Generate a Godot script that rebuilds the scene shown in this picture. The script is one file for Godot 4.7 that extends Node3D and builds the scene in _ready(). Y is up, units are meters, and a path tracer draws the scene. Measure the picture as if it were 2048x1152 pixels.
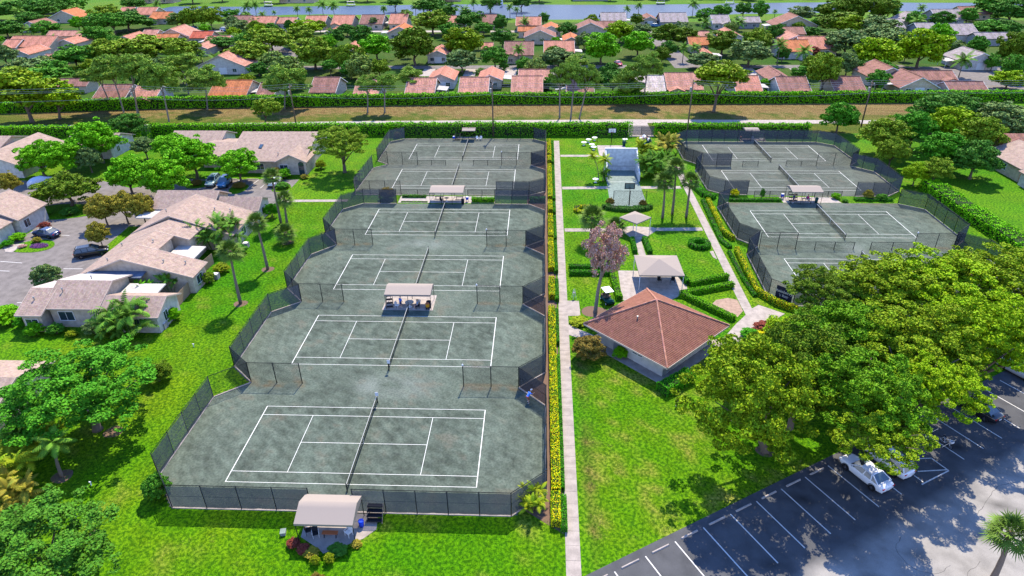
extends Node3D
# A tennis club seen from a drone: ten clay courts, lawns, clubhouse, townhouses, a far neighbourhood and a lake.

const TREES := [
	[-45.5,-50.35,5,7.89,4.25,0,0,"near_green","large spreading green tree on the lawn left of the nearest court"],
	[-37.75,-31.8,4.2,6.44,3.22,0,0,"near_fine","dense fine-leaved green tree in the bottom left corner"],
	[-40.16,-128.72,6,6.44,3.91,0,0,"near_olive","olive green tree on the lawn beside the far left courts"],
	[22.5,-49.2,8.2,6.84,6.34,-3.08,2.28,"near_yolive","large olive tree on the lawn corner between clubhouse and parking lot"],
	[28.62,-60.14,5.2,5.05,3.32,0,0,"near_lime","lime green tree at the clubhouse corner below the banner fence"],
	[34.68,-69.95,6.2,5.47,3.37,0,0,"near_dolive","dark olive tree overhanging the near right court"],
	[41.85,-69.95,6.5,7.24,4.53,0,0,"near_yolive","olive tree right of the dark tree over the right court"],
	[47.8,-69.21,6.8,7.77,4.86,0,0,"near_lime","yellow green tree below the right court net fence"],
	[55.41,-71.3,6.6,8.25,5.22,0,0,"near_yolive","yellow olive tree at the right picture edge below the hedge"],
	[32.7,-59.09,6,6.57,5.1,0,0,"near_green2","bright green tree in the middle of the grove by the parking lot"],
	[37.63,-55.43,8,7.04,4.9,0,0,"near_yolive","broad olive tree in the centre right of the grove"],
	[45.8,-57.41,8,6.92,5.51,0,0,"near_lime","lime tree at the right edge above the parking lot"],
	[25.95,-52.48,7.5,5.87,5.37,0,0,"near_dolive","olive tree right behind the big tree on the lawn corner"],
	[32.6,-52.6,9,5.57,4.35,-3.46,5.71,"near_green2","green tree at the parking kerb above the white cars"],
	[30.6,-50.2,8,4.29,2.28,-2.03,7.22,"near_yolive","yellow olive tree reaching over the white sedan"],
	[40,-55.6,8.5,4.33,3.29,-4.15,7.05,"near_lime","lime tree at the kerb behind the parked bicycles"],
	[22.86,-58.43,4.2,3.56,2.54,0,0,"near_dolive","small olive tree at the roof corner of the clubhouse"],
	[70.76,-157.7,4,4.69,3.4,0,0,"mid_green","leafy green tree at the back corner of the right courts"],
	[92.16,-156.93,5.5,6.72,3.74,0,0,"mid_dark","dark tree at the road behind the right grove"],
	[73.84,-141.26,4.5,5.48,3.82,0,0,"mid_olive","olive tree against the right court fence"],
	[81.63,-145.08,5,5.23,3.74,0,0,"mid_green","green tree in the grove right of the far right courts"],
	[90.19,-146.2,5.5,6.36,4.32,0,0,"mid_lime","yellow green tree in the grove by the brown bungalow"],
	[92.51,-139.7,5,5.26,4.25,0,0,"mid_olive","olive tree left of the brown bungalow roof"],
	[81.19,-131.3,4.5,5.32,3.82,0,0,"mid_green","glossy green tree in front of the right grove"],
	[84.68,-126.58,4.2,4.82,3.57,0,0,"mid_dark","dark tree above the right neighbour lawn"],
	[71.78,-132.83,3.6,3.48,3.04,0,0,"mid_olive","pale twiggy tree at the fence of the far right court"],
	[103.3,-150.69,5.5,7.79,3.96,0,0,"mid_grey","grey green tree at the right edge near the road"],
	[97.69,-158.3,6,5.81,3.04,0,0,"mid_dark","dark tree highest in the right grove"],
	[103.28,-146.55,3,3.07,2,0,0,"mid_green","round green shrub tree beside the brown bungalow"],
	[71.84,-122.62,2.6,2.47,2.05,0,0,"mid_lime","small yellow green tree at the right court corner"],
	[75.59,-123.02,3.2,3.34,2.46,0,0,"mid_olive","small olive tree above the long right hedge"],
	[-94.65,-134.11,5.2,5.77,4.42,0,0,"mid_bright","bright green tall tree in the left community by the white gable"],
	[-101.25,-124.86,4.2,4.9,3.57,0,0,"mid_bright","bright green tree left of the tall one by the beige roof"],
	[-97.03,-126.2,4.2,4.34,3.57,0,0,"mid_bright","bright green tree between two others by the beige roof"],
	[-86.24,-110.06,3.4,5.67,2.89,0,0,"mid_dolive","dark round tree on the island beside the covered car"],
	[-77.82,-115.54,4.2,4.51,3.57,0,0,"mid_bright","bright green tree at the drive left of the parked blue car"],
	[-69.93,-113.43,4.6,5.2,3.91,0,0,"mid_bright","large bright tree over the drive in the left community"],
	[-69.41,-124.67,4.8,5.76,4.08,0,0,"mid_bright","bright tree beside the teal parked vehicle"],
	[-59.23,-122.18,4,4.63,3.22,0,0,"mid_bright","rounded bright tree behind the blue parked car"],
	[-78.43,-133.18,4.2,4.47,2.62,0,0,"mid_bright","bright tree in front of the far beige gable"],
	[-85.94,-136.31,3.2,3.1,2.01,0,0,"mid_grey","grey leafed small tree by the far beige roof"],
	[-93.35,-127.9,3,2.8,2.55,0,0,"mid_grey","bare grey branched tree by the tall bright tree"],
	[-96.03,-148.61,4.2,4.51,2.74,0,0,"mid_dark","dark multi trunk tree at the hedge by the leaning pole"],
	[-69.64,-79.12,2.2,2.13,1.87,0,0,"mid_grey","sparse young tree beside the front beige townhouse"],
	[-74.23,-101.13,3.4,2.88,2.45,0,0,"mid_orange","orange tinged slender tree near the long beige roof, left one"],
	[-71.13,-102.06,3.6,3.06,2.41,0,0,"mid_orange","orange tinged slender tree near the long beige roof, middle one"],
	[-67.78,-101.69,3.4,2.41,2.44,0,0,"mid_orange","orange tinged slender tree near the long beige roof, right one"],
	[-70.09,-92.65,2.6,1.92,1.95,0,0,"mid_orange","small orange green tree beside the black parked car"],
	[-91.98,-110,1.8,1.86,1.47,0,0,"mid_olive","small round olive tree beside the dark island tree"],
	[-101.02,-115.15,2.6,2.22,2.21,0,0,"mid_orange","orange green small tree at the left edge"],
	[7.67,-74.81,9.12,2.99,3.95,0.82,-0.02,"near_pink","pink blossoming tree beside the golf cart"],
	[-132.82,-166.18,8.57,9.27,4.63,-0.34,-0,"far_yolive","yellow orange leafed tree on the verge at the left edge"],
	[-127.42,-169.19,6.36,6.44,3.54,1.6,0,"far_lime","small lime green tree on the verge near the left edge"],
	[-69.99,-163.64,4.68,4.04,2.8,1.36,-0,"far_olive","small olive tree on the verge beside the road"],
	[46.21,-177.01,9.49,7.52,3.98,0.33,0,"far_yolive","large olive verge tree right of the basketball wall"],
	[82.14,-198.11,6.98,5.67,4.81,-0.81,-0.01,"far_olive","open crowned verge tree behind the right courts"],
	[-119.08,-179.25,9.25,5.11,2.55,-1.11,-0.01,"pine","slender leaning pine at the left end of the pine row"],
	[-113.82,-176,10.8,6.08,4.67,-0.16,-0,"pine","pine second from the left in the verge row"],
	[-108.83,-173.89,12.08,5.95,4.57,1.77,0.02,"pine","tall pine beside the leaning utility pole"],
	[-96.54,-166.85,10.52,5.61,5.63,0.66,0,"pine","broad shaggy pine on the verge left of the far orange roof"],
	[-91.77,-178.95,7.48,5.86,4.5,1.11,0.01,"pine","pine in front of the orange tiled roof"],
	[-70.65,-180.29,7.17,6.68,5.1,1.55,0.01,"pine","pale pine pair crown left of the white walled house"],
	[-105.64,-196.95,9,6.48,3.45,0,0,"pine","pine behind the hedge left of the orange roof"],
	[-46.36,-175.85,7.22,3.38,2.9,0.77,0,"pine","verge pine left one of the near pair"],
	[-41.71,-175.87,7.21,3.36,3.13,0.67,0,"pine","verge pine right one of the near pair"],
	[-39.1,-197.21,4.95,5.34,3.12,0.44,0,"pine","dark pine behind the hedge above the pink roof"],
	[-35.45,-196.78,3.07,3.46,2.07,0.24,0,"pine","small round pine in front of the pink roof"],
	[5.2,-170.93,10.38,2.95,3.4,-0.27,-0,"pine","thin pine in the middle verge group, left one"],
	[8.05,-170.12,10.96,3.62,4.16,0.69,0,"pine","pine in the middle verge group, centre one"],
	[10.26,-170.12,9.71,3.63,4.17,1.74,0.01,"pine","pine in the middle verge group, right one"],
	[23.65,-186.08,5.82,4.99,4.95,0.27,0,"pine","dark pine behind the hedge right of the middle group"],
	[28.86,-186.08,9.44,4.74,4.5,0.32,0,"pine","tall pine behind the hedge by the white roof"],
	[10.78,-198.21,9,3.94,1.97,0,0,"pine","flat topped pine above the middle verge group"],
]
# x, z, crown height, radius, half height, kind, order, zone, side
const FAR_TREES := [
	[-288.2,-360.4,5.6,9.4,4.2,"dark",0,0,0],
	[-274.4,-359.4,5.9,9.4,4.2,"dark",1,0,0],
	[-260.7,-359.7,5.9,9.4,4.2,"dark",5,0,0],
	[-283.8,-382.5,5.2,6.6,4.2,"dark",2,0,0],
	[-274.1,-377,5.5,6.6,4.2,"dark",4,0,0],
	[-264.4,-377.2,4.7,6.6,4.2,"dark",6,0,0],
	[-275,-391.5,4.9,8.5,4.2,"mid",0,0,0],
	[-263.4,-391.1,5.4,8.5,4.2,"mid",1,0,0],
	[-219.3,-348.6,5,9.1,4.2,"olive",0,0,0],
	[-204.5,-314.9,4.8,6.7,4.2,"mid",1,1,0],
	[-195.5,-313.3,5.9,6.7,4.2,"mid",3,1,0],
	[-195.2,-324.8,5,9.9,4.2,"dark",7,0,0],
	[-220.7,-304.1,4,6.4,3.4,"mid",0,1,0],
	[-240,-304.7,4,8.1,3.4,"dark",0,1,0],
	[-249.6,-335.6,4,6.6,3.4,"dark",3,0,0],
	[-228.6,-391,5,7.1,3.5,"dark",8,0,0],
	[-165.7,-328.4,5.7,6.6,5.1,"olive",1,0,0],
	[-156.7,-328.2,5.7,6.6,5.1,"olive",2,0,0],
	[-174.2,-330,4,5.4,3.4,"pale",-1,0,0],
	[-145.1,-250.7,5,9.9,4.2,"olive",1,2,0],
	[-156,-243.8,5,9.1,4.2,"olive",0,2,0],
	[-165.1,-236.7,4.5,7.6,3.8,"mid",2,3,0],
	[-168,-218.3,4,8.3,3.4,"grey",0,3,0],
	[-156.2,-212.7,4,5.9,3.4,"mid",1,3,0],
	[-187.3,-286.5,4,6.3,3.4,"mid",2,1,0],
	[-129.3,-243.4,5,6.9,4.2,"olive",2,2,0],
	[-127.8,-272.3,3,6.7,2.5,"dark",2,2,0],
	[-133,-304.2,4,7,3.4,"grey",-1,1,0],
	[-123.2,-315.7,2.5,3.6,1.9,"mid",4,0,0],
	[-115.3,-317.1,3,2.7,2.5,"dark",10,0,0],
	[-102.7,-239.5,5,8.2,4.1,"olive",3,2,0],
	[-104.2,-264,5.5,9.7,4.7,"olive",4,2,0],
	[-97.4,-277.6,5,7,3.5,"olive",4,1,0],
	[-78,-233.4,6,8.8,5.1,"olive",2,3,0],
	[-102.9,-303.3,4,7.6,3.4,"lime",2,1,0],
	[-90.6,-229.1,4,5.2,2.9,"pale",1,3,0],
	[-116.9,-269.8,4,4.6,2.7,"mid",2,2,0],
	[-93.7,-222.5,2.5,3.8,2.1,"dark",2,3,0],
	[-80,-212.3,5,5.4,3.5,"pale",2,3,0],
	[-162.5,-239,3.5,4.6,3,"dark",0,2,0],
	[-189.7,-333.2,2.5,4,2.1,"dark",9,0,0],
	[-191.7,-280.9,2.5,3.1,2.1,"dark",1,1,0],
	[-193.2,-239.9,4,4.9,3.4,"grey",-1,2,0],
	[-155.3,-203.6,3.5,7.4,3,"mid",0,3,0],
	[-161.4,-202.5,4,7.5,3.4,"olive",0,3,0],
	[-161.1,-359.5,3,5.2,2.5,"mid",3,0,0],
	[-67.4,-226.4,5,3.7,4.2,"olive",3,3,0],
	[-83.4,-279.6,4,4.6,3,"dark",3,1,0],
	[-170.8,-334.6,3,3.9,2.5,"mid",2,0,0],
	[-70.4,-272.7,5,5.5,4.2,"dark",0,2,1],
	[-64.1,-229.4,5,5.7,4.2,"olive",0,3,1],
	[-59.8,-249.2,5,6.7,4.2,"bright",0,2,1],
	[-44.3,-240.3,7,8.4,6,"darkolive",0,2,1],
	[-57,-212.1,5,5.2,4,"pale",0,3,1],
	[-47.6,-307.6,6,9,4.5,"olive",-1,1,1],
	[-57.7,-364.5,6,8.7,4.3,"dark",1,0,1],
	[-46.1,-343.1,6,7.2,4,"dark",2,0,1],
	[-32.3,-320.3,5,7.6,4.2,"dark",3,0,1],
	[-28.4,-253.4,6,8.1,5,"limeolive",-1,2,1],
	[-26.4,-228.3,4,5.8,3.4,"grey",0,3,1],
	[-15.5,-233,4.5,5.2,3.8,"mid",1,3,1],
	[-15.1,-275.8,4,5.4,3.2,"dark",1,1,1],
	[-18,-316.4,4,4.2,3.4,"dark",5,0,1],
	[0.5,-284.3,2,2.6,1.6,"dark",2,1,1],
	[1.3,-337.7,3,3.1,2.5,"dark",7,0,1],
	[11.4,-298.8,3.5,4.7,3,"dark",3,1,1],
	[21.3,-241.7,6,7.7,5.1,"bright",2,2,1],
	[35.7,-254.6,5,6.4,4.2,"bright",3,2,1],
	[32.3,-285.4,5,6,3.7,"lime",-1,1,1],
	[17,-270.2,3.5,4.3,3,"grey",-1,2,1],
	[6.4,-236.8,3.5,5.9,3,"grey",2,3,1],
	[43.6,-301.4,3,4.8,2.5,"grey",0,1,1],
	[49.7,-274,5,7.3,4,"darkolive",4,2,1],
	[58.8,-294,4,4.7,3.1,"grey",1,1,1],
	[-85.3,-304.9,3,4.2,2.5,"dark",4,1,0],
	[-80.6,-390.3,5,5.2,2.6,"dark",0,0,1],
	[-27.2,-383.6,5,6,3,"dark",4,0,1],
	[-10.7,-386.8,5,6.1,3,"dark",6,0,1],
	[-38.8,-296.6,4,4.7,3.1,"mid",0,1,1],
	[-25,-305.8,3,4.8,2.4,"mid",1,1,1],
	[21.3,-196.8,4,4.7,3.1,"dark",3,3,1],
	[-77.8,-325.8,3,3.5,2.4,"grey",0,0,1],
	[25.2,-188,4,4,2.5,"dark",4,3,1],
	[89.5,-354.5,4,5.7,3.4,"mid",1,0,2],
	[102,-360.8,4,4.9,3.4,"dark",0,0,2],
	[106.4,-348.6,5,4.3,4.2,"mid",2,0,2],
	[93.9,-284,4,4.3,3.4,"dark",0,1,2],
	[124.5,-343.4,4,7.6,3.4,"grey",0,0,2],
	[141.5,-364.3,3,4.1,2.5,"dark",1,0,2],
	[138.4,-340.9,5.7,7.9,5.1,"darkolive",0,0,2],
	[149.1,-344.6,6.8,7.9,5.1,"darkolive",1,0,2],
	[149.8,-346.1,5.8,8,5.1,"darkolive",2,0,2],
	[160.6,-341.5,6.8,8,5.1,"darkolive",3,0,2],
	[168,-349.3,5,6.1,4.2,"dark",2,0,2],
	[127.9,-304.3,5,10.4,4.2,"darkolive",-1,1,2],
	[128.5,-295.5,5.5,7.2,3.7,"limeolive",-1,1,2],
	[137.7,-294.1,5,9.4,4.2,"grey",-1,1,2],
	[111.2,-256.8,5,8.1,4.2,"grey",0,2,2],
	[127.5,-266,5,10.1,4.2,"grey",1,2,2],
	[109.2,-227.4,6,8.3,4.9,"lime",0,3,2],
	[126.3,-233.8,7,9.1,6,"lime",1,3,2],
	[151.9,-271.5,5,5.7,4.1,"bright",-1,2,2],
	[166.9,-321.2,4,4.7,3.4,"mid",5,0,2],
	[178.6,-320.8,4,5.8,3.4,"dark",3,0,2],
	[195.6,-331.6,4,5,3.4,"mid",6,0,2],
	[183.2,-292.9,4,7.2,3.4,"mid",-1,1,2],
	[191.2,-295,4,6.4,3.4,"dark",3,1,2],
	[218,-351.7,6,9.7,4.9,"mid",7,0,2],
	[215.1,-332.3,6,9.3,5.1,"dark",4,0,2],
	[159.4,-239.2,6,6,5.1,"darkolive",1,2,2],
	[71.2,-236.8,5,7.8,4.2,"greydark",-1,3,2],
	[67.2,-257.7,5,7.7,4.1,"darkolive",0,2,2],
	[80.6,-261.2,5,5.8,3.9,"olive",-1,2,2],
	[56.5,-276.3,4,5.9,3.4,"darkolive",1,1,1],
	[54.8,-232.8,3,5.7,2.5,"grey",0,3,2],
	[112.6,-296,2.5,4.6,2.1,"dark",2,1,2],
	[99.2,-253.8,2,2.5,1.7,"red",-1,2,2],
	[85.2,-244.9,3,2.7,2.5,"dark",0,2,2],
	[78,-335.9,4,5.4,3.4,"mid",0,0,2],
	[102.3,-220.9,3,3.2,2.5,"dark",-1,3,2],
	[107.5,-218.1,3,4.5,2.5,"mid",2,3,2],
	[137.1,-203.1,3,5.2,2.5,"lime",2,3,2],
	[143.7,-212.7,5,4.1,3.4,"mid",4,3,2],
	[147.6,-228.7,3,2.9,2.5,"mid",3,3,2],
	[150.4,-257.5,3,3.9,2.5,"grey",2,2,2],
	[-1.3,-215.8,3.6,4.1,3.3,"pale",2,3,1],
	[68.8,-340.5,1.9,2.1,1.6,"grey",1,0,1],
	[55.3,-225.5,2.2,2.3,1.5,"olive",0,3,2],
	[-137.7,-229.9,3.7,3.2,2.1,"pale",0,3,0],
	[-147.3,-228.6,2,2.2,1.6,"bright",-1,3,0],
	[42.7,-242.7,3.2,3.5,2.5,"darkolive",3,2,1],
	[-230.4,-286.8,2.2,2.1,1.5,"bright",0,1,0],
	[-52.6,-220.1,3.3,3.9,2.9,"olive",1,3,1],
	[123.3,-317.5,3.2,3.3,2.5,"mid",3,0,2],
	[-127.7,-298.1,2.3,2.8,1.7,"dark",2,1,0],
	[13.7,-231,3,2.9,2.4,"dark",1,3,1],
	[137.9,-319.3,4.8,4.2,3.2,"olive",-1,0,2],
	[-153.7,-197.9,3,2.7,1.8,"darkolive",0,3,0],
	[80.3,-211.5,3.1,3.4,2.1,"mid",0,3,2],
	[5.4,-196.8,2.8,2.5,1.9,"grey",1,3,1],
	[137.9,-310.1,2.9,2.9,1.8,"bright",-1,1,2],
	[104.5,-309.5,2.2,2.7,1.9,"dark",1,1,2],
	[160.6,-244.4,2.4,3.1,2.5,"dark",2,2,2],
	[-114.8,-198.7,2.2,2.5,1.6,"olive",1,3,0],
	[-99.4,-287.4,3.2,3.3,2.4,"olive",5,1,0],
	[-146.3,-267.7,3.1,3.9,2.9,"bright",0,2,0],
	[-251.4,-311.2,4.5,4.2,3,"darkolive",-1,1,0],
	[-150.5,-307.7,3.2,3.1,1.9,"bright",1,1,0],
	[85.7,-218.6,4.4,3.8,2.7,"olive",1,3,2],
	[-65.8,-341.6,4.3,4.1,2.5,"pale",-1,0,1],
	[-118,-287.5,4,4.1,3.5,"lime",1,1,0],
	[91.6,-297.5,2.4,2.7,2,"olive",0,1,2],
	[-164.1,-260.8,4.1,4.1,3.3,"mid",1,2,0],
	[-0.9,-221.5,2.3,2.3,1.5,"pale",3,3,1],
	[158.7,-257.5,3.4,3.9,3.3,"mid",-1,2,2],
	[44.3,-325.9,3.8,3.6,2.5,"darkolive",-1,0,1],
	[5.9,-268.6,2.5,3.1,2.6,"bright",1,2,1],
	[-167.8,-263,3.3,2.9,2,"mid",0,2,0],
	[150.4,-262.7,1.9,2.3,1.6,"lime",-1,2,2],
	[-208,-351.8,4.2,3.8,2.9,"grey",0,0,0],
	[-143.1,-320.3,4.2,3.9,2.8,"grey",1,0,0],
	[127.1,-244.2,2.8,2.8,1.9,"dark",1,2,2],
	[-123.8,-299.1,4.5,4,3.1,"olive",1,1,0],
	[-114.1,-211,3.7,3.6,2.4,"limeolive",3,3,0],
	[162.3,-348,3.1,3.4,2.5,"mid",4,0,2],
	[112,-309.6,2.7,2.9,2.3,"olive",1,1,2],
	[-87,-281.1,2,2.5,1.5,"mid",4,1,0],
	[202.9,-317.2,1.9,2.1,1.3,"grey",1,0,2],
	[-128.8,-210.7,2,2.6,2.2,"dark",1,3,0],
	[46.7,-253.2,3.3,3.4,2.7,"dark",2,2,1],
	[80.4,-300,3.7,3.4,2.8,"pale",0,1,2],
	[-69.3,-222.2,3.5,3.1,1.9,"mid",5,3,0],
	[-61.5,-218.5,3.1,3.9,2.9,"mid",0,3,1],
	[-216.7,-282.6,2.3,2.2,1.4,"olive",0,1,0],
	[23,-219.6,1.9,2.3,1.8,"grey",3,3,1],
	[-101.3,-292.5,1.6,2,1.2,"bright",2,1,0],
	[66.2,-202,2,2.1,1.6,"bright",-1,3,2],
	[-74.3,-202.3,3.5,3.6,2.8,"mid",4,3,0],
	[97.8,-199.2,3.8,3.5,2.7,"mid",1,3,2],
	[-149.2,-222,3.6,3.8,2.6,"limeolive",2,3,0],
	[-127.4,-313.8,2.8,3.1,2,"olive",2,1,0],
	[-18.9,-217.9,1.9,2.5,1.6,"pale",1,3,1],
	[-24.3,-269.8,2.6,2.8,1.7,"mid",0,2,1],
	[144.1,-280.8,3,2.9,2.2,"pale",1,1,2],
	[22.2,-215.1,2.8,3.5,2.8,"dark",2,3,1],
	[36.5,-292.1,2.2,2.5,1.8,"bright",-1,1,1],
	[-159.9,-260.3,4,3.6,2.2,"dark",1,2,0],
	[-217.9,-328,1.7,2.3,1.9,"bright",1,0,0],
	[-82.1,-264.4,4.2,4.1,2.7,"bright",2,2,0],
	[-149,-350.3,3.1,3.1,2.1,"grey",2,0,0],
	[-77.7,-292.9,2,2.5,2,"dark",0,1,1],
	[-28.1,-274.4,2.9,3.1,2.6,"dark",1,2,1],
	[-127.2,-221.9,3.8,3.8,2.4,"grey",1,3,0],
	[-100,-314.2,3.3,3,2.3,"limeolive",-1,1,0],
	[186.6,-270.2,2.3,2.4,2,"grey",3,2,2],
	[-28,-295.1,2.3,2.1,1.6,"darkolive",0,1,1],
	[-126.7,-198.6,2.2,2.1,1.4,"mid",3,3,0],
	[-174.1,-247.7,3.5,3.1,1.9,"darkolive",-1,2,0],
	[-24.9,-315.8,2.8,2.5,1.5,"olive",-1,0,1],
	[22.4,-263.2,3.2,3.3,2.3,"mid",1,2,1],
	[-169.3,-228.2,3.4,3,2.1,"limeolive",1,3,0],
	[-185.5,-221.7,3,2.9,1.7,"limeolive",0,3,0],
	[-5.4,-228.9,2.7,3.5,2.1,"mid",2,3,1],
	[98.1,-221.5,4,4,3.3,"grey",1,3,2],
	[-78.4,-217.4,2.7,2.6,1.9,"darkolive",2,3,0],
	[-219.9,-325.2,3.4,3.7,3.1,"bright",0,0,0],
	[4.8,-245.8,2.9,3.5,2.7,"darkolive",2,2,1],
	[-12.3,-230.1,1.8,2,1.3,"dark",0,3,1],
	[23.2,-319,4.1,3.6,2.9,"limeolive",-1,0,1],
	[2.5,-202.1,2.2,2.3,1.9,"mid",3,3,1],
	[-50.6,-273.8,4,4.1,3.4,"olive",-1,2,1],
	[-49.1,-252.8,2.6,2.5,1.6,"pale",-1,2,1],
	[-102.3,-284.3,2.7,3.2,2.6,"olive",3,1,0],
	[-237.3,-310.4,2.9,3.3,2.1,"pale",-1,1,0],
	[-145.6,-209.2,3,2.9,2.3,"dark",0,3,0],
	[-89.2,-201.4,3.1,2.8,2.1,"limeolive",4,3,0],
	[-154.3,-221.1,2,2.6,2.1,"darkolive",1,3,0],
	[-132,-295,3.3,3.5,2.2,"lime",0,1,0],
	[-36.6,-257.9,2.7,2.4,2,"darkolive",1,2,1],
	[-115.6,-242.9,2.3,2.4,1.5,"bright",1,2,0],
]
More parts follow.
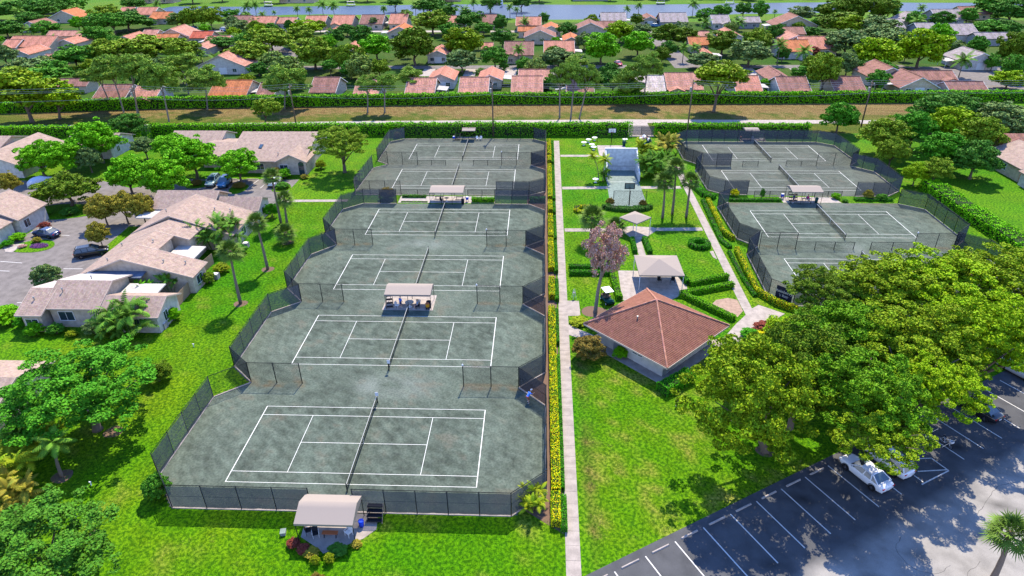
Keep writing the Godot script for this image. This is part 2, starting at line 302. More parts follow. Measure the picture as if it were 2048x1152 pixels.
# x, z, width, depth, ridge, turned, eave, tile, order, row
const HOUSES := [
	[-143.7,-201.4,12.9,7.3,3.7,0,2.2,"mauve",0,0],
	[-120.7,-187.6,9.4,13.6,5,0,2.2,"mauve",1,0],
	[-111.3,-187.5,7.5,11.3,4.6,0,2.2,"pink",0,0],
	[-88.8,-192.6,11.1,13.6,5.1,0,2.2,"orange",-1,0],
	[-78.2,-192.2,5.4,10.7,4.5,0,2.2,"mauve",2,0],
	[-62.5,-196.4,7.8,13.8,5.1,0,2.2,"mauve",3,0],
	[-49.4,-193.6,7.3,12.7,4.9,0,2.2,"pink",1,0],
	[-34.1,-194.8,8.6,14,5.2,0,2.2,"pink",2,0],
	[-18.9,-195.6,8.6,14.1,5.2,0,2.2,"pink",3,0],
	[-3.7,-196.7,9.1,14.6,5.3,0,2.2,"pink",4,0],
	[11.4,-195.7,7.9,12.7,4.9,0,2.2,"mauve",4,0],
	[30.3,-197.2,10.5,14.8,5.3,0,2.2,"white",-1,0],
	[41.5,-200.4,10.4,15.1,5.4,0,2.2,"pink",5,0],
	[59,-197.7,7.6,13.9,5.1,0,2.2,"salmon",-1,0],
	[71.8,-197,8.8,12.9,4.9,0,2.2,"mauve",5,0],
	[87.3,-197.8,8.8,12.2,4.8,0,2.2,"mauve",6,0],
	[107.9,-201.3,11.4,13,5.1,1,2.2,"mauve",7,0],
	[120.1,-196.1,10.8,7.3,3.7,0,2.2,"mauve",8,0],
	[-30.1,-209.6,8.6,13,4.5,1,2.7,"salmon",0,1],
	[-15.2,-209.5,7.8,13,4.3,1,2.7,"salmon",1,1],
	[-1.7,-208.4,9.9,10,4.8,0,2.7,"pink",-1,1],
	[71.3,-209.5,7.7,13,4.3,1,2.7,"mauve",-1,1],
	[114.6,-207.2,16.1,8.7,4.5,0,2.7,"brown",1,1],
	[105.2,-213.6,13,13,5.4,1,2.7,"brown",0,1],
	[-202.1,-271.1,18.5,14.4,5.7,0,2.7,"salmon",2,2],
	[-208.3,-267.4,6.6,11.1,5,0,2.7,"salmon",0,2],
	[-193.5,-253.8,7.9,13,4.4,1,2.7,"salmon",1,2],
	[-204.6,-294.2,15.4,7.9,4.4,0,2.7,"pink",1,2],
	[-174.3,-239.6,5.9,7.6,4.3,0,2.7,"pink",0,2],
	[-190.9,-277,8.2,13,4.4,1,2.7,"salmon",3,2],
	[-168.6,-281.2,10.3,13,4.9,1,2.7,"salmon",4,2],
	[-167.9,-296,6.7,7.9,4.4,0,2.7,"pink",2,2],
	[-154.7,-293.1,15.7,13,6,1,2.7,"pink",3,2],
	[-152.4,-279.9,9.9,11.1,5,0,2.7,"orange",0,2],
	[-217.5,-367.2,7.6,13.9,5.6,0,2.7,"salmon",0,3],
	[-206.8,-366.7,11.1,13.7,5.6,0,2.7,"salmon",1,3],
	[-190.6,-350.4,10.6,11.9,5.2,0,2.7,"orange",1,3],
	[-243,-356.4,15.7,13,6,1,2.7,"orange",0,3],
	[-239.5,-326.1,10.1,13,4.8,1,2.7,"brown",0,3],
	[-141.7,-288.5,9.2,9.4,4.7,0,2.7,"red",-1,2],
	[-131.5,-279.9,10.3,7.3,4.2,0,2.7,"salmon",5,2],
	[-130.4,-264.9,6.9,13,4.1,1,2.7,"pink",4,2],
	[-107.4,-231.3,16.8,13,6.2,1,2.7,"pink",5,2],
	[-71.7,-259.9,6.6,13,4.1,1,2.7,"salmon",6,2],
	[-143.1,-332.6,12,13,5.4,0,2.7,"mauve",0,3],
	[-130.1,-328,12.3,14,5.6,0,2.7,"salmon",2,3],
	[-120.5,-330.4,10.6,10,4.8,0,2.7,"pink",-1,3],
	[-105.6,-330,10.2,13.2,5.5,0,2.7,"salmon",3,3],
	[-92.2,-328.8,10.1,14.8,5.8,0,2.7,"salmon",5,3],
	[-78.7,-330,11.1,14.9,5.8,0,2.7,"mauve",1,3],
	[-90.3,-301.9,4.3,13,3.6,1,2.7,"salmon",4,3],
	[-66.3,-330.2,8.6,16,6.1,0,2.7,"salmon",6,3],
	[-60,-301.2,11.8,13,5.2,1,2.7,"orange",1,2],
	[-54.6,-341.2,8.3,9.7,4.7,0,2.7,"salmon",7,3],
	[-39.2,-329,8.5,12.2,5.3,0,2.7,"salmon",8,3],
	[-24.5,-329.6,8.9,14.2,5.7,0,2.7,"mauve",2,3],
	[-5.5,-322.4,11.6,13.3,5.5,0,2.7,"salmon",9,3],
	[-4.8,-301.9,10.1,6.6,4.1,0,2.7,"orange",2,2],
	[4.6,-307.6,8.8,13,4.5,1,2.7,"orange",3,2],
	[-0.2,-288.4,13.4,13,5.5,1,2.7,"mauve",1,2],
	[-7.7,-251.7,10.7,16,6.1,0,2.7,"mauve",0,2],
	[6.8,-255.3,11.2,14.1,5.7,0,2.7,"salmon",9,2],
	[-36.7,-249.7,8.1,13,4.4,1,2.7,"salmon",7,2],
	[-19.9,-260.5,4.4,7.7,4.3,0,2.7,"salmon",8,2],
	[12.2,-279.8,6.9,13,4.1,1,2.7,"orange",4,2],
	[21.4,-307.2,14.2,13,5.7,1,2.7,"mauve",2,2],
	[30.5,-315.7,11.8,7.9,4.4,0,2.7,"brown",0,2],
	[34,-335.5,11.9,14,5.6,0,2.7,"grey",0,3],
	[51.1,-337.7,7.2,13,4.2,1,2.7,"brown",1,3],
	[61.2,-331.9,12.6,14.9,5.8,0,2.7,"grey",1,3],
	[81.4,-325.8,8.1,13.3,5.5,0,2.7,"grey",2,3],
	[94.9,-326.3,9.5,9,4.6,0,2.7,"grey",3,3],
	[60.1,-268.5,8,9.9,4.8,0,2.7,"orange",5,2],
	[58.9,-246.5,4,13,3.5,1,2.7,"salmon",10,2],
	[76.4,-287.9,9.6,13,4.7,1,2.7,"salmon",11,2],
	[65.5,-287.4,6,6.8,4.1,0,2.7,"pink",6,2],
	[111.8,-317.6,19.2,13,6.7,1,2.7,"brown",2,3],
	[102.2,-293.2,11.8,10.1,4.8,0,2.7,"brown",1,2],
	[91.3,-256.1,11.4,13.8,5.6,0,2.7,"orange",6,2],
	[101.5,-261.9,13.1,15.2,5.9,0,2.7,"salmon",12,2],
	[98.8,-277.5,10.7,13,4.9,1,2.7,"pink",7,2],
	[151.4,-309.6,6.4,14.3,5.7,0,2.7,"grey",4,3],
	[169.5,-329.7,12.8,13,5.4,1,2.7,"grey",5,3],
	[187.2,-336.8,13,16,6.1,0,2.7,"grey",6,3],
	[208.4,-352.4,14.2,13.1,5.5,0,2.7,"brown",3,3],
	[160.3,-301,7.9,11.7,5.1,0,2.7,"grey",0,2],
	[169,-292.5,12.5,15.2,5.9,0,2.7,"grey",1,2],
	[175.7,-279.4,13.7,8,4.4,0,2.7,"grey",3,2],
	[144.7,-236.3,12.7,13,5.4,1,2.7,"grey",2,2],
]
const PALMS := [
	[-40.74,-75.89,8.11,0.26,-0.01,1.55,"sabal","sabal palm on the left lawn nearest the second court"],
	[-40.65,-85.93,7.75,-0.22,0,1.5,"sabal","sabal palm on the left lawn behind the nearest lawn palm"],
	[-40.67,-95.05,1.93,-0.12,0,1.6,"sabal","short sabal palm in a mulch ring on the left lawn"],
	[-44.57,-102.94,8.53,-0.07,0,1.5,"sabal","tall sabal palm with wispy crown beside the white parked car"],
	[-43.51,-102.96,4.53,0.36,-0.01,1.5,"sabal","sabal palm beside the tall wispy one on the left lawn"],
	[21.53,-106.26,6.89,-0.28,0,1.7,"sabal","left sabal palm of the three on the centre lawn"],
	[23.51,-108.01,8.69,-0.3,0,1.7,"sabal","tallest sabal palm of the three on the centre lawn"],
	[25.66,-106.59,6.79,-0.03,0,1.6,"sabal","right sabal palm of the three beside the straight path"],
	[8.42,-96.44,4.44,0.09,-0,2,"sabal","sabal palm behind the pink tree"],
	[13.1,-100.28,1.06,-0.4,0.01,1.7,"sabal","short palm at the small canopy edge"],
	[11.9,-125.31,4.83,-1.41,0.02,1.5,"areca","thin leaning palm at the wall court"],
	[12.66,-124.22,4.41,0.05,-0,1.9,"areca","yellowing palm cluster at the left wing wall"],
	[36.12,-35.2,5.58,-0.5,0.02,1.45,"sabal","sabal palm at the bottom right corner of the parking lot"],
	[-45.04,-43.81,4.27,0.79,-0.02,1.9,"coco","palm with grey trunk beside the big left tree"],
	[-260.1,-343,6.4,0,0,3.9,"coco",0,0,0],
	[-254.8,-379.5,4,0,0,4.1,"coco",1,0,0],
	[-219.9,-399.2,3.6,0,0,3.4,"coco",2,0,0],
	[-161.7,-372.1,3,0,0,2.1,"coco",3,0,0],
	[-146.2,-346.2,3.6,0,0,3.1,"coco",4,0,0],
	[-159.5,-380,4.4,0,0,4.2,"coco",5,0,0],
	[-134.7,-326.6,3.5,0,0,3.2,"coco",6,0,0],
	[-155.1,-379.8,4.9,0,0,3.7,"coco",7,0,0],
	[-136.9,-342.6,4.5,0,0,3,"coco",8,0,0],
	[-139,-363.8,3,0,0,1.8,"coco",9,0,0],
	[-125.3,-359.6,5.1,0,0,2.8,"coco",10,0,0],
	[-120.2,-363.1,4.3,0,0,2.6,"coco",11,0,0],
	[-112.9,-362.8,6.6,0,0,4,"coco",12,0,0],
	[-108.2,-366.4,5.7,0,0,4.2,"coco",13,0,0],
	[-80.1,-358.1,5.1,0,0,2.2,"coco",0,0,1],
	[-79.8,-358.1,5.1,0,0,2.5,"coco",1,0,1],
	[-62.9,-330.8,5.2,0,0,3,"coco",2,0,1],
	[-64.2,-361.2,6.1,0,0,3.8,"coco",3,0,1],
	[-61.9,-372.4,4.3,0,0,4.2,"coco",4,0,1],
	[-56.7,-376.1,4.3,0,0,4.2,"coco",5,0,1],
	[-35.1,-323.9,8,0,0,3.9,"coco",6,0,1],
	[-37.5,-396,4,0,0,3.6,"coco",7,0,1],
	[-27.3,-378.9,3.2,0,0,2.6,"coco",8,0,1],
	[-18.9,-335.8,3.1,0,0,3,"coco",9,0,1],
	[-15.7,-359.5,5.3,0,0,3,"coco",10,0,1],
	[-12.4,-363,4,0,0,2.4,"coco",11,0,1],
	[-7.3,-317.3,4.1,0,0,3.3,"coco",12,0,1],
	[1.7,-348.3,3,0,0,2.6,"coco",13,0,1],
	[42.9,-353.9,4.8,0,0,2.7,"coco",14,0,1],
	[51.5,-375.9,4.1,0,0,3.1,"coco",15,0,1],
	[-7.5,-237.8,5.5,0,0,3.2,"coco",0,3,1],
	[77.2,-363.5,6,0,0,4.2,"coco",0,0,2],
	[73.9,-318,3,0,0,3.9,"coco",1,0,2],
	[116.4,-356.7,3,0,0,1.9,"coco",2,0,2],
	[193.2,-368.4,3,0,0,3.3,"coco",3,0,2],
	[203.3,-340.4,4,0,0,3.9,"coco",4,0,2],
	[87.9,-314.8,3.7,0,0,4.2,"coco",0,1,2],
	[160.9,-306.6,4.7,0,0,4.1,"coco",1,1,2],
	[34.3,-287.5,3.4,0,0,3.5,"coco",0,1,1],
	[47,-253.3,4.4,0,0,2.3,"coco",0,2,1],
	[50.3,-244.1,4.9,0,0,2.6,"coco",1,2,1],
	[55.8,-251.3,3.7,0,0,3.1,"coco",0,2,2],
	[82.1,-240.3,6.4,0,0,3.5,"coco",1,2,2],
	[84.3,-223.4,7.2,0,0,3.6,"coco",0,3,2],
	[132.3,-219.2,5.1,0,0,4.2,"coco",1,3,2],
	[142.2,-211.8,3.1,0,0,3.1,"coco",2,3,2],
	[-225.6,-300.4,3.7,0,0,3.4,"coco",0,1,0],
	[-199.3,-275.5,3.4,0,0,3.6,"coco",1,1,0],
	[-190.1,-284.7,3.9,0,0,4.2,"coco",2,1,0],
	[-186.5,-294.4,3,0,0,3.1,"coco",3,1,0],
	[-155.4,-293.8,3,0,0,3,"coco",4,1,0],
	[-127.4,-285.9,3,0,0,2.4,"coco",5,1,0],
	[-111.5,-232,3.3,0,0,3.9,"coco",0,3,0],
	[-123.8,-246,3,0,0,2.9,"coco",0,2,0],
]


var M := {}
var used := {}
var rng := RandomNumberGenerator.new()
var noise_a := FastNoiseLite.new()
var noise_b := FastNoiseLite.new()
var noise_c := FastNoiseLite.new()
var crowns := {}
var trunks := {}


class MB:
	var v := PackedVector3Array()
	var c := PackedColorArray()
	var col := Color(1, 1, 1)
	var colored := false

	func tri(p: Vector3, q: Vector3, r: Vector3) -> void:
		v.append(p); v.append(q); v.append(r)
		if colored:
			c.append(col); c.append(col); c.append(col)

	func quad(p: Vector3, q: Vector3, r: Vector3, s: Vector3) -> void:
		tri(p, q, r); tri(p, r, s)

	func box(at: Vector3, s: Vector3, b := Basis()) -> void:
		var x := b.x * s.x * 0.5
		var y := b.y * s.y * 0.5
		var z := b.z * s.z * 0.5
		var k := []
		for i in 8:
			k.append(at + (x if i & 1 else -x) + (y if i & 2 else -y) + (z if i & 4 else -z))
		quad(k[0], k[2], k[3], k[1]); quad(k[4], k[5], k[7], k[6]); quad(k[0], k[4], k[6], k[2])
		quad(k[1], k[3], k[7], k[5]); quad(k[2], k[6], k[7], k[3]); quad(k[0], k[1], k[5], k[4])

	func bar(a: Vector3, b: Vector3, w: float, h: float) -> void:
		var d := b - a
		var z := d.normalized()
		var up := Vector3.UP if absf(z.y) < 0.95 else Vector3.RIGHT
		var x := up.cross(z).normalized()
		box((a + b) * 0.5, Vector3(w, h, d.length()), Basis(x, z.cross(x), z))

	func tube(pts: Array, rad: Array, sides := 8, cap := true) -> void:
		var rings := []
		for i in pts.size():
			var p: Vector3 = pts[i]
			var a: Vector3 = pts[maxi(i - 1, 0)]
			var b: Vector3 = pts[mini(i + 1, pts.size() - 1)]
			var z := (b - a).normalized()
			var up := Vector3.UP if absf(z.y) < 0.9 else Vector3.RIGHT
			var x := up.cross(z).normalized()
			var y := z.cross(x)
			var ring := []
			for k in sides:
				var t := TAU * k / sides
				ring.append(p + (x * cos(t) + y * sin(t)) * float(rad[i]))
			rings.append(ring)
		for i in rings.size() - 1:
			for k in sides:
				var k2 := (k + 1) % sides
				quad(rings[i][k], rings[i][k2], rings[i + 1][k2], rings[i + 1][k])
		if cap:
			for k in range(1, sides - 1):
				tri(rings[0][0], rings[0][k + 1], rings[0][k])
				var e: Array = rings[-1]
				tri(e[0], e[k], e[k + 1])

	func sheet(poly: PackedVector2Array, y: float) -> void:
		var ix := Geometry2D.triangulate_polygon(poly)
		for i in range(0, ix.size(), 3):
			tri(Vector3(poly[ix[i]].x, y, poly[ix[i]].y), Vector3(poly[ix[i + 1]].x, y, poly[ix[i + 1]].y), Vector3(poly[ix[i + 2]].x, y, poly[ix[i + 2]].y))

	func prism(poly: PackedVector2Array, y0: float, y1: float) -> void:
		sheet(poly, y1)
		for i in poly.size():
			var a := poly[i]
			var b := poly[(i + 1) % poly.size()]
			quad(Vector3(a.x, y0, a.y), Vector3(b.x, y0, b.y), Vector3(b.x, y1, b.y), Vector3(a.x, y1, a.y))

	func slab(k: Array, t: float) -> void:
		# a thick plate: corner points k of its top face, t its thickness straight down
		var lo := []
		for p in k:
			lo.append(p - Vector3(0, t, 0))
		for i in range(1, k.size() - 1):
			tri(k[0], k[i], k[i + 1]); tri(lo[0], lo[i + 1], lo[i])
		for i in k.size():
			var j: int = (i + 1) % k.size()
			quad(k[i], lo[i], lo[j], k[j])

	func mesh(smooth := false) -> ArrayMesh:
		var m := ArrayMesh.new()
		if v.is_empty():
			return m
		if smooth:
			var st := SurfaceTool.new()
			st.begin(Mesh.PRIMITIVE_TRIANGLES)
			st.set_smooth_group(0)
			for i in v.size():
				if colored:
					st.set_color(c[i])
				st.add_vertex(v[i])
			st.index()
			st.generate_normals()
			return st.commit()
		var a := []
		a.resize(Mesh.ARRAY_MAX)
		a[Mesh.ARRAY_VERTEX] = v
		if colored:
			a[Mesh.ARRAY_COLOR] = c
		m.add_surface_from_arrays(Mesh.PRIMITIVE_TRIANGLES, a)
		return m


class LB:
	# collects leaves as kite shaped quads with one colour each
	var v := PackedVector3Array()
	var c := PackedColorArray()
	var ix := PackedInt32Array()

	func leaf(p: Vector3, n: Vector3, t: Vector3, l: float, w: float, col: Color) -> void:
		var u := (t - n * t.dot(n)).normalized()
		var s := n.cross(u) * w
		var k := v.size()
		v.append(p - u * l * 0.45); v.append(p + s - u * l * 0.05); v.append(p + u * l * 0.55); v.append(p - s + u * l * 0.05)
		c.append(col); c.append(col); c.append(col); c.append(col)
		ix.append(k); ix.append(k + 1); ix.append(k + 2); ix.append(k); ix.append(k + 2); ix.append(k + 3)

	func blade(a: Vector3, b: Vector3, side: Vector3, col: Color) -> void:
		var k := v.size()
		v.append(a - side * 0.6); v.append(a + side * 0.6); v.append(b); v.append(a.lerp(b, 0.45) - side)
		c.append(col); c.append(col); c.append(col); c.append(col)
		ix.append(k); ix.append(k + 1); ix.append(k + 2); ix.append(k); ix.append(k + 2); ix.append(k + 3)

	func mesh() -> ArrayMesh:
		var m := ArrayMesh.new()
		var a := []
		a.resize(Mesh.ARRAY_MAX)
		a[Mesh.ARRAY_VERTEX] = v
		a[Mesh.ARRAY_COLOR] = c
		a[Mesh.ARRAY_INDEX] = ix
		m.add_surface_from_arrays(Mesh.PRIMITIVE_TRIANGLES, a)
		return m


func numbered(called: String) -> String:
	if not used.has(called):
		used[called] = 0
		return called
	used[called] += 1
	return "%s_%03d" % [called, used[called]]


func tag(o: Node, label: String, category: String, group := "") -> Node:
	o.set_meta("label", label)
	o.set_meta("category", category)
	if group:
		o.set_meta("group", group)
	return o


func thing(called: String, label: String, category: String, at := Vector3.ZERO, turn := 0.0, group := "") -> Node3D:
	var o := Node3D.new()
	o.name = numbered(called)
	add_child(o)
	o.position = at
	o.rotation.y = turn
	tag(o, label, category, group)
	return o


func part(called: String, mesh: Mesh, m: Material, parent: Node, at := Vector3.ZERO, turn := 0.0) -> MeshInstance3D:
	var o := MeshInstance3D.new()
	o.mesh = mesh
	o.material_override = m
	if parent == self:
		o.name = numbered(called)
		add_child(o)
	else:
		o.name = called
		parent.add_child(o, true)
	o.position = at
	o.rotation.y = turn
	return o


func struct(called: String, mesh: Mesh, m: Material, parent: Node = self) -> MeshInstance3D:
	var o := part(called, mesh, m, parent)
	if parent == self:
		o.set_meta("kind", "structure")
	return o


func boxmesh(s: Vector3) -> ArrayMesh:
	var b := MB.new()
	b.box(Vector3.ZERO, s)
	return b.mesh()


func lin(r: float, g: float, b: float) -> Color:
	return Color(r * 0.8, g * 0.8, b * 0.8).linear_to_srgb()


func mat(called: String, c: Color, rough := 0.85, metal := 0.0) -> StandardMaterial3D:
	var m := StandardMaterial3D.new()
	m.resource_name = called
	m.albedo_color = c
	m.roughness = rough
	m.metallic = metal
	m.metallic_specular = 0.2
	m.cull_mode = BaseMaterial3D.CULL_DISABLED
	M[called] = m
	return m


func noise_tex(sd: int, freq: float, stops: Array, size := 512, kind := FastNoiseLite.TYPE_SIMPLEX_SMOOTH, octaves := 4) -> NoiseTexture2D:
	var n := FastNoiseLite.new()
	n.seed = sd
	n.noise_type = kind
	n.frequency = freq
	n.fractal_octaves = octaves
	var t := NoiseTexture2D.new()
	t.width = size
	t.height = size
	t.seamless = true
	t.noise = n
	var g := Gradient.new()
	g.offsets = PackedFloat32Array()
	g.colors = PackedColorArray()
	var offs := PackedFloat32Array()
	var cols := PackedColorArray()
	for s in stops:
		offs.append(s[0]); cols.append(s[1])
	g.offsets = offs
	g.colors = cols
	t.color_ramp = g
	return t


func grey(x: float) -> Color:
	return Color(x, x, x)


func grained(called: String, c: Color, rough: float, t: Texture2D, tile: float, t2: Texture2D = null, tile2 := 20.0, vertex := false) -> StandardMaterial3D:
	# world-mapped grain, with a second coarser layer multiplied over it
	var m := mat(called, c, rough)
	m.albedo_texture = t
	m.uv1_triplanar = true
	m.uv1_world_triplanar = true
	m.uv1_scale = Vector3.ONE / tile
	if t2:
		m.detail_enabled = true
		m.detail_albedo = t2
		m.detail_uv_layer = BaseMaterial3D.DETAIL_UV_2
		m.detail_blend_mode = BaseMaterial3D.BLEND_MODE_MUL
		m.uv2_triplanar = true
		m.uv2_world_triplanar = true
		m.uv2_scale = Vector3.ONE / tile2
	m.vertex_color_use_as_albedo = vertex
	return m


func leafmat(called: String, c: Color, back := 0.9) -> StandardMaterial3D:
	var l := c.srgb_to_linear()
	var m := mat(called, Color(minf(l.r * 1.55, 0.8), minf(l.g * 1.55, 0.8), l.b * 1.55).linear_to_srgb(), 0.62)
	m.vertex_color_use_as_albedo = true
	m.backlight = Color(back, back, back * 0.5)
	m.metallic_specular = 0.15
	return m


func rand_dir() -> Vector3:
	var y := rng.randf_range(-1, 1)
	var t := rng.randf() * TAU
	var r := sqrt(1.0 - y * y)
	return Vector3(r * cos(t), y, r * sin(t))


func make_materials() -> void:
	var fine := noise_tex(1, 0.09, [[0.0, grey(0.78)], [0.45, grey(0.9)], [1.0, grey(1.0)]])
	var speck := noise_tex(2, 0.22, [[0.0, grey(0.72)], [0.5, grey(0.9)], [1.0, grey(1.0)]], 512, FastNoiseLite.TYPE_VALUE, 3)
	var blot := noise_tex(3, 0.012, [[0.2, grey(0.88)], [0.5, grey(0.95)], [0.8, grey(1.0)]], 512, FastNoiseLite.TYPE_SIMPLEX_SMOOTH, 5)
	var grass := noise_tex(4, 0.05, [[0.25, Color(0.52, 0.64, 0.4)], [0.45, Color(0.72, 0.8, 0.55)], [0.6, Color(0.9, 0.93, 0.75)], [0.8, Color(1, 1, 0.95)]], 512, FastNoiseLite.TYPE_SIMPLEX_SMOOTH, 4)
	var clay := noise_tex(5, 0.05, [[0.0, Color(0.74, 0.77, 0.76)], [0.5, Color(0.89, 0.9, 0.89)], [1.0, Color(1, 1, 1)]], 512, FastNoiseLite.TYPE_SIMPLEX_SMOOTH, 5)
	var tuft := noise_tex(6, 0.11, [[0.25, Color(0.55, 0.62, 0.5)], [0.5, Color(0.85, 0.88, 0.8)], [0.75, Color(1, 1, 1)]], 512, FastNoiseLite.TYPE_SIMPLEX_SMOOTH, 3)
	var m := grained("grass", lin(1, 1, 1), 0.95, grass, 11.0, tuft, 5.7, true)
	grained("clay", lin(1, 1, 1), 0.95, clay, 9.0, speck, 3.1, true)
	grained("concrete", lin(0.46, 0.40, 0.35), 0.9, speck, 2.0, blot, 9.0)
	grained("concrete_pale", lin(0.49, 0.43, 0.385), 0.9, speck, 2.0, blot, 7.0)
	grained("asphalt", lin(0.37, 0.365, 0.35), 0.9, speck, 1.6, blot, 14.0, true)
	grained("old_asphalt", lin(0.24, 0.215, 0.20), 0.92, speck, 1.8, blot, 11.0)
	grained("paint_white", lin(0.68, 0.66, 0.62), 0.7, speck, 1.2)
	mat("tape_white", lin(0.66, 0.66, 0.61), 0.6)
	grained("mulch", lin(0.24, 0.155, 0.11), 0.95, speck, 1.1, fine, 2.7)
	grained("sand_soil", lin(0.46, 0.32, 0.24), 0.95, speck, 1.4, blot, 5.0)
	grained("canvas", lin(0.36, 0.305, 0.26), 0.85, fine, 0.7)
	grained("stucco_cream", lin(0.74, 0.60, 0.43), 0.92, fine, 1.0, blot, 6.0)
	grained("stucco_beige", lin(0.72, 0.60, 0.47), 0.92, fine, 1.0, blot, 6.0)
	grained("stucco_white", lin(0.80, 0.74, 0.66), 0.92, fine, 1.0, blot, 6.0)
	grained("stucco_grey", lin(0.40, 0.40, 0.40), 0.92, fine, 1.0, blot, 6.0)
	var sh := shingle_tex(7)
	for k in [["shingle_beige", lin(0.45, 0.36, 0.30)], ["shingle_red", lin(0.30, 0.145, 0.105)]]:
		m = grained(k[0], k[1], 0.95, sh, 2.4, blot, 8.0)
	var tl := tile_tex()
	for k in [["tile_mauve", lin(0.34, 0.19, 0.155)], ["tile_pink", lin(0.58, 0.31, 0.235)], ["tile_orange", lin(0.60, 0.235, 0.10)], ["tile_salmon", lin(0.60, 0.29, 0.205)], ["tile_white", lin(0.68, 0.64, 0.6)], ["tile_brown", lin(0.36, 0.20, 0.155)], ["tile_red", lin(0.58, 0.15, 0.09)], ["tile_grey", lin(0.40, 0.385, 0.39)]]:
		grained(k[0], k[1], 0.85, tl, 3.2, blot, 9.0)
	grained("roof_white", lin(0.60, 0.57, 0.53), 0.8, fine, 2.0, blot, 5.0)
	grained("roof_slate", lin(0.16, 0.20, 0.27), 0.8, fine, 2.0, blot, 5.0)
	mat("trim_white", lin(0.75, 0.73, 0.70), 0.6)
	mat("trim_tan", lin(0.5, 0.4, 0.33), 0.7)
	var g := mat("window_glass", lin(0.03, 0.05, 0.06), 0.08)
	g.metallic_specular = 0.8
	mat("steel_black", lin(0.02, 0.025, 0.025), 0.5, 0.3)
	mat("wire_black", lin(0.02, 0.024, 0.024), 0.7)
	mat("steel_grey", lin(0.35, 0.36, 0.36), 0.45, 0.6)
	mat("steel_white", lin(0.75, 0.74, 0.72), 0.5)
	var s := mat("screen_fabric", lin(0.085, 0.092, 0.105), 0.9)
	s.transparency = BaseMaterial3D.TRANSPARENCY_ALPHA
	s.albedo_color.a = 0.78
	s.backlight = Color(0.5, 0.5, 0.5)
	s = mat("screen_fabric_faded", lin(0.13, 0.135, 0.145), 0.9)
	s.transparency = BaseMaterial3D.TRANSPARENCY_ALPHA
	s.albedo_color.a = 0.68
	s.backlight = Color(0.5, 0.5, 0.5)
	mat("banner_cloth", lin(0.02, 0.022, 0.04), 0.85)
	grained("wall_blue_grey", lin(0.92, 0.94, 0.94), 0.85, fine, 3.0, blot, 7.0)
	grained("court_teal", lin(0.25, 0.32, 0.28), 0.85, speck, 2.5, blot, 5.0)
	grained("wood_fence", lin(0.42, 0.30, 0.20), 0.9, fine, 0.9)
	grained("wood_pole", lin(0.20, 0.14, 0.10), 0.95, fine, 0.8)
	grained("bark", lin(0.20, 0.155, 0.12), 0.95, fine, 0.7)
	grained("bark_grey", lin(0.30, 0.25, 0.21), 0.95, fine, 0.6)
	grained("bark_palm", lin(0.27, 0.21, 0.165), 0.95, speck, 0.5)
	mat("wood_red", lin(0.42, 0.13, 0.05), 0.6)
	mat("plastic_blue", lin(0.02, 0.07, 0.62), 0.5)
	mat("plastic_yellow", lin(0.62, 0.30, 0.02), 0.5)
	mat("plastic_green", lin(0.015, 0.07, 0.06), 0.5)
	mat("plastic_white", lin(0.74, 0.74, 0.74), 0.45)
	mat("plastic_dark", lin(0.02, 0.022, 0.03), 0.5)
	mat("cardboard", lin(0.5, 0.36, 0.26), 0.9)
	mat("rubber", lin(0.015, 0.015, 0.016), 0.8)
	mat("chrome", lin(0.5, 0.5, 0.52), 0.25, 0.9)
	mat("lamp_red", lin(0.5, 0.02, 0.02), 0.25)
	mat("lamp_clear", lin(0.7, 0.72, 0.75), 0.15)
	for k in [["paint_car_white", lin(0.72, 0.73, 0.75)], ["paint_car_navy", lin(0.015, 0.03, 0.085)], ["paint_car_black", lin(0.012, 0.013, 0.016)], ["paint_car_blue", lin(0.06, 0.20, 0.36)], ["paint_car_teal", lin(0.18, 0.28, 0.29)], ["paint_car_silver", lin(0.5, 0.52, 0.55)], ["paint_car_red", lin(0.42, 0.02, 0.03)]]:
		m = mat(k[0], k[1], 0.3)
		m.clearcoat_enabled = true
		m.clearcoat = 1.0
		m.clearcoat_roughness = 0.05
	mat("cover_cloth", lin(0.66, 0.67, 0.72), 0.8)
	var w := mat("water", lin(0.035, 0.07, 0.13), 0.45)
	var wt := NoiseTexture2D.new()
	var wn := FastNoiseLite.new()
	wn.frequency = 0.03
	wt.width = 512
	wt.height = 512
	wt.seamless = true
	wt.as_normal_map = true
	wt.bump_strength = 3.0
	wt.noise = wn
	w.normal_enabled = true
	w.normal_texture = wt
	w.normal_scale = 1.0
	w.metallic_specular = 0.2
	w.uv1_triplanar = true
	w.uv1_world_triplanar = true
	w.uv1_scale = Vector3.ONE / 14.0
	# foliage: vertex colours vary leaf by leaf around these
	leafmat("leaf_green", lin(0.06, 0.23, 0.012))
	leafmat("leaf_fine", lin(0.06, 0.18, 0.015))
	leafmat("leaf_green2", lin(0.10, 0.235, 0.008))
	leafmat("leaf_bright", lin(0.12, 0.36, 0.008))
	leafmat("leaf_lime", lin(0.2, 0.34, 0.006))
	leafmat("leaf_olive", lin(0.16, 0.26, 0.016))
	leafmat("leaf_yolive", lin(0.165, 0.26, 0.008))
	leafmat("leaf_dolive", lin(0.095, 0.17, 0.01))
	leafmat("leaf_dark", lin(0.06, 0.18, 0.02))
	leafmat("leaf_mid", lin(0.075, 0.235, 0.02))
	leafmat("leaf_grey", lin(0.125, 0.205, 0.06))
	leafmat("leaf_pale", lin(0.16, 0.25, 0.05))
	leafmat("leaf_pine", lin(0.17, 0.29, 0.035))
	leafmat("leaf_pink", lin(0.47, 0.29, 0.25))
	leafmat("leaf_orange", lin(0.27, 0.24, 0.03))
	leafmat("leaf_red", lin(0.22, 0.055, 0.04))
	leafmat("leaf_magenta", lin(0.55, 0.03, 0.16))
	leafmat("leaf_purple", lin(0.15, 0.06, 0.20))
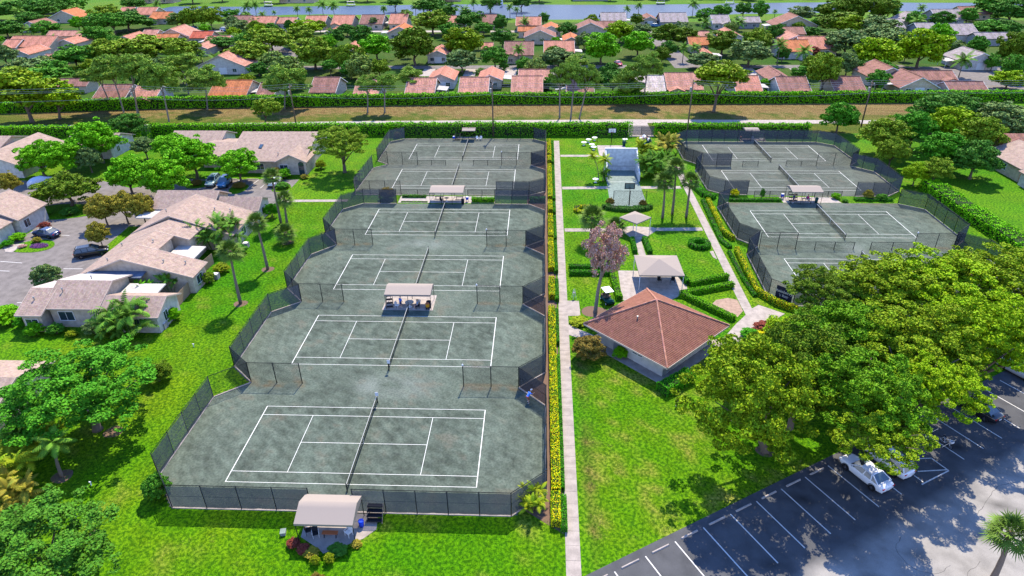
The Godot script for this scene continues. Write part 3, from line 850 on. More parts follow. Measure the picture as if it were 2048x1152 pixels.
	leafmat("leaf_hedge", lin(0.05, 0.25, 0.006))
	leafmat("leaf_hedge_light", lin(0.13, 0.38, 0.005))
	leafmat("leaf_yellow", lin(0.6, 0.56, 0.008))
	leafmat("leaf_croton", lin(0.2, 0.15, 0.03))
	leafmat("leaf_palm", lin(0.09, 0.2, 0.02))
	leafmat("leaf_sabal", lin(0.11, 0.19, 0.03))
	leafmat("leaf_areca", lin(0.23, 0.30, 0.012))
	leafmat("leaf_areca_dark", lin(0.07, 0.17, 0.012))
	leafmat("leaf_grass", lin(0.36, 0.36, 0.36), 0.3)
	leafmat("leaf_dry", lin(0.30, 0.17, 0.07))
	mat("twigs", lin(0.02, 0.035, 0.012), 1.0)


func shingle_tex(sd: int) -> ImageTexture:
	var r := RandomNumberGenerator.new()
	r.seed = sd
	var im := Image.create(256, 256, false, Image.FORMAT_RGB8)
	for row in 16:
		var x := -r.randi_range(0, 20)
		while x < 256:
			var w := r.randi_range(10, 26)
			var k := r.randf_range(0.83, 1.0)
			im.fill_rect(Rect2i(x, row * 16, w, 16).intersection(Rect2i(0, 0, 256, 256)), Color(k, k * r.randf_range(0.93, 1.0), k * r.randf_range(0.9, 1.0)))
			x += w
	for i in 9000:
		var p := Vector2i(r.randi() % 256, r.randi() % 256)
		im.set_pixelv(p, im.get_pixelv(p) * r.randf_range(0.75, 1.0))
	return ImageTexture.create_from_image(im)


func tile_tex() -> ImageTexture:
	var r := RandomNumberGenerator.new()
	r.seed = 11
	var im := Image.create(256, 256, false, Image.FORMAT_RGB8)
	for row in 8:
		for colu in 12:
			var k := r.randf_range(0.72, 1.0)
			im.fill_rect(Rect2i(colu * 22, row * 32, 22, 32).intersection(Rect2i(0, 0, 256, 256)), Color(k, k * r.randf_range(0.9, 1.0), k * r.randf_range(0.86, 1.0)))
	return ImageTexture.create_from_image(im)


# ---------------------------------------------------------------- vegetation
func leaf_tint(lo := 0.58) -> Color:
	var k := rng.randf_range(lo, 1.0)
	return Color(minf(k * rng.randf_range(0.85, 1.25), 1.0), k, k * rng.randf_range(0.7, 1.1))


func crown_mesh(sd: int, n_clump: int, n_leaf: int, ls: float, low: float, r_lo: float, r_hi: float, flat := 0.75, slim := 0.5, inner := 0.12) -> ArrayMesh:
	# leaves on the skins of many overlapping clumps that fill a unit ball cut off below «low»
	rng.seed = sd
	var b := LB.new()
	var shape := FastNoiseLite.new()
	shape.seed = sd
	shape.frequency = 0.9
	var clumps := []
	var sum := 0.0
	for i in n_clump:
		var d := rand_dir()
		while d.y < low:
			d = rand_dir()
		var r := rng.randf_range(r_lo, r_hi)
		var bulge := 1.0 + 0.42 * shape.get_noise_3dv(d * 1.7)
		var far := pow(rng.randf(), 0.33) * (1.0 - r) * bulge
		clumps.append([d * far, r, rng.randf_range(0.8, 1.0)])
		sum += r * r
	for k in clumps:
		var n := int(n_leaf * k[1] * k[1] / sum)
		var at: Vector3 = k[0]
		for i in n:
			var d := (rand_dir() + Vector3(0, 0.35, 0) + at.normalized() * 0.4).normalized()
			var rr: float = k[1] * (1.0 - 0.35 * rng.randf() * rng.randf())
			if rng.randf() < 0.06:
				rr *= rng.randf_range(1.05, 1.4)
			if rng.randf() < inner:
				rr *= 0.5
			var p := at + Vector3(d.x, d.y * flat, d.z) * rr
			var nn := (d * 0.75 + rand_dir()).normalized()
			var c := leaf_tint()
			c = Color(c.r * k[2], c.g * k[2], c.b * k[2])
			var l := ls * rng.randf_range(0.7, 1.35)
			b.leaf(p, nn, rand_dir(), l, l * slim, c)
	# bring nearly all of it inside the unit ball
	var reach := PackedFloat32Array()
	for i in range(0, b.v.size(), 4):
		reach.append(b.v[i].length())
	reach.sort()
	var fit := 1.0 / reach[int(reach.size() * 0.985)]
	for i in b.v.size():
		b.v[i] *= fit
	return b.mesh()


func trunk_mesh(sd: int, limbs: int, r0: float, fork := 0.4) -> ArrayMesh:
	# unit trunk: y = 1 is the centre of the crown, x and z in crown radii
	rng.seed = sd
	var b := MB.new()
	var bend := Vector3(rng.randf_range(-0.04, 0.04), 0, rng.randf_range(-0.04, 0.04))
	b.tube([Vector3(0, -0.03, 0), Vector3(0, 0.05, 0), bend + Vector3(0, fork * 0.6, 0), Vector3(0, fork + 0.05, 0), Vector3(bend.x, 0.95, bend.z)], [r0 * 1.6, r0 * 1.15, r0 * 0.95, r0 * 0.8, r0 * 0.25], 8)
	for i in limbs:
		var t := TAU * (i + rng.randf_range(-0.3, 0.3)) / limbs
		var d := Vector3(cos(t), 0, sin(t))
		var h := rng.randf_range(fork * 0.8, fork * 1.25)
		var e := rng.randf_range(0.95, 1.3)
		var far := rng.randf_range(0.45, 0.75)
		b.tube([Vector3(0, h, 0), d * far * 0.4 + Vector3(0, lerpf(h, e, 0.45), 0), d * far + Vector3(0, e, 0)], [r0 * 0.6, r0 * 0.4, r0 * 0.12], 6)
	return b.mesh(true)


func tree(x: float, z: float, hc: float, rh: float, rv: float, kind: String, leaf: String, label: String, bark := "bark", dx := 0.0, dz := 0.0, group := "") -> Node3D:
	var o := thing("tree" if kind != "pine" else "pine_tree", label, "tree", Vector3(x, 0, z), 0, group)
	var v := int(absf(x * 7.3 + z * 3.1)) % 3
	var tk := kind + str(v)
	var tr := part("trunk", trunks[tk], M[bark], o, Vector3.ZERO, x * 1.7 + z)
	tr.scale = Vector3(rh, hc, rh)
	if kind == "pine":
		tr.scale = Vector3(3.4, hc, 3.4)
	if dx * dx + dz * dz > 0.01:
		tr.transform = Transform3D(Basis(Vector3(tr.scale.x, 0, 0), Vector3(dx, hc, dz), Vector3(0, 0, tr.scale.z)), Vector3.ZERO)
	var cr := part("crown", crowns[tk], M[leaf], o, Vector3(dx, hc, dz), x * 2.3 + z * 1.1)
	cr.scale = Vector3(rh, rv, rh)
	return o


func make_tree_kinds() -> void:
	for v in 3:
		crowns["near" + str(v)] = crown_mesh(100 + v, 260, 34000, 0.037, -0.3, 0.055, 0.145, 0.5, 0.42, 0.05)
		trunks["near" + str(v)] = trunk_mesh(110 + v, 6, 0.05)
		crowns["mid" + str(v)] = crown_mesh(120 + v, 130, 15000, 0.07, -0.6, 0.10, 0.24, 0.68, 0.45, 0.2)
		trunks["mid" + str(v)] = trunk_mesh(130 + v, 5, 0.05)
		crowns["far" + str(v)] = crown_mesh(140 + v, 75, 6400, 0.105, -0.75, 0.13, 0.3, 0.7, 0.45, 0.2)
		trunks["far" + str(v)] = trunk_mesh(150 + v, 4, 0.05)
		crowns["pine" + str(v)] = crown_mesh(160 + v, 46, 12000, 0.13, -0.5, 0.15, 0.3, 0.6, 0.17, 0.3)
		trunks["pine" + str(v)] = trunk_mesh(170 + v, 5, 0.055, 0.75)
		crowns["pink" + str(v)] = crown_mesh(180 + v, 130, 8500, 0.056, -0.8, 0.1, 0.2, 0.9, 0.5, 0.3)
		trunks["pink" + str(v)] = trunk_mesh(190 + v, 6, 0.075, 0.6)


func plant_trees() -> void:
	for t in TREES:
		var ty: String = t[7]
		if ty == "pine":
			tree(t[0], t[1], t[2], t[3], t[4], "pine", "leaf_pine", t[8], "bark_grey", t[5], t[6], "pines along the verge")
			continue
		var k := ty.split("_")
		if k[1] == "pink":
			tree(t[0], t[1], t[2], t[3], t[4], "pink", "leaf_pink", t[8], "bark_grey", t[5], t[6])
			continue
		tree(t[0], t[1], t[2], t[3], t[4], k[0], "leaf_" + k[1], t[8], "bark", t[5], t[6])
	var kind := {"dark": "leaf_dark", "mid": "leaf_mid", "olive": "leaf_olive", "pale": "leaf_pale", "grey": "leaf_grey", "lime": "leaf_lime", "bright": "leaf_bright", "limeolive": "leaf_yolive", "darkolive": "leaf_dolive", "greydark": "leaf_grey", "red": "leaf_red"}
	for t in FAR_TREES:
		var label := "%s tree %s, %s third of the photo" % [LEAF_WORDS[t[5]], ZONES[int(t[7])], SIDES[int(t[8])]]
		if t[6] >= 0:
			label = "%s %s tree from the left %s, %s third of the photo" % [nth(int(t[6])), LEAF_WORDS[t[5]], ZONES[int(t[7])], SIDES[int(t[8])]]
		tree(t[0], t[1], t[2], t[3], t[4], "far", kind[t[5]], label, "bark", 0, 0, "trees of the far neighbourhood")


func frond(b: LB, at: Vector3, az: float, elev: float, l: float, droop: float, n: int, wide: float, lo := 0.5) -> void:
	# an arching palm frond: leaflets on both sides of a bent midrib
	var d := Vector3(cos(az) * cos(elev), sin(elev), sin(az) * cos(elev))
	var side := Vector3(-sin(az), 0, cos(az))
	var p := at
	var step := l / n
	var k := rng.randf_range(lo, 0.95)
	var col := Color(minf(1.0, k * rng.randf_range(0.9, 1.2)), k, k * 0.9)
	for i in n:
		var q := p + d * step
		var t := (i + 0.5) / n
		var ll := wide * l * sin(PI * (0.12 + 0.83 * t))
		var w := d * step * 0.62
		for s in [-1.0, 1.0]:
			var tip: Vector3 = p + side * s * ll * 0.88 + d * ll * 0.42 + Vector3(0, -ll * 0.45, 0)
			b.blade(p, tip, w, Color(col.r * rng.randf_range(0.85, 1.0), col.g, col.b))
		b.blade(p, q, side * l * 0.012, Color(col.r, col.g * 0.9, col.b * 0.6))
		p = q
		d = (d + Vector3(0, -droop * step / l, 0)).normalized()


func palm_crown(sd: int, kind: String) -> ArrayMesh:
	rng.seed = sd
	var b := LB.new()
	if kind == "coco":
		for i in 20:
			frond(b, Vector3(0, 0.02, 0), TAU * i * 0.381966 * 1.0 + rng.randf_range(-0.2, 0.2), lerpf(1.25, -0.25, i / 20.0), rng.randf_range(0.85, 1.1), 1.5, 13, 0.28)
	else:
		for i in 44:
			# fan leaves on stalks
			var az := TAU * i * 0.381966
			var el := lerpf(1.4, -0.75, i / 44.0)
			var d := Vector3(cos(az) * cos(el), sin(el), sin(az) * cos(el))
			var base := d * rng.randf_range(0.4, 0.55)
			b.blade(Vector3.ZERO, base, Vector3(-sin(az), 0, cos(az)) * 0.012, Color(0.7, 0.8, 0.4))
			var side := Vector3(-sin(az), 0, cos(az))
			var up := side.cross(d).normalized()
			var k := rng.randf_range(0.5, 0.95)
			for j in 15:
				var t := (j - 7) / 7.0 * 2.0
				var dd := (d * cos(t) + side * sin(t) + up * 0.12).normalized()
				var l := 0.5 * (1.0 - 0.22 * absf(t) / 2.0) * rng.randf_range(0.85, 1.1)
				var tip := base + dd * l + Vector3(0, -0.16 - 0.1 * rng.randf(), 0)
				var kk := k * rng.randf_range(0.8, 1.05)
				b.blade(base + dd * 0.02, tip, (d * sin(t) - side * cos(t)) * -0.036, Color(minf(kk, 1), minf(kk, 1), minf(kk, 1) * 0.9))
	return b.mesh()


func areca_mesh(sd: int, stems: int, hang := 1.7) -> ArrayMesh:
	# a clump of canes, all of it within about one unit of its foot, 1.3 units tall
	rng.seed = sd
	var b := LB.new()
	for s in stems:
		var a := TAU * s * 0.381966
		var r := 0.42 * sqrt((s + 0.5) / stems)
		var foot := Vector3(cos(a) * r * 0.5, 0, sin(a) * r * 0.5)
		var head := Vector3(cos(a) * r * 1.2, rng.randf_range(0.35, 0.95), sin(a) * r * 1.2)
		b.blade(foot, head, Vector3(0.018, 0, 0), Color(0.6, 0.6, 0.3)); b.blade(foot, head, Vector3(0, 0, 0.018), Color(0.6, 0.6, 0.3))
		for i in 8:
			frond(b, head, rng.randf() * TAU, rng.randf_range(0.3, 1.35), rng.randf_range(0.42, 0.62), hang, 10, 0.26, 0.42)
	return b.mesh()


const LEAF_WORDS := {"dark": "dark green", "mid": "green", "olive": "olive green", "pale": "pale green", "grey": "grey green", "lime": "lime green", "bright": "bright green", "limeolive": "yellow olive", "darkolive": "deep olive", "greydark": "dull grey green", "red": "reddish"}
const ZONES := ["by the lake", "on the upper streets", "among the far houses", "close behind the hedge"]
const SIDES := ["left", "middle", "right"]
const ROWS := ["right behind the tall hedge", "just behind the hedge row", "in the middle of the far neighbourhood", "near the lake"]
const TILE_WORDS := {"mauve": "mauve brown", "pink": "dusty pink", "orange": "orange", "salmon": "salmon", "white": "white", "brown": "brown", "red": "red", "grey": "grey"}


func nth(i: int) -> String:
	var w := ["first", "second", "third", "fourth", "fifth", "sixth", "seventh", "eighth", "ninth", "tenth", "eleventh", "twelfth", "thirteenth", "fourteenth", "fifteenth", "sixteenth", "seventeenth", "eighteenth", "nineteenth", "twentieth"]
	if i < 20:
		return w[i]
	var n := i + 1
	return str(n) + (["th", "st", "nd", "rd"][n % 10] if n % 10 < 4 else "th")


func plant_palms() -> void:
	var made := {"coco0": palm_crown(201, "coco"), "coco1": palm_crown(202, "coco"), "sabal0": palm_crown(203, "sabal"), "sabal1": palm_crown(204, "sabal")}
	for i in PALMS.size():
		var t: Array = PALMS[i]
		var label: String = t[7] if t.size() == 8 else "%s palm from the left %s, %s third of the photo" % [nth(int(t[7])), ZONES[int(t[8])], SIDES[int(t[9])]]
		var o := thing("palm_tree", label, "palm tree", Vector3(t[0], 0, t[1]), 0, "palms")
		var h: float = t[2]
		var kind: String = t[6]
		var sway := Vector3(t[3], 0, t[4])
		var b := MB.new()
		var r := 0.18 if kind == "sabal" else 0.13
		if kind == "areca":
			r = 0.07
		var pts := []
		var rad := []
		for k in 9:
			var f := k / 8.0
			pts.append(Vector3(0, h * f - 0.04 * (1 - f), 0) + sway * f * f)
			rad.append(r * lerpf(1.35, 0.85, minf(f * 1.5, 1.0)) * (1.0 + 0.07 * (k % 2)))
		b.tube(pts, rad, 8)
		part("trunk", b.mesh(true), M["bark_palm"], o)
		if kind == "sabal":
			var boot := MB.new()
			var e: Vector3 = pts[8]
			boot.tube([e - Vector3(0, 0.8, 0), e - Vector3(0, 0.4, 0), e + Vector3(0, 0.05, 0)], [r * 1.0, r * 1.9, r * 1.2], 9)
			part("old_leaf_bases", boot.mesh(true), M["mulch"], o)
		var mesh: Mesh = made[("coco" if kind != "sabal" else "sabal") + str(i % 2)]
		var cr := part("crown", mesh, M["leaf_sabal" if kind == "sabal" else ("leaf_palm" if kind == "coco" else "leaf_areca")], o, pts[8], i * 1.3)
		cr.scale = Vector3.ONE * float(t[5]) * (1.0 if kind != "sabal" else 1.4)


func areca(x: float, z: float, s: float, label: String, leaf := "leaf_areca_dark", v := 0) -> void:
	if not crowns.has("areca0"):
		for k in 3:
			crowns["areca" + str(k)] = areca_mesh(220 + k, 13)
	var o := thing("areca_palm", label, "palm", Vector3(x, 0, z), 0, "bushy palms")
	var c := part("fronds", crowns["areca" + str(v % 3)], M[leaf], o, Vector3.ZERO, x)
	c.scale = Vector3.ONE * s


func hedge_leaves(b: LB, path: Array, w: float, h: float, ls: float, dens: float, closed := false, mixed := 0.0) -> void:
	# leaves over the top, sides and ends of a clipped hedge that follows a path
	var n := path.size() if closed else path.size() - 1
	for i in n:
		var a: Vector2 = path[i]
		var e: Vector2 = path[(i + 1) % path.size()]
		var d := (e - a)
		var l := d.length()
		d /= l
		var s := Vector2(-d.y, d.x)
		var area := l * (w + 2.0 * h)
		var cnt := int(area * dens / (ls * ls))
		for k in cnt:
			var t := rng.randf_range(-0.02, 1.02) * l
			var g := rng.randf() * (w + 2.0 * h)
			var off: float
			var y: float
			var nn: Vector3
			if g < w:
				off = g - w * 0.5; y = h; nn = Vector3.UP
			elif g < w + h:
				off = w * 0.5; y = g - w; nn = Vector3(s.x, 0, s.y)
			else:
				off = -w * 0.5; y = g - w - h; nn = Vector3(-s.x, 0, -s.y)
			var wob := 0.06 * w * noise_b.get_noise_2d((a.x + d.x * t) * 3.0, (a.y + d.y * t) * 3.0 + y * 2.0)
			y = maxf(0.02, y + wob * 2.4 + (0.05 * h * noise_a.get_noise_2d((a.x + d.x * t) * 6.0, a.y) if g < w else 0.0) - rng.randf() * ls * 0.9)
			off *= 1.0 + wob - rng.randf() * 0.08
			if y > h * 0.85 and absf(off) > w * 0.42:
				y -= ls * 0.8
			var q := a + d * t + s * off
			var lc := leaf_tint(0.6)
			if mixed > 0.0 and rng.randf() < mixed + 0.5 * noise_b.get_noise_2d(q.x * 4.0, q.y * 4.0) + 0.35 * (1.0 - y / h):
				lc = Color(lc.r * 0.25, lc.g * 0.6, lc.b)
			b.leaf(Vector3(q.x, y, q.y), (nn * 0.8 + rand_dir()).normalized(), rand_dir(), ls * rng.randf_range(0.7, 1.3), ls * 0.42, lc)
		if not closed:
			for end in [[i == 0, a, -d], [i == n - 1, e, d]]:
				if not end[0]:
					continue
				var cnt2 := int(w * h * dens / (ls * ls))
				for k in cnt2:
					var q2: Vector2 = end[1] + s * rng.randf_range(-0.5, 0.5) * w
					b.leaf(Vector3(q2.x, rng.randf() * h, q2.y), (Vector3(end[2].x, 0, end[2].y) + rand_dir()).normalized(), rand_dir(), ls, ls * 0.42, leaf_tint(0.6))


func hedge(path: Array, w: float, h: float, ls: float, leaf: String, label: String, closed := false, group := "clipped hedges", dens := 2.6) -> Node3D:
	var o := thing("hedge", label, "hedge", Vector3.ZERO, 0, group)
	rng.seed = int(absf(path[0].x * 31 + path[0].y * 17)) + 5
	var core := MB.new()
	var n := path.size() if closed else path.size() - 1
	for i in n:
		var a: Vector2 = path[i]
		var e: Vector2 = path[(i + 1) % path.size()]
		core.bar(Vector3(a.x, h * 0.44, a.y), Vector3(e.x, h * 0.44, e.y), w * 0.78, h * 0.86 - 0.01 * (i % 3))
	part("stems", core.mesh(), M["twigs"], o)
	var b := LB.new()
	hedge_leaves(b, path, w, h, ls, dens, closed, 0.36 if leaf == "leaf_yellow" else 0.0)
	part("foliage", b.mesh(), M[leaf], o)
	return o


func bush(x: float, z: float, r: float, h: float, leaf: String, label: String, group := "garden shrubs") -> void:
	var o := thing("shrub", label, "shrub", Vector3(x, 0, z), 0, group)
	var c := part("foliage", crowns["mid" + str(int(absf(x * 5 + z)) % 3)], M[leaf], o, Vector3(0, h * 0.5, 0), x + z)
	c.scale = Vector3(r, h * 0.52, r)
	var t := MB.new()
	for k in 4:
		var a := TAU * k / 4 + x
		t.tube([Vector3(0, -0.02, 0), Vector3(cos(a) * r * 0.5, h * 0.6, sin(a) * r * 0.5)], [0.03 + r * 0.02, 0.01 + r * 0.008], 5)
	part("stems", t.mesh(), M["bark"], o)


func grass_tufts() -> void:
	# uneven blades standing in the mown lawns
	rng.seed = 61
	var variants := []
	var b := LB.new()
	for i in 14:
		var a := rng.randf() * TAU
		var p := Vector3(cos(a), 0, sin(a)) * sqrt(rng.randf()) * 0.2
		var tip := p + Vector3(rng.randf_range(-0.06, 0.06), rng.randf_range(0.02, 0.055), rng.randf_range(-0.06, 0.06))
		var t := rng.randf() * TAU
		b.blade(p, tip, Vector3(cos(t), 0, sin(t)) * 0.022, leaf_tint(0.7))
	var mesh := b.mesh()
	var at := []
	var cols := []
	for area in [[-50.0, -36.2, -114.0, -28.0, 13.0], [-35.0, 2.4, -40.0, -27.0, 17.0], [4.6, 27.0, -63.0, -29.0, 16.0], [4.8, 27.2, -119.0, -77.0, 8.0], [4.8, 27.0, -139.0, -121.5, 5.0], [-60.0, -50.0, -67.0, -59.0, 10.0]]:
		var n := int((area[1] - area[0]) * (area[3] - area[2]) * area[4])
		for i in n:
			var x := rng.randf_range(area[0], area[1])
			var z := rng.randf_range(area[2], area[3])
			if lawn_free(x, z):
				continue
			var c := ground_color(x, z)
			var k := rng.randf_range(0.82, 1.15)
			var s := rng.randf_range(0.7, 1.3)
			at.append(Transform3D(Basis(Vector3.UP, rng.randf() * TAU).scaled(Vector3(s, s * rng.randf_range(0.6, 1.2), s)), Vector3(x, 0, z)))
			cols.append(Color(minf(c.r * k * 2.2, 1), minf(c.g * k * 2.2, 1), minf(c.b * k * 2.2, 1)))
	var mm := MultiMesh.new()
	mm.transform_format = MultiMesh.TRANSFORM_3D
	mm.use_colors = true
	mm.mesh = mesh
	mm.instance_count = at.size()
	for i in at.size():
		mm.set_instance_transform(i, at[i])
		mm.set_instance_color(i, cols[i])
	var o := MultiMeshInstance3D.new()
	o.name = "grass"
	o.multimesh = mm
	o.material_override = M["leaf_grass"]
	add_child(o)
	tag(o, "mown green grass of the club lawns", "grass")
	o.set_meta("kind", "stuff")


func lawn_free(x: float, z: float) -> bool:
	# true where something else than lawn covers the ground
	if x > -20.4 and x < -13.4 and z > -41 and z < -35.9:
		return true
	if x > 3.0 and z > -32.66 - 0.575 * x:
		return true
	if x > 4.6 and absf(x - 14.4) + absf(z + 67.8) < 9.6:
		return true
	if x > 11.2 and x < 21.6 and z > -88 and z < -75:
		return true
	if x > 12.4 and x < 20.2 and z < -109:
		return true
	if absf(z + 101.2) < 1.6 or absf(z + 120.6) < 1.0:
		return true
	if x > 13.2 and x < 20 and z > -104 and z < -86:
		return true
	if x > 22.5 and z > -80 and z < -71:
		return true
	if x < 12 and x > 4 and z > -78 and z < -64:
		return true
	if x < -35 and absf(z + 113.2) < 0.9:
		return true
	return false


# ---------------------------------------------------------------- ground, courts, paths
func ground_color(x: float, z: float) -> Color:
	# the soil and grass that lie there: lush lawn, drier patches, the sandy verge by the road
	var n1 := noise_a.get_noise_2d(x, z)
	var n2 := noise_b.get_noise_2d(x, z)
	var n3 := noise_c.get_noise_2d(x, z)
	var lush := Color(0.088, 0.30, 0.003)
	var yellow := Color(0.215, 0.345, 0.005)
	var dry := Color(0.40, 0.34, 0.10)
	var soil := Color(0.29, 0.14, 0.10)
	var dull := Color(0.12, 0.19, 0.03)
	var k := clampf(0.46 + 0.7 * n1 + 0.5 * n2, 0, 1)
	var c := lush.lerp(yellow, k)
	# passes of the mower: grass laid one way, then the other
	var mow := 1.0 + 0.07 * signf(sin((x + 3.0 * sin(z * 0.05)) * 2.1)) * clampf(0.6 + n1, 0, 1)
	c = Color(c.r * mow, c.g * mow, c.b)
	c = c.lerp(dry, clampf((n2 + 0.8 * n3 - 0.5) * 1.5, 0, 0.45))
	if x > 4.2 and x < 30 and z > -66 and z < -30:
		c = lush.lerp(yellow, clampf(0.62 + 0.5 * n1 + 0.4 * n2, 0, 1))
		c = c.lerp(dry, clampf((n2 + 0.9 * n3 + 0.35 * n1 - 0.2) * 1.8, 0, 0.8))
		if x < 6.0:
			c = c.lerp(dull.lerp(soil, clampf(0.35 + n3, 0, 1)), clampf(0.5 + 0.8 * n2, 0, 0.7))
	elif z > -60 and x > -22 and x < 4:
		c = lush.lerp(yellow, clampf(0.5 + 0.6 * n1 + 0.4 * n2, 0, 1))
		c = c.lerp(dry, clampf((n2 + 0.5 * n3 - 0.35) * 1.5, 0, 0.6))
	elif z < -157.5 and z > -186.5 and x > -160 and x < 120:
		var v := Color(0.10, 0.15, 0.015).lerp(Color(0.23, 0.2, 0.04), clampf(0.5 + 0.9 * n2 + 0.4 * n3, 0, 1))
		var s := clampf(0.5 + 1.2 * n1 + 1.0 * n2 + 0.7 * n3 + (-173.0 - z) * 0.16, 0, 1)
		c = v.lerp(soil.lerp(Color(0.43, 0.26, 0.185), clampf(0.5 + n3, 0, 1)), s)
	elif z <= -186.5:
		c = Color(0.05, 0.15, 0.01).lerp(Color(0.15, 0.17, 0.05), clampf(0.45 + 0.9 * n1 + 0.5 * n2, 0, 1))
		if z < -345:
			c = Color(0.13, 0.30, 0.02).lerp(Color(0.22, 0.32, 0.04), clampf(0.5 + n1, 0, 1))
	return c


func lake_depth(x: float, z: float) -> float:
	var shore := -371.0 + 9.0 * sin(x * 0.021 + 1.0) + 6.0 * noise_a.get_noise_2d(x * 0.3, 7.0)
	if absf(x) < 60:
		shore += 9.0 * (1.0 - absf(x - 8.0) / 60.0)
	var far := -423.0 + 3.0 * sin(x * 0.03)
	if x < -222:
		return -1.0
	return minf(shore - z, z - far)


func ground() -> void:
	var xs := PackedFloat32Array()
	var zs := PackedFloat32Array()
	for k in [-3000.0, -1500.0, -800.0, -520.0, -400.0, -340.0]:
		xs.append(k)
	var x := -300.0
	while x < 260.0:
		xs.append(x)
		x += 1.0 if (x > -110 and x < 75) else 5.0
	for k in [270.0, 320.0, 420.0, 700.0, 1400.0, 3000.0]:
		xs.append(k)
	for k in [-4000.0, -2000.0, -1200.0, -800.0, -640.0, -560.0, -500.0]:
		zs.append(k)
	var z := -460.0
	while z < -20.0:
		zs.append(z)
		z += 3.0 if z < -190 else 1.0
	for k in [-20.0, -10.0, 10.0, 60.0, 300.0]:
		zs.append(k)
	var v := PackedVector3Array()
	var c := PackedColorArray()
	var ix := PackedInt32Array()
	for zz in zs:
		for xx in xs:
			var y := 0.0
			if zz < -340 and zz > -440:
				y = -clampf(lake_depth(xx, zz) * 0.25, 0.0, 2.0)
			v.append(Vector3(xx, y, zz))
			c.append(ground_color(xx, zz))
	var w := xs.size()
	for j in zs.size() - 1:
		for i in w - 1:
			var k := j * w + i
			ix.append(k); ix.append(k + 1); ix.append(k + w + 1)
			ix.append(k); ix.append(k + w + 1); ix.append(k + w)
	var a := []
	a.resize(Mesh.ARRAY_MAX)
	a[Mesh.ARRAY_VERTEX] = v
	a[Mesh.ARRAY_COLOR] = c
	a[Mesh.ARRAY_INDEX] = ix
	var nn := PackedVector3Array()
	nn.resize(v.size())
	nn.fill(Vector3.UP)
	a[Mesh.ARRAY_NORMAL] = nn
	var m := ArrayMesh.new()
	m.add_surface_from_arrays(Mesh.PRIMITIVE_TRIANGLES, a)
	struct("ground", m, M["grass"])
	var b := MB.new()
	b.sheet(PackedVector2Array([Vector2(-260, -430), Vector2(330, -430), Vector2(330, -352), Vector2(-260, -352)]), -0.35)
	struct("water", b.mesh(), M["water"])


func clay_color(x: float, z: float, cz: float, nx: float) -> Color:
	# green clay: damp dark areas, dusted pale areas, drag-brush swirls, sand blown against the dividers
	var base := Color(0.142, 0.174, 0.140)
	var n1 := noise_a.get_noise_2d(x * 1.6 + 300, z * 1.6)
	var n2 := noise_b.get_noise_2d(x + 100, z)
	var n3 := noise_c.get_noise_2d(x * 0.8, z * 0.8 + 50)
	var k := 1.0 + 0.2 * n1 + 0.17 * n2 + 0.24 * n3
	var in_court := absf(x - nx) < 11.8 and absf(z - cz) < 5.4
	if in_court:
		k *= 0.86 + 0.3 * absf(noise_b.get_noise_2d(x * 2.2, z * 0.9 + 200)) + 0.3 * noise_c.get_noise_2d(x * 1.5, z * 1.5)
	var end := Vector2(absf(x - nx) - 10.0, (z - cz) * 0.9).length()
	k += 0.1 * sin(end * 5.5 + 4.0 * n1) * clampf((absf(x - nx) - 8.0) * 0.2, 0, 1)
	var streak := noise_c.get_noise_2d(x * 0.35 + z * 0.5, (z - x * 0.6) * 2.4)
	k += 0.3 * streak
	k = maxf(k, 0.42)
	var scuff := clampf(1.0 - absf(absf(x - nx) - 12.2) / 1.6, 0, 1) * clampf(1.0 - absf(z - cz + 1.5 * n1) / 3.6, 0, 1)
	k += scuff * (0.16 + 0.5 * n3)
	var brush := sin((z - cz) * 4.2 + 1.2 * n2 + 0.15 * x) * clampf(absf(x - nx) * 0.1 - 0.15, 0, 1)
	k += 0.035 * brush
	var c := Color(base.r * k, base.g * k, base.b * k)
	var mid := absf(absf(z - cz) - 9.0)
	var dust := clampf(1.0 - mid / 2.6, 0, 1) * clampf(1.1 - absf(x - nx + 4.0 * n1) / 7.0, 0, 1) * clampf(0.55 + 1.3 * n2, 0, 1)
	c = c.lerp(Color(0.29, 0.32, 0.29), dust * 0.75)
	var rim := clampf(1.0 - mid / 0.55, 0, 1) * clampf((absf(x - nx) - 8.6) * 1.5, 0, 1) * clampf(0.5 + 1.5 * n3, 0, 1)
	c = c.lerp(Color(0.18, 0.13, 0.07), rim * 0.8)
	c = c.lerp(Color(0.19, 0.165, 0.125), clampf((n2 * 0.7 + n3 * 0.6 - 0.33) * 2.0, 0, 0.5))
	if z < -112:
		c = c.lerp(Color(0.16, 0.145, 0.13), 0.30 + 0.25 * n1)
	return c


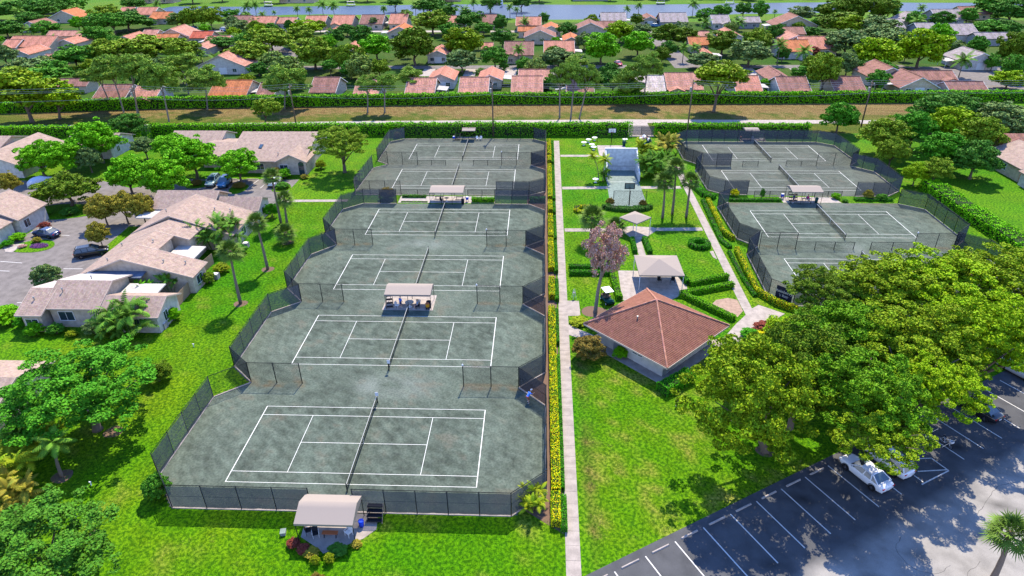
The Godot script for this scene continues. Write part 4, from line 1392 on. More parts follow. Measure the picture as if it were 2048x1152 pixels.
func clay_surface(called: String, poly: PackedVector2Array, centres: Array, nx: float, y: float) -> Node3D:
	var lo := Vector2(1e9, 1e9)
	var hi := Vector2(-1e9, -1e9)
	for p in poly:
		lo = lo.min(p); hi = hi.max(p)
	var st := 0.4
	var b := MB.new()
	b.colored = true
	var z := lo.y
	while z < hi.y - 0.01:
		var z2 := minf(z + st, hi.y)
		# clip the row to the outline
		var row := PackedVector2Array([Vector2(lo.x - 1, z), Vector2(hi.x + 1, z), Vector2(hi.x + 1, z2), Vector2(lo.x - 1, z2)])
		for piece in Geometry2D.intersect_polygons(row, poly):
			var a := 1e9
			var e := -1e9
			for p in piece:
				a = minf(a, p.x); e = maxf(e, p.x)
			var x := a
			while x < e - 0.001:
				var x2 := minf(x + st, e)
				var q := [Vector3(x, y, z), Vector3(x2, y, z), Vector3(x2, y, z2), Vector3(x, y, z2)]
				var cl := []
				for p in q:
					var cz: float = centres[0]
					for cc in centres:
						if absf(p.z - cc) < absf(p.z - cz):
							cz = cc
					cl.append(clay_color(p.x, p.z, cz, nx))
				for i in [0, 1, 2, 0, 2, 3]:
					b.v.append(q[i]); b.c.append(cl[i])
				x = x2
		z = z2
	var o := struct(called, b.mesh(), M["clay"])
	return o


func court_lines(cx: float, cz: float, y: float) -> void:
	var o := Node3D.new()
	o.name = numbered("court_lines")
	add_child(o)
	o.position = Vector3(cx, y, cz)
	o.set_meta("kind", "structure")
	var L := 23.77
	var W := 10.97
	var S := 8.23
	var t := 0.05
	for s in [-1.0, 1.0]:
		part("baseline", boxmesh(Vector3(0.08, 0.004, W)), M["tape_white"], o, Vector3(s * (L / 2 - 0.05), 0, 0))
		part("sideline", boxmesh(Vector3(L - 0.22, 0.004, t)), M["tape_white"], o, Vector3(0, 0, s * (W / 2 - t / 2)))
		part("singles_sideline", boxmesh(Vector3(L - 0.22, 0.004, t)), M["tape_white"], o, Vector3(0, 0, s * (S / 2 - t / 2)))
		part("service_line", boxmesh(Vector3(t, 0.004, S - 2 * t)), M["tape_white"], o, Vector3(s * 6.4, 0, 0))
	part("centre_line", boxmesh(Vector3(12.8 - t, 0.004, t)), M["tape_white"], o)


var net_meshes := {}


func tennis_net(cx: float, cz: float, label: String) -> void:
	if net_meshes.is_empty():
		var b := MB.new()
		for k in 176:
			var z := -6.3 + k * 0.072
			b.quad(Vector3(0, 0.04, z), Vector3(0, 0.04, z + 0.027), Vector3(0, 0.98, z + 0.027), Vector3(0, 0.98, z))
		for k in 13:
			var y := 0.05 + k * 0.072
			b.quad(Vector3(0.002, y, -6.3), Vector3(0.002, y, 6.37), Vector3(0.002, y + 0.026, 6.37), Vector3(0.002, y + 0.026, -6.3))
		net_meshes["net"] = b.mesh()
		b = MB.new()
		b.tube([Vector3(0, -0.02, 0), Vector3(0, 1.1, 0)], [0.05, 0.05], 8)
		net_meshes["post"] = b.mesh(true)
		b = MB.new()
		for s in [-1.0, 1.0]:
			b.quad(Vector3(0.03 * s, 0.93, -6.36), Vector3(0.03 * s, 0.93, 6.36), Vector3(0, 1.0, 6.36), Vector3(0, 1.0, -6.36))
		net_meshes["band"] = b.mesh()
		b = MB.new()
		b.box(Vector3(0, 0.46, 0), Vector3(0.03, 0.92, 0.06))
		net_meshes["strap"] = b.mesh()
	var o := thing("tennis_net", label, "tennis net", Vector3(cx, 0.012, cz), 0, "tennis nets")
	part("net", net_meshes["net"], M["wire_black"], o)
	part("headband", net_meshes["band"], M["tape_white"], o)
	part("centre_strap", net_meshes["strap"], M["tape_white"], o)
	for s in [-1.0, 1.0]:
		part("post", net_meshes["post"], M["steel_black"], o, Vector3(0, 0, s * 6.4))


func slab_path(called: String, a: Vector2, e: Vector2, w: float, l: float, y := 0.03) -> void:
	# a concrete walk poured in separate slabs
	var o := Node3D.new()
	o.name = numbered(called)
	add_child(o)
	o.set_meta("kind", "structure")
	var d := e - a
	var n := maxi(1, int(round(d.length() / l)))
	var step := d.length() / n
	var m := boxmesh(Vector3(w, 0.06, step - 0.022))
	for i in n:
		var q := a + d * ((i + 0.5) / n)
		part("slab", m, M["concrete"], o, Vector3(q.x, y - 0.03 + 0.003 * ((i * 7) % 3), q.y), atan2(d.x, d.y))
	part("joint_bed", boxmesh(Vector3(w - 0.02, 0.02, d.length())), M["mulch"], o, Vector3((a.x + e.x) * 0.5, 0.002, (a.y + e.y) * 0.5), atan2(d.x, d.y))


# ---------------------------------------------------------------- fences
func chain_mesh(l: float, h: float) -> ArrayMesh:
	# woven wire: two families of diagonal wires
	var b := MB.new()
	var st := 0.13
	var w := 0.0075
	var k := -h
	while k < l:
		for s in [0, 1]:
			var x0 := maxf(k, 0.0)
			var x1 := minf(k + h, l)
			if x1 - x0 > 0.02:
				var y0 := x0 - k
				var y1 := x1 - k
				if s == 1:
					y0 = h - y0; y1 = h - y1
				b.quad(Vector3(x0 - w, y0, 0), Vector3(x0 + w, y0, 0), Vector3(x1 + w, y1, 0), Vector3(x1 - w, y1, 0))
		k += st
	return b.mesh()


func screen_mesh(l: float, y0: float, y1: float, sd: int) -> ArrayMesh:
	# wind cloth tied between two posts: hangs a little uneven
	rng.seed = sd
	var b := MB.new()
	var n := 6
	var ph := rng.randf() * TAU
	var rows := [y0, (y0 + y1) * 0.5, y1]
	var g := []
	for r in 3:
		var line := []
		for i in n + 1:
			var t := float(i) / n
			var y: float = rows[r]
			if r == 0:
				y += 0.07 * sin(t * PI) * rng.randf_range(-0.3, 1.0)
			if r == 2:
				y -= 0.05 * sin(t * PI) * rng.randf()
			line.append(Vector3(t * l, y, 0.05 + 0.035 * sin(ph + t * 7.0 + r * 1.3) * sin(t * PI)))
		g.append(line)
	for r in 2:
		for i in n:
			b.quad(g[r][i], g[r][i + 1], g[r + 1][i + 1], g[r + 1][i])
	return b.mesh(true)


var post_mesh := {}
var panel_mesh := {}


func fence(path: Array, h: float, screens: Array, label: String, group := "court fences", bay := 3.05, kerb := true, mat_screen := "screen_fabric") -> Node3D:
	# path: corner points; screens: one flag for each stretch (0 none, 1 cloth)
	var o := thing("court_fence", label, "fence", Vector3(path[0].x, 0, path[0].y), 0, group)
	var org: Vector2 = path[0]
	if not post_mesh.has(h):
		var b := MB.new()
		b.tube([Vector3(0, -0.03, 0), Vector3(0, h + 0.04, 0)], [0.052, 0.052], 7)
		post_mesh[h] = b.mesh(true)
	for i in path.size() - 1:
		var a: Vector2 = path[i] - org
		var e: Vector2 = path[i + 1] - org
		var d := e - a
		var l := d.length()
		var n := maxi(1, int(round(l / bay)))
		var step := l / n
		var turn := atan2(-d.y, d.x)
		for k in n:
			var q := a + d * (float(k) / n)
			part("post", post_mesh[h], M["steel_black"], o, Vector3(q.x, 0, q.y))
			var key := [snappedf(step, 0.01), h]
			if not panel_mesh.has(key):
				var cm := chain_mesh(step, h - 0.08)
				var sm := []
				for v in 3:
					sm.append(screen_mesh(step - 0.08, 0.16, h - 0.1, 40 + v))
				panel_mesh[key] = [cm, sm]
			var on: int = screens[i]
			part("chain_link", panel_mesh[key][0], M["wire_black"], o, Vector3(q.x, 0.04, q.y), turn)
			if on:
				var off := d.normalized() * 0.04
				part("windscreen", panel_mesh[key][1][(i + k) % 3], M[mat_screen if (i * 3 + k * 7) % 5 else "screen_fabric_faded"], o, Vector3(q.x + off.x, 0, q.y + off.y), turn)
		var rail := MB.new()
		rail.tube([Vector3(a.x, h, a.y), Vector3(e.x, h, e.y)], [0.034, 0.034], 6)
		part("top_rail", rail.mesh(true), M["steel_black"], o)
		if screens[i] and h > 2.0:
			var mr := MB.new()
			mr.tube([Vector3(a.x, h * 0.52, a.y), Vector3(e.x, h * 0.52, e.y)], [0.02, 0.02], 5)
			part("middle_rail", mr.mesh(true), M["steel_black"], o)
		if kerb:
			var kb := MB.new()
			kb.bar(Vector3(a.x, 0.03, a.y), Vector3(e.x, 0.03, e.y), 0.16, 0.10 + 0.004 * (i % 4))
			part("kerb", kb.mesh(), M["concrete"], o)
	var last: Vector2 = path[-1] - org
	part("post", post_mesh[h], M["steel_black"], o, Vector3(last.x, 0, last.y))
	return o


func divider(x0: float, x1: float, z: float, h: float, label: String, lamp_x := 1e9) -> void:
	var o := fence([Vector2(x0, z), Vector2(x1, z)], h, [0], label, "divider fences between courts", 3.05, false)
	if lamp_x < 1e8:
		var b := MB.new()
		b.tube([Vector3(0, 0, 0), Vector3(0, 0.12, 0), Vector3(0, 0.3, 0)], [0.06, 0.13, 0.03], 8)
		part("post_cap", b.mesh(true), M["plastic_white"], o, Vector3(lamp_x - x0, h, 0))


# ---------------------------------------------------------------- buildings
func window_part(o: Node, at: Vector3, w: float, h: float, turn := 0.0) -> void:
	# a frame that stands proud of the wall with a recessed-looking dark pane in it; local x is along the wall
	var b := MB.new()
	b.box(Vector3(0, h / 2 + 0.04, 0), Vector3(w + 0.16, 0.08, 0.07)); b.box(Vector3(0, -h / 2 - 0.04, 0), Vector3(w + 0.16, 0.08, 0.09))
	for s in [-1.0, 1.0]:
		b.box(Vector3(s * (w / 2 + 0.04), 0, 0), Vector3(0.08, h, 0.07))
	b.box(Vector3.ZERO, Vector3(0.05, h, 0.05))
	var f := part("window", b.mesh(), M["trim_white"], o, at, turn)
	var p := MB.new()
	p.box(Vector3.ZERO, Vector3(w, h, 0.03))
	part("pane", p.mesh(), M["window_glass"], f)


func far_house(x: float, z: float, w: float, d: float, hr: float, along_z: int, he: float, colour: String, label: String, i: int) -> void:
	var o := thing("house", label, "house", Vector3(x, 0, z), 0, "houses of the far neighbourhood")
	var wall: String = ["stucco_cream", "stucco_beige", "stucco_white", "stucco_cream"][i % 4]
	if colour == "grey":
		wall = ["stucco_white", "stucco_grey"][i % 2]
	var W := w if along_z == 0 else d
	var D := d if along_z == 0 else w
	# built with the ridge along local x, turned a quarter when it runs away from the camera
	var turn := 0.0 if along_z == 0 else PI / 2
	var over := 0.45
	var sl := (hr - he) / (D / 2)
	var b := MB.new()
	var wx := W / 2 - over
	var wz := D / 2 - over
	var top := he + sl * over - 0.16
	for s in [-1.0, 1.0]:
		b.quad(Vector3(-wx, 0, s * wz), Vector3(wx, 0, s * wz), Vector3(wx, top, s * wz), Vector3(-wx, top, s * wz))
		b.quad(Vector3(s * wx, 0, -wz), Vector3(s * wx, 0, wz), Vector3(s * wx, top, wz), Vector3(s * wx, top, -wz))
		b.tri(Vector3(s * wx, top, -wz), Vector3(s * wx, top, wz), Vector3(s * wx, hr - 0.16, 0))
	var root := o
	part("wall", b.mesh(), M[wall], root, Vector3.ZERO, turn)
	var rb := MB.new()
	for s in [-1.0, 1.0]:
		rb.slab([Vector3(-W / 2, he, s * D / 2), Vector3(W / 2, he, s * D / 2), Vector3(W / 2, hr, 0), Vector3(-W / 2, hr, 0)], 0.14)
	var r := part("roof", rb.mesh(), M["tile_" + colour], root, Vector3.ZERO, turn)
	var cap := MB.new()
	cap.tube([Vector3(-W / 2, hr + 0.02, 0), Vector3(W / 2, hr + 0.02, 0)], [0.14, 0.14], 6)
	part("ridge_cap", cap.mesh(), M["tile_" + colour], r)
	# fascia boards along the sloping gable edges
	for s in [-1.0, 1.0]:
		var fb := MB.new()
		for q in [-1.0, 1.0]:
			fb.bar(Vector3(s * (W / 2 + 0.03), he - 0.08, q * D / 2), Vector3(s * (W / 2 + 0.03), hr - 0.08, q * 0.02), 0.05, 0.2)
		part("fascia", fb.mesh(), M["trim_white" if i % 3 else "trim_tan"], r)
	if along_z == 0 and i % 2 == 0:
		# a smaller wing with its gable towards the front
		var ww := minf(4.6, W * 0.5)
		var ox := (W / 2 - ww / 2 - 0.3) * (1.0 if i % 4 else -1.0)
		var wh := he + 0.38 * ww / 2
		var z0 := D / 2 + 2.2
		var gb := MB.new()
		gb.slab([Vector3(ox - ww / 2, he, z0), Vector3(ox, wh, z0), Vector3(ox, wh, 0.4), Vector3(ox - ww / 2, he, 0.4)], 0.14)
		gb.slab([Vector3(ox, wh, z0), Vector3(ox + ww / 2, he, z0), Vector3(ox + ww / 2, he, 0.4), Vector3(ox, wh, 0.4)], 0.14)
		part("wing_roof", gb.mesh(), M["tile_" + colour], root)
		var gw := MB.new()
		var hw := ww / 2 - 0.35
		gw.prism(PackedVector2Array([Vector2(ox - hw, 0.5), Vector2(ox + hw, 0.5), Vector2(ox + hw, z0 - 0.4), Vector2(ox - hw, z0 - 0.4)]), 0, he - 0.05)
		gw.tri(Vector3(ox - hw, he - 0.05, z0 - 0.4), Vector3(ox + hw, he - 0.05, z0 - 0.4), Vector3(ox, wh - 0.2, z0 - 0.4))
		part("wing_wall", gw.mesh(), M[wall], root)
		window_part(root, Vector3(ox, 1.3, z0 - 0.38), 1.4, 1.1)
	if i % 3 == 1:
		# pale patio roof leaning against one end
		var pb := MB.new()
		var s2 := 1.0 if i % 2 else -1.0
		var e := (W if along_z == 0 else D) / 2 * s2
		pb.slab([Vector3(e, 2.45, -2.4), Vector3(e + s2 * 3.0, 2.2, -2.4), Vector3(e + s2 * 3.0, 2.2, 2.6), Vector3(e, 2.45, 2.6)], 0.12)
		part("patio_roof", pb.mesh(), M["roof_white"], root)
		for q in [-2.2, 2.4]:
			part("patio_post", boxmesh(Vector3(0.12, 2.1, 0.12)), M["trim_white"], root, Vector3(e + s2 * 2.8, 1.05, q))
	var fz := (wz if along_z == 0 else wx) + 0.02
	var fw := (wx if along_z == 0 else wz)
	for k in 2:
		var px := (k - 0.5) * fw * (0.9 if i % 2 else 1.1)
		window_part(root, Vector3(px, 1.35, fz), 1.3, 1.1)
	if i % 2 == 0 and along_z == 1:
		var g := MB.new()
		g.box(Vector3(fw * 0.05, 1.1, fz + 0.01), Vector3(minf(2.6, fw * 0.8), 2.1, 0.06))
		part("garage_door", g.mesh(), M["trim_white"], root)


func plate(o: Node, called: String, k: Array, m: String, t := 0.16) -> MeshInstance3D:
	var b := MB.new()
	b.slab(k, t)
	return part(called, b.mesh(), M[m], o)


func walls(o: Node, poly: PackedVector2Array, y1: float, m: String) -> void:
	var b := MB.new()
	b.prism(poly, 0.0, y1)
	part("wall", b.mesh(), M[m], o)


func rect(x0: float, z0: float, x1: float, z1: float) -> PackedVector2Array:
	return PackedVector2Array([Vector2(x0, z0), Vector2(x1, z0), Vector2(x1, z1), Vector2(x0, z1)])


func gable_x(o: Node, x0: float, x1: float, zf: float, hf: float, zr: float, hr: float, zb: float, hb: float, roof: String, wall: String, backroof := "") -> void:
	# ridge along x at zr; front eave zf (towards the camera), back eave zb
	plate(o, "roof", [Vector3(x0, hf, zf), Vector3(x1, hf, zf), Vector3(x1, hr, zr), Vector3(x0, hr, zr)], roof)
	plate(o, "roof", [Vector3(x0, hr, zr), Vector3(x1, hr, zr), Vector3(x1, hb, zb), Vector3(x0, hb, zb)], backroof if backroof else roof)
	var b := MB.new()
	var ov := 0.45
	var a0 := x0 + ov
	var a1 := x1 - ov
	var wf := zf - ov
	var wb := zb + ov
	var yf := hf + (hr - hf) * ov / absf(zr - zf) - 0.17
	var yb := hb + (hr - hb) * ov / absf(zr - zb) - 0.17
	b.quad(Vector3(a0, 0, wf), Vector3(a1, 0, wf), Vector3(a1, yf, wf), Vector3(a0, yf, wf))
	b.quad(Vector3(a0, 0, wb), Vector3(a1, 0, wb), Vector3(a1, yb, wb), Vector3(a0, yb, wb))
	for x in [a0, a1]:
		b.quad(Vector3(x, 0, wf), Vector3(x, yf, wf), Vector3(x, hr - 0.17, zr), Vector3(x, 0, zr))
		b.quad(Vector3(x, 0, wb), Vector3(x, yb, wb), Vector3(x, hr - 0.17, zr), Vector3(x, 0, zr))
	part("wall", b.mesh(), M[wall], o)
	for x in [x0 - 0.03, x1 + 0.03]:
		var f := MB.new()
		f.bar(Vector3(x, hf - 0.08, zf), Vector3(x, hr - 0.08, zr), 0.05, 0.2)
		f.bar(Vector3(x, hr - 0.08, zr), Vector3(x, hb - 0.08, zb), 0.05, 0.2)
		part("fascia", f.mesh(), M["trim_tan"], o)
	var gu := MB.new()
	gu.bar(Vector3(x0, hf - 0.09, zf + 0.03), Vector3(x1, hf - 0.09, zf + 0.03), 0.05, 0.19)
	part("gutter", gu.mesh(), M["trim_tan"], o)


func gable_z(o: Node, z0: float, z1: float, xl: float, hl: float, xr: float, hr: float, xe: float, he: float, roof: String, wall: String) -> void:
	# ridge along z at xr; left eave xl, right eave xe; z0 nearer the camera than z1
	plate(o, "roof", [Vector3(xl, hl, z0), Vector3(xr, hr, z0), Vector3(xr, hr, z1), Vector3(xl, hl, z1)], roof)
	plate(o, "roof", [Vector3(xr, hr, z0), Vector3(xe, he, z0), Vector3(xe, he, z1), Vector3(xr, hr, z1)], roof)
	var b := MB.new()
	var ov := 0.4
	var a := xl + ov
	var e := xe - ov
	var ya := hl + (hr - hl) * ov / absf(xr - xl) - 0.17
	var ye := he + (hr - he) * ov / absf(xe - xr) - 0.17
	for z in [z0 - ov, z1 + ov]:
		b.quad(Vector3(a, 0, z), Vector3(a, ya, z), Vector3(xr, hr - 0.17, z), Vector3(xr, 0, z))
		b.quad(Vector3(e, 0, z), Vector3(e, ye, z), Vector3(xr, hr - 0.17, z), Vector3(xr, 0, z))
	b.quad(Vector3(a, 0, z0 - ov), Vector3(a, 0, z1 + ov), Vector3(a, ya, z1 + ov), Vector3(a, ya, z0 - ov))
	b.quad(Vector3(e, 0, z0 - ov), Vector3(e, 0, z1 + ov), Vector3(e, ye, z1 + ov), Vector3(e, ye, z0 - ov))
	part("wall", b.mesh(), M[wall], o)
	for z in [z0 + 0.03, z1 - 0.03]:
		var f := MB.new()
		f.bar(Vector3(xl, hl - 0.08, z), Vector3(xr, hr - 0.08, z), 0.05, 0.2)
		f.bar(Vector3(xr, hr - 0.08, z), Vector3(xe, he - 0.08, z), 0.05, 0.2)
		part("fascia", f.mesh(), M["trim_tan"], o)


func vent(o: Node, at: Vector3) -> void:
	var b := MB.new()
	b.tube([at - Vector3(0, 0.1, 0), at + Vector3(0, 0.3, 0)], [0.07, 0.07], 6)
	b.tube([at + Vector3(0, 0.3, 0), at + Vector3(0, 0.42, 0)], [0.13, 0.1], 6)
	part("roof_vent", b.mesh(), M["steel_grey"], o)


func townhouses() -> void:
	var R := "shingle_beige"
	var o := thing("townhouse", "front beige townhouse with stepped shingle roof and white rear slope", "townhouse", Vector3.ZERO, 0, "beige townhouses")
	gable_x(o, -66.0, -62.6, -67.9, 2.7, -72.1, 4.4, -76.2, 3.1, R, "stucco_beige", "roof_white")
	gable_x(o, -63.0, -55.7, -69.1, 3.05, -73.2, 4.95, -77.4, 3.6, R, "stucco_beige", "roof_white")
	gable_x(o, -55.4, -47.6, -68.0, 2.6, -71.0, 4.0, -74.2, 2.6, R, "stucco_white")
	plate(o, "patio_roof", [Vector3(-55.6, 2.7, -72.0), Vector3(-50.6, 2.7, -72.0), Vector3(-50.6, 2.85, -76.2), Vector3(-55.6, 2.85, -76.2)], "roof_white")
	window_part(o, Vector3(-60.6, 1.7, -69.52), 1.9, 1.25)
	window_part(o, Vector3(-54.1, 1.5, -68.42), 0.9, 1.3)
	window_part(o, Vector3(-50.4, 1.5, -68.42), 1.4, 1.1)
	window_part(o, Vector3(-64.4, 1.3, -68.3), 1.6, 1.2)
	window_part(o, Vector3(-48.02, 1.5, -70.4), 0.9, 1.3, PI / 2)
	vent(o, Vector3(-61.5, 4.3, -71.5)); vent(o, Vector3(-64.6, 3.7, -70.2)); vent(o, Vector3(-59, 4.8, -74))
	# the long one
	o = thing("townhouse", "long beige townhouse with wide shingle gable beside the left lawn", "townhouse", Vector3.ZERO, 0, "beige townhouses")
	gable_z(o, -78.2, -82.8, -64.3, 2.8, -57.3, 5.5, -47.8, 2.75, R, "stucco_beige")
	gable_z(o, -82.8, -87.6, -64.3, 2.8, -57.3, 5.5, -54.6, 4.72, R, "stucco_beige")
	gable_z(o, -87.6, -92.4, -64.3, 2.8, -57.3, 5.5, -52.4, 4.08, R, "stucco_beige")
	plate(o, "patio_roof", [Vector3(-54.6, 2.9, -83.0), Vector3(-50.4, 2.75, -83.0), Vector3(-50.4, 2.75, -88.0), Vector3(-54.6, 2.9, -88.0)], "roof_white")
	gable_z(o, -92.0, -101.2, -64.2, 2.9, -57.4, 6.0, -47.9, 2.75, R, "stucco_beige")
	gable_x(o, -66.2, -55.4, -101.6, 3.1, -105.4, 5.0, -109.4, 3.0, R, "stucco_beige")
	gable_x(o, -55.2, -47.8, -102.3, 2.6, -104.9, 4.1, -108.4, 2.6, R, "stucco_white")
	plate(o, "patio_roof", [Vector3(-67.2, 2.75, -98.6), Vector3(-64.0, 2.75, -98.6), Vector3(-64.0, 2.85, -102.6), Vector3(-67.2, 2.85, -102.6)], "roof_white")
	plate(o, "carport_roof", [Vector3(-62.5, 3.35, -76.9), Vector3(-54.4, 3.35, -76.9), Vector3(-54.4, 3.5, -78.5), Vector3(-62.5, 3.5, -78.5)], "roof_slate")
	for q in [Vector3(-52.5, 4.15, -80), Vector3(-50, 3.45, -81), Vector3(-56, 5.15, -84.4), Vector3(-60.5, 4.3, -80), Vector3(-62, 3.75, -86), Vector3(-53, 4.5, -98), Vector3(-51, 3.9, -99), Vector3(-60, 5.0, -96)]:
		vent(o, q)
	window_part(o, Vector3(-48.18, 1.5, -80.4), 1.6, 1.2, PI / 2)
	window_part(o, Vector3(-48.28, 1.5, -96.5), 1.6, 1.3, PI / 2)
	window_part(o, Vector3(-48.23, 1.5, -105.0), 0.8, 1.2, PI / 2)
	# back row
	o = thing("townhouse", "beige house with arched entry gable behind the parked white car", "townhouse", Vector3.ZERO, 0, "beige townhouses")
	gable_x(o, -64.5, -48.0, -127.7, 2.7, -139.0, 5.6, -146.0, 3.2, R, "stucco_beige")
	gable_x(o, -71.5, -64.9, -131.0, 2.7, -137.0, 3.9, -143.0, 2.8, R, "stucco_beige")
	gable_z(o, -126.9, -134.0, -53.9, 2.75, -50.6, 4.35, -47.2, 2.75, R, "stucco_beige")
	var d := MB.new()
	d.box(Vector3(-48.6, 1.1, -127.27), Vector3(1.1, 2.2, 0.08))
	d.tube([Vector3(-48.6, 2.2, -127.31), Vector3(-48.6, 2.2, -127.23)], [0.55, 0.55], 16)
	part("arched_door", d.mesh(), M["window_glass"], o)
	window_part(o, Vector3(-52.2, 1.4, -127.28), 1.6, 1.3); window_part(o, Vector3(-57.5, 1.4, -128.1), 1.6, 1.2)
	window_part(o, Vector3(-48.43, 1.5, -132.0), 1.0, 1.3, PI / 2)
	var sk := MB.new()
	sk.box(Vector3(-58.6, 4.15, -133.0), Vector3(0.7, 0.18, 1.4), Basis(Vector3.RIGHT, 0.25))
	part("skylight", sk.mesh(), M["window_glass"], o)
	vent(o, Vector3(-54, 3.4, -130)); vent(o, Vector3(-60, 3.2, -129.4))
	o = thing("townhouse", "beige gabled house half hidden behind bright trees by the hedge", "townhouse", Vector3.ZERO, 0, "beige townhouses")
	gable_x(o, -82.0, -70.2, -137.6, 2.7, -143.0, 4.6, -148.0, 2.7, R, "stucco_white")
	window_part(o, Vector3(-70.62, 1.5, -142.6), 1.1, 1.1, PI / 2)
	o = thing("townhouse", "beige house with white gable wall at the far left hedge", "townhouse", Vector3.ZERO, 0, "beige townhouses")
	gable_x(o, -104.5, -93.6, -136.4, 2.7, -141.2, 4.6, -146.5, 2.7, R, "stucco_white")
	window_part(o, Vector3(-94.03, 1.5, -139.6), 1.1, 1.2, PI / 2)
	o = thing("townhouse", "beige hip house with white flat roof at the left picture edge", "townhouse", Vector3.ZERO, 0, "beige townhouses")
	gable_z(o, -124.2, -140.0, -118.0, 2.7, -111.5, 5.0, -105.2, 2.7, R, "stucco_white")
	gable_x(o, -132.0, -117.5, -134.0, 2.7, -139.4, 4.4, -145.0, 2.7, R, "stucco_beige")
	plate(o, "patio_roof", [Vector3(-122.0, 2.7, -128.0), Vector3(-118.2, 2.7, -128.0), Vector3(-118.2, 2.8, -134.2), Vector3(-122.0, 2.8, -134.2)], "roof_white")
	o = thing("townhouse", "beige townhouse with blue window beside the navy car", "townhouse", Vector3.ZERO, 0, "beige townhouses")
	gable_z(o, -93.2, -97.2, -99.0, 2.9, -93.0, 4.9, -87.0, 2.7, R, "stucco_white")
	gable_z(o, -97.0, -104.4, -99.5, 2.9, -92.0, 5.3, -86.2, 2.8, R, "stucco_white")
	plate(o, "patio_roof", [Vector3(-97.2, 4.1, -92.4), Vector3(-91.5, 4.1, -92.4), Vector3(-91.5, 4.2, -93.6), Vector3(-97.2, 4.2, -93.6)], "roof_white")
	window_part(o, Vector3(-86.58, 1.5, -99.0), 1.3, 1.3, PI / 2); window_part(o, Vector3(-88.4, 1.4, -93.58), 1.0, 0.9)
	o = thing("townhouse", "beige roofed house at the lower left picture edge", "townhouse", Vector3.ZERO, 0, "beige townhouses")
	gable_x(o, -74.0, -54.6, -48.0, 2.6, -53.2, 4.4, -58.6, 2.6, R, "stucco_beige")
	o = thing("bungalow", "brown roofed bungalow at the right edge beyond the courts", "bungalow", Vector3.ZERO, 0, "")
	gable_z(o, -124.6, -136.5, 92.4, 2.7, 98.6, 4.9, 105.0, 2.7, R, "stucco_cream")
	gable_x(o, 96.0, 112.0, -136.0, 2.7, -141.4, 4.8, -147.0, 2.7, "tile_brown", "stucco_cream")
	gable_z(o, -114.5, -124.0, 91.6, 2.6, 97.0, 4.4, 103.0, 2.6, R, "stucco_white")
	window_part(o, Vector3(92.82 - 0.04, 1.5, -130.0), 1.4, 1.2, PI / 2)


func picket_fence(a: Vector2, e: Vector2, label: String) -> void:
	var o := thing("wooden_fence", label, "fence", Vector3(a.x, 0, a.y), 0, "")
	var d := e - a
	var n := int(d.length() / 0.3)
	var m := boxmesh(Vector3(0.26, 1.75, 0.03))
	for i in n:
		var q := d * ((i + 0.5) / n)
		part("board", m, M["wood_fence"], o, Vector3(q.x, 0.9 + 0.02 * (i % 3), q.y), atan2(-d.y, d.x))
	for y in [0.5, 1.4]:
		var b := MB.new()
		b.bar(Vector3(0, y, 0) + Vector3(d.y, 0, -d.x).normalized() * 0.05, Vector3(d.x, y, d.y) + Vector3(d.y, 0, -d.x).normalized() * 0.05, 0.05, 0.09)
		part("rail", b.mesh(), M["wood_fence"], o)


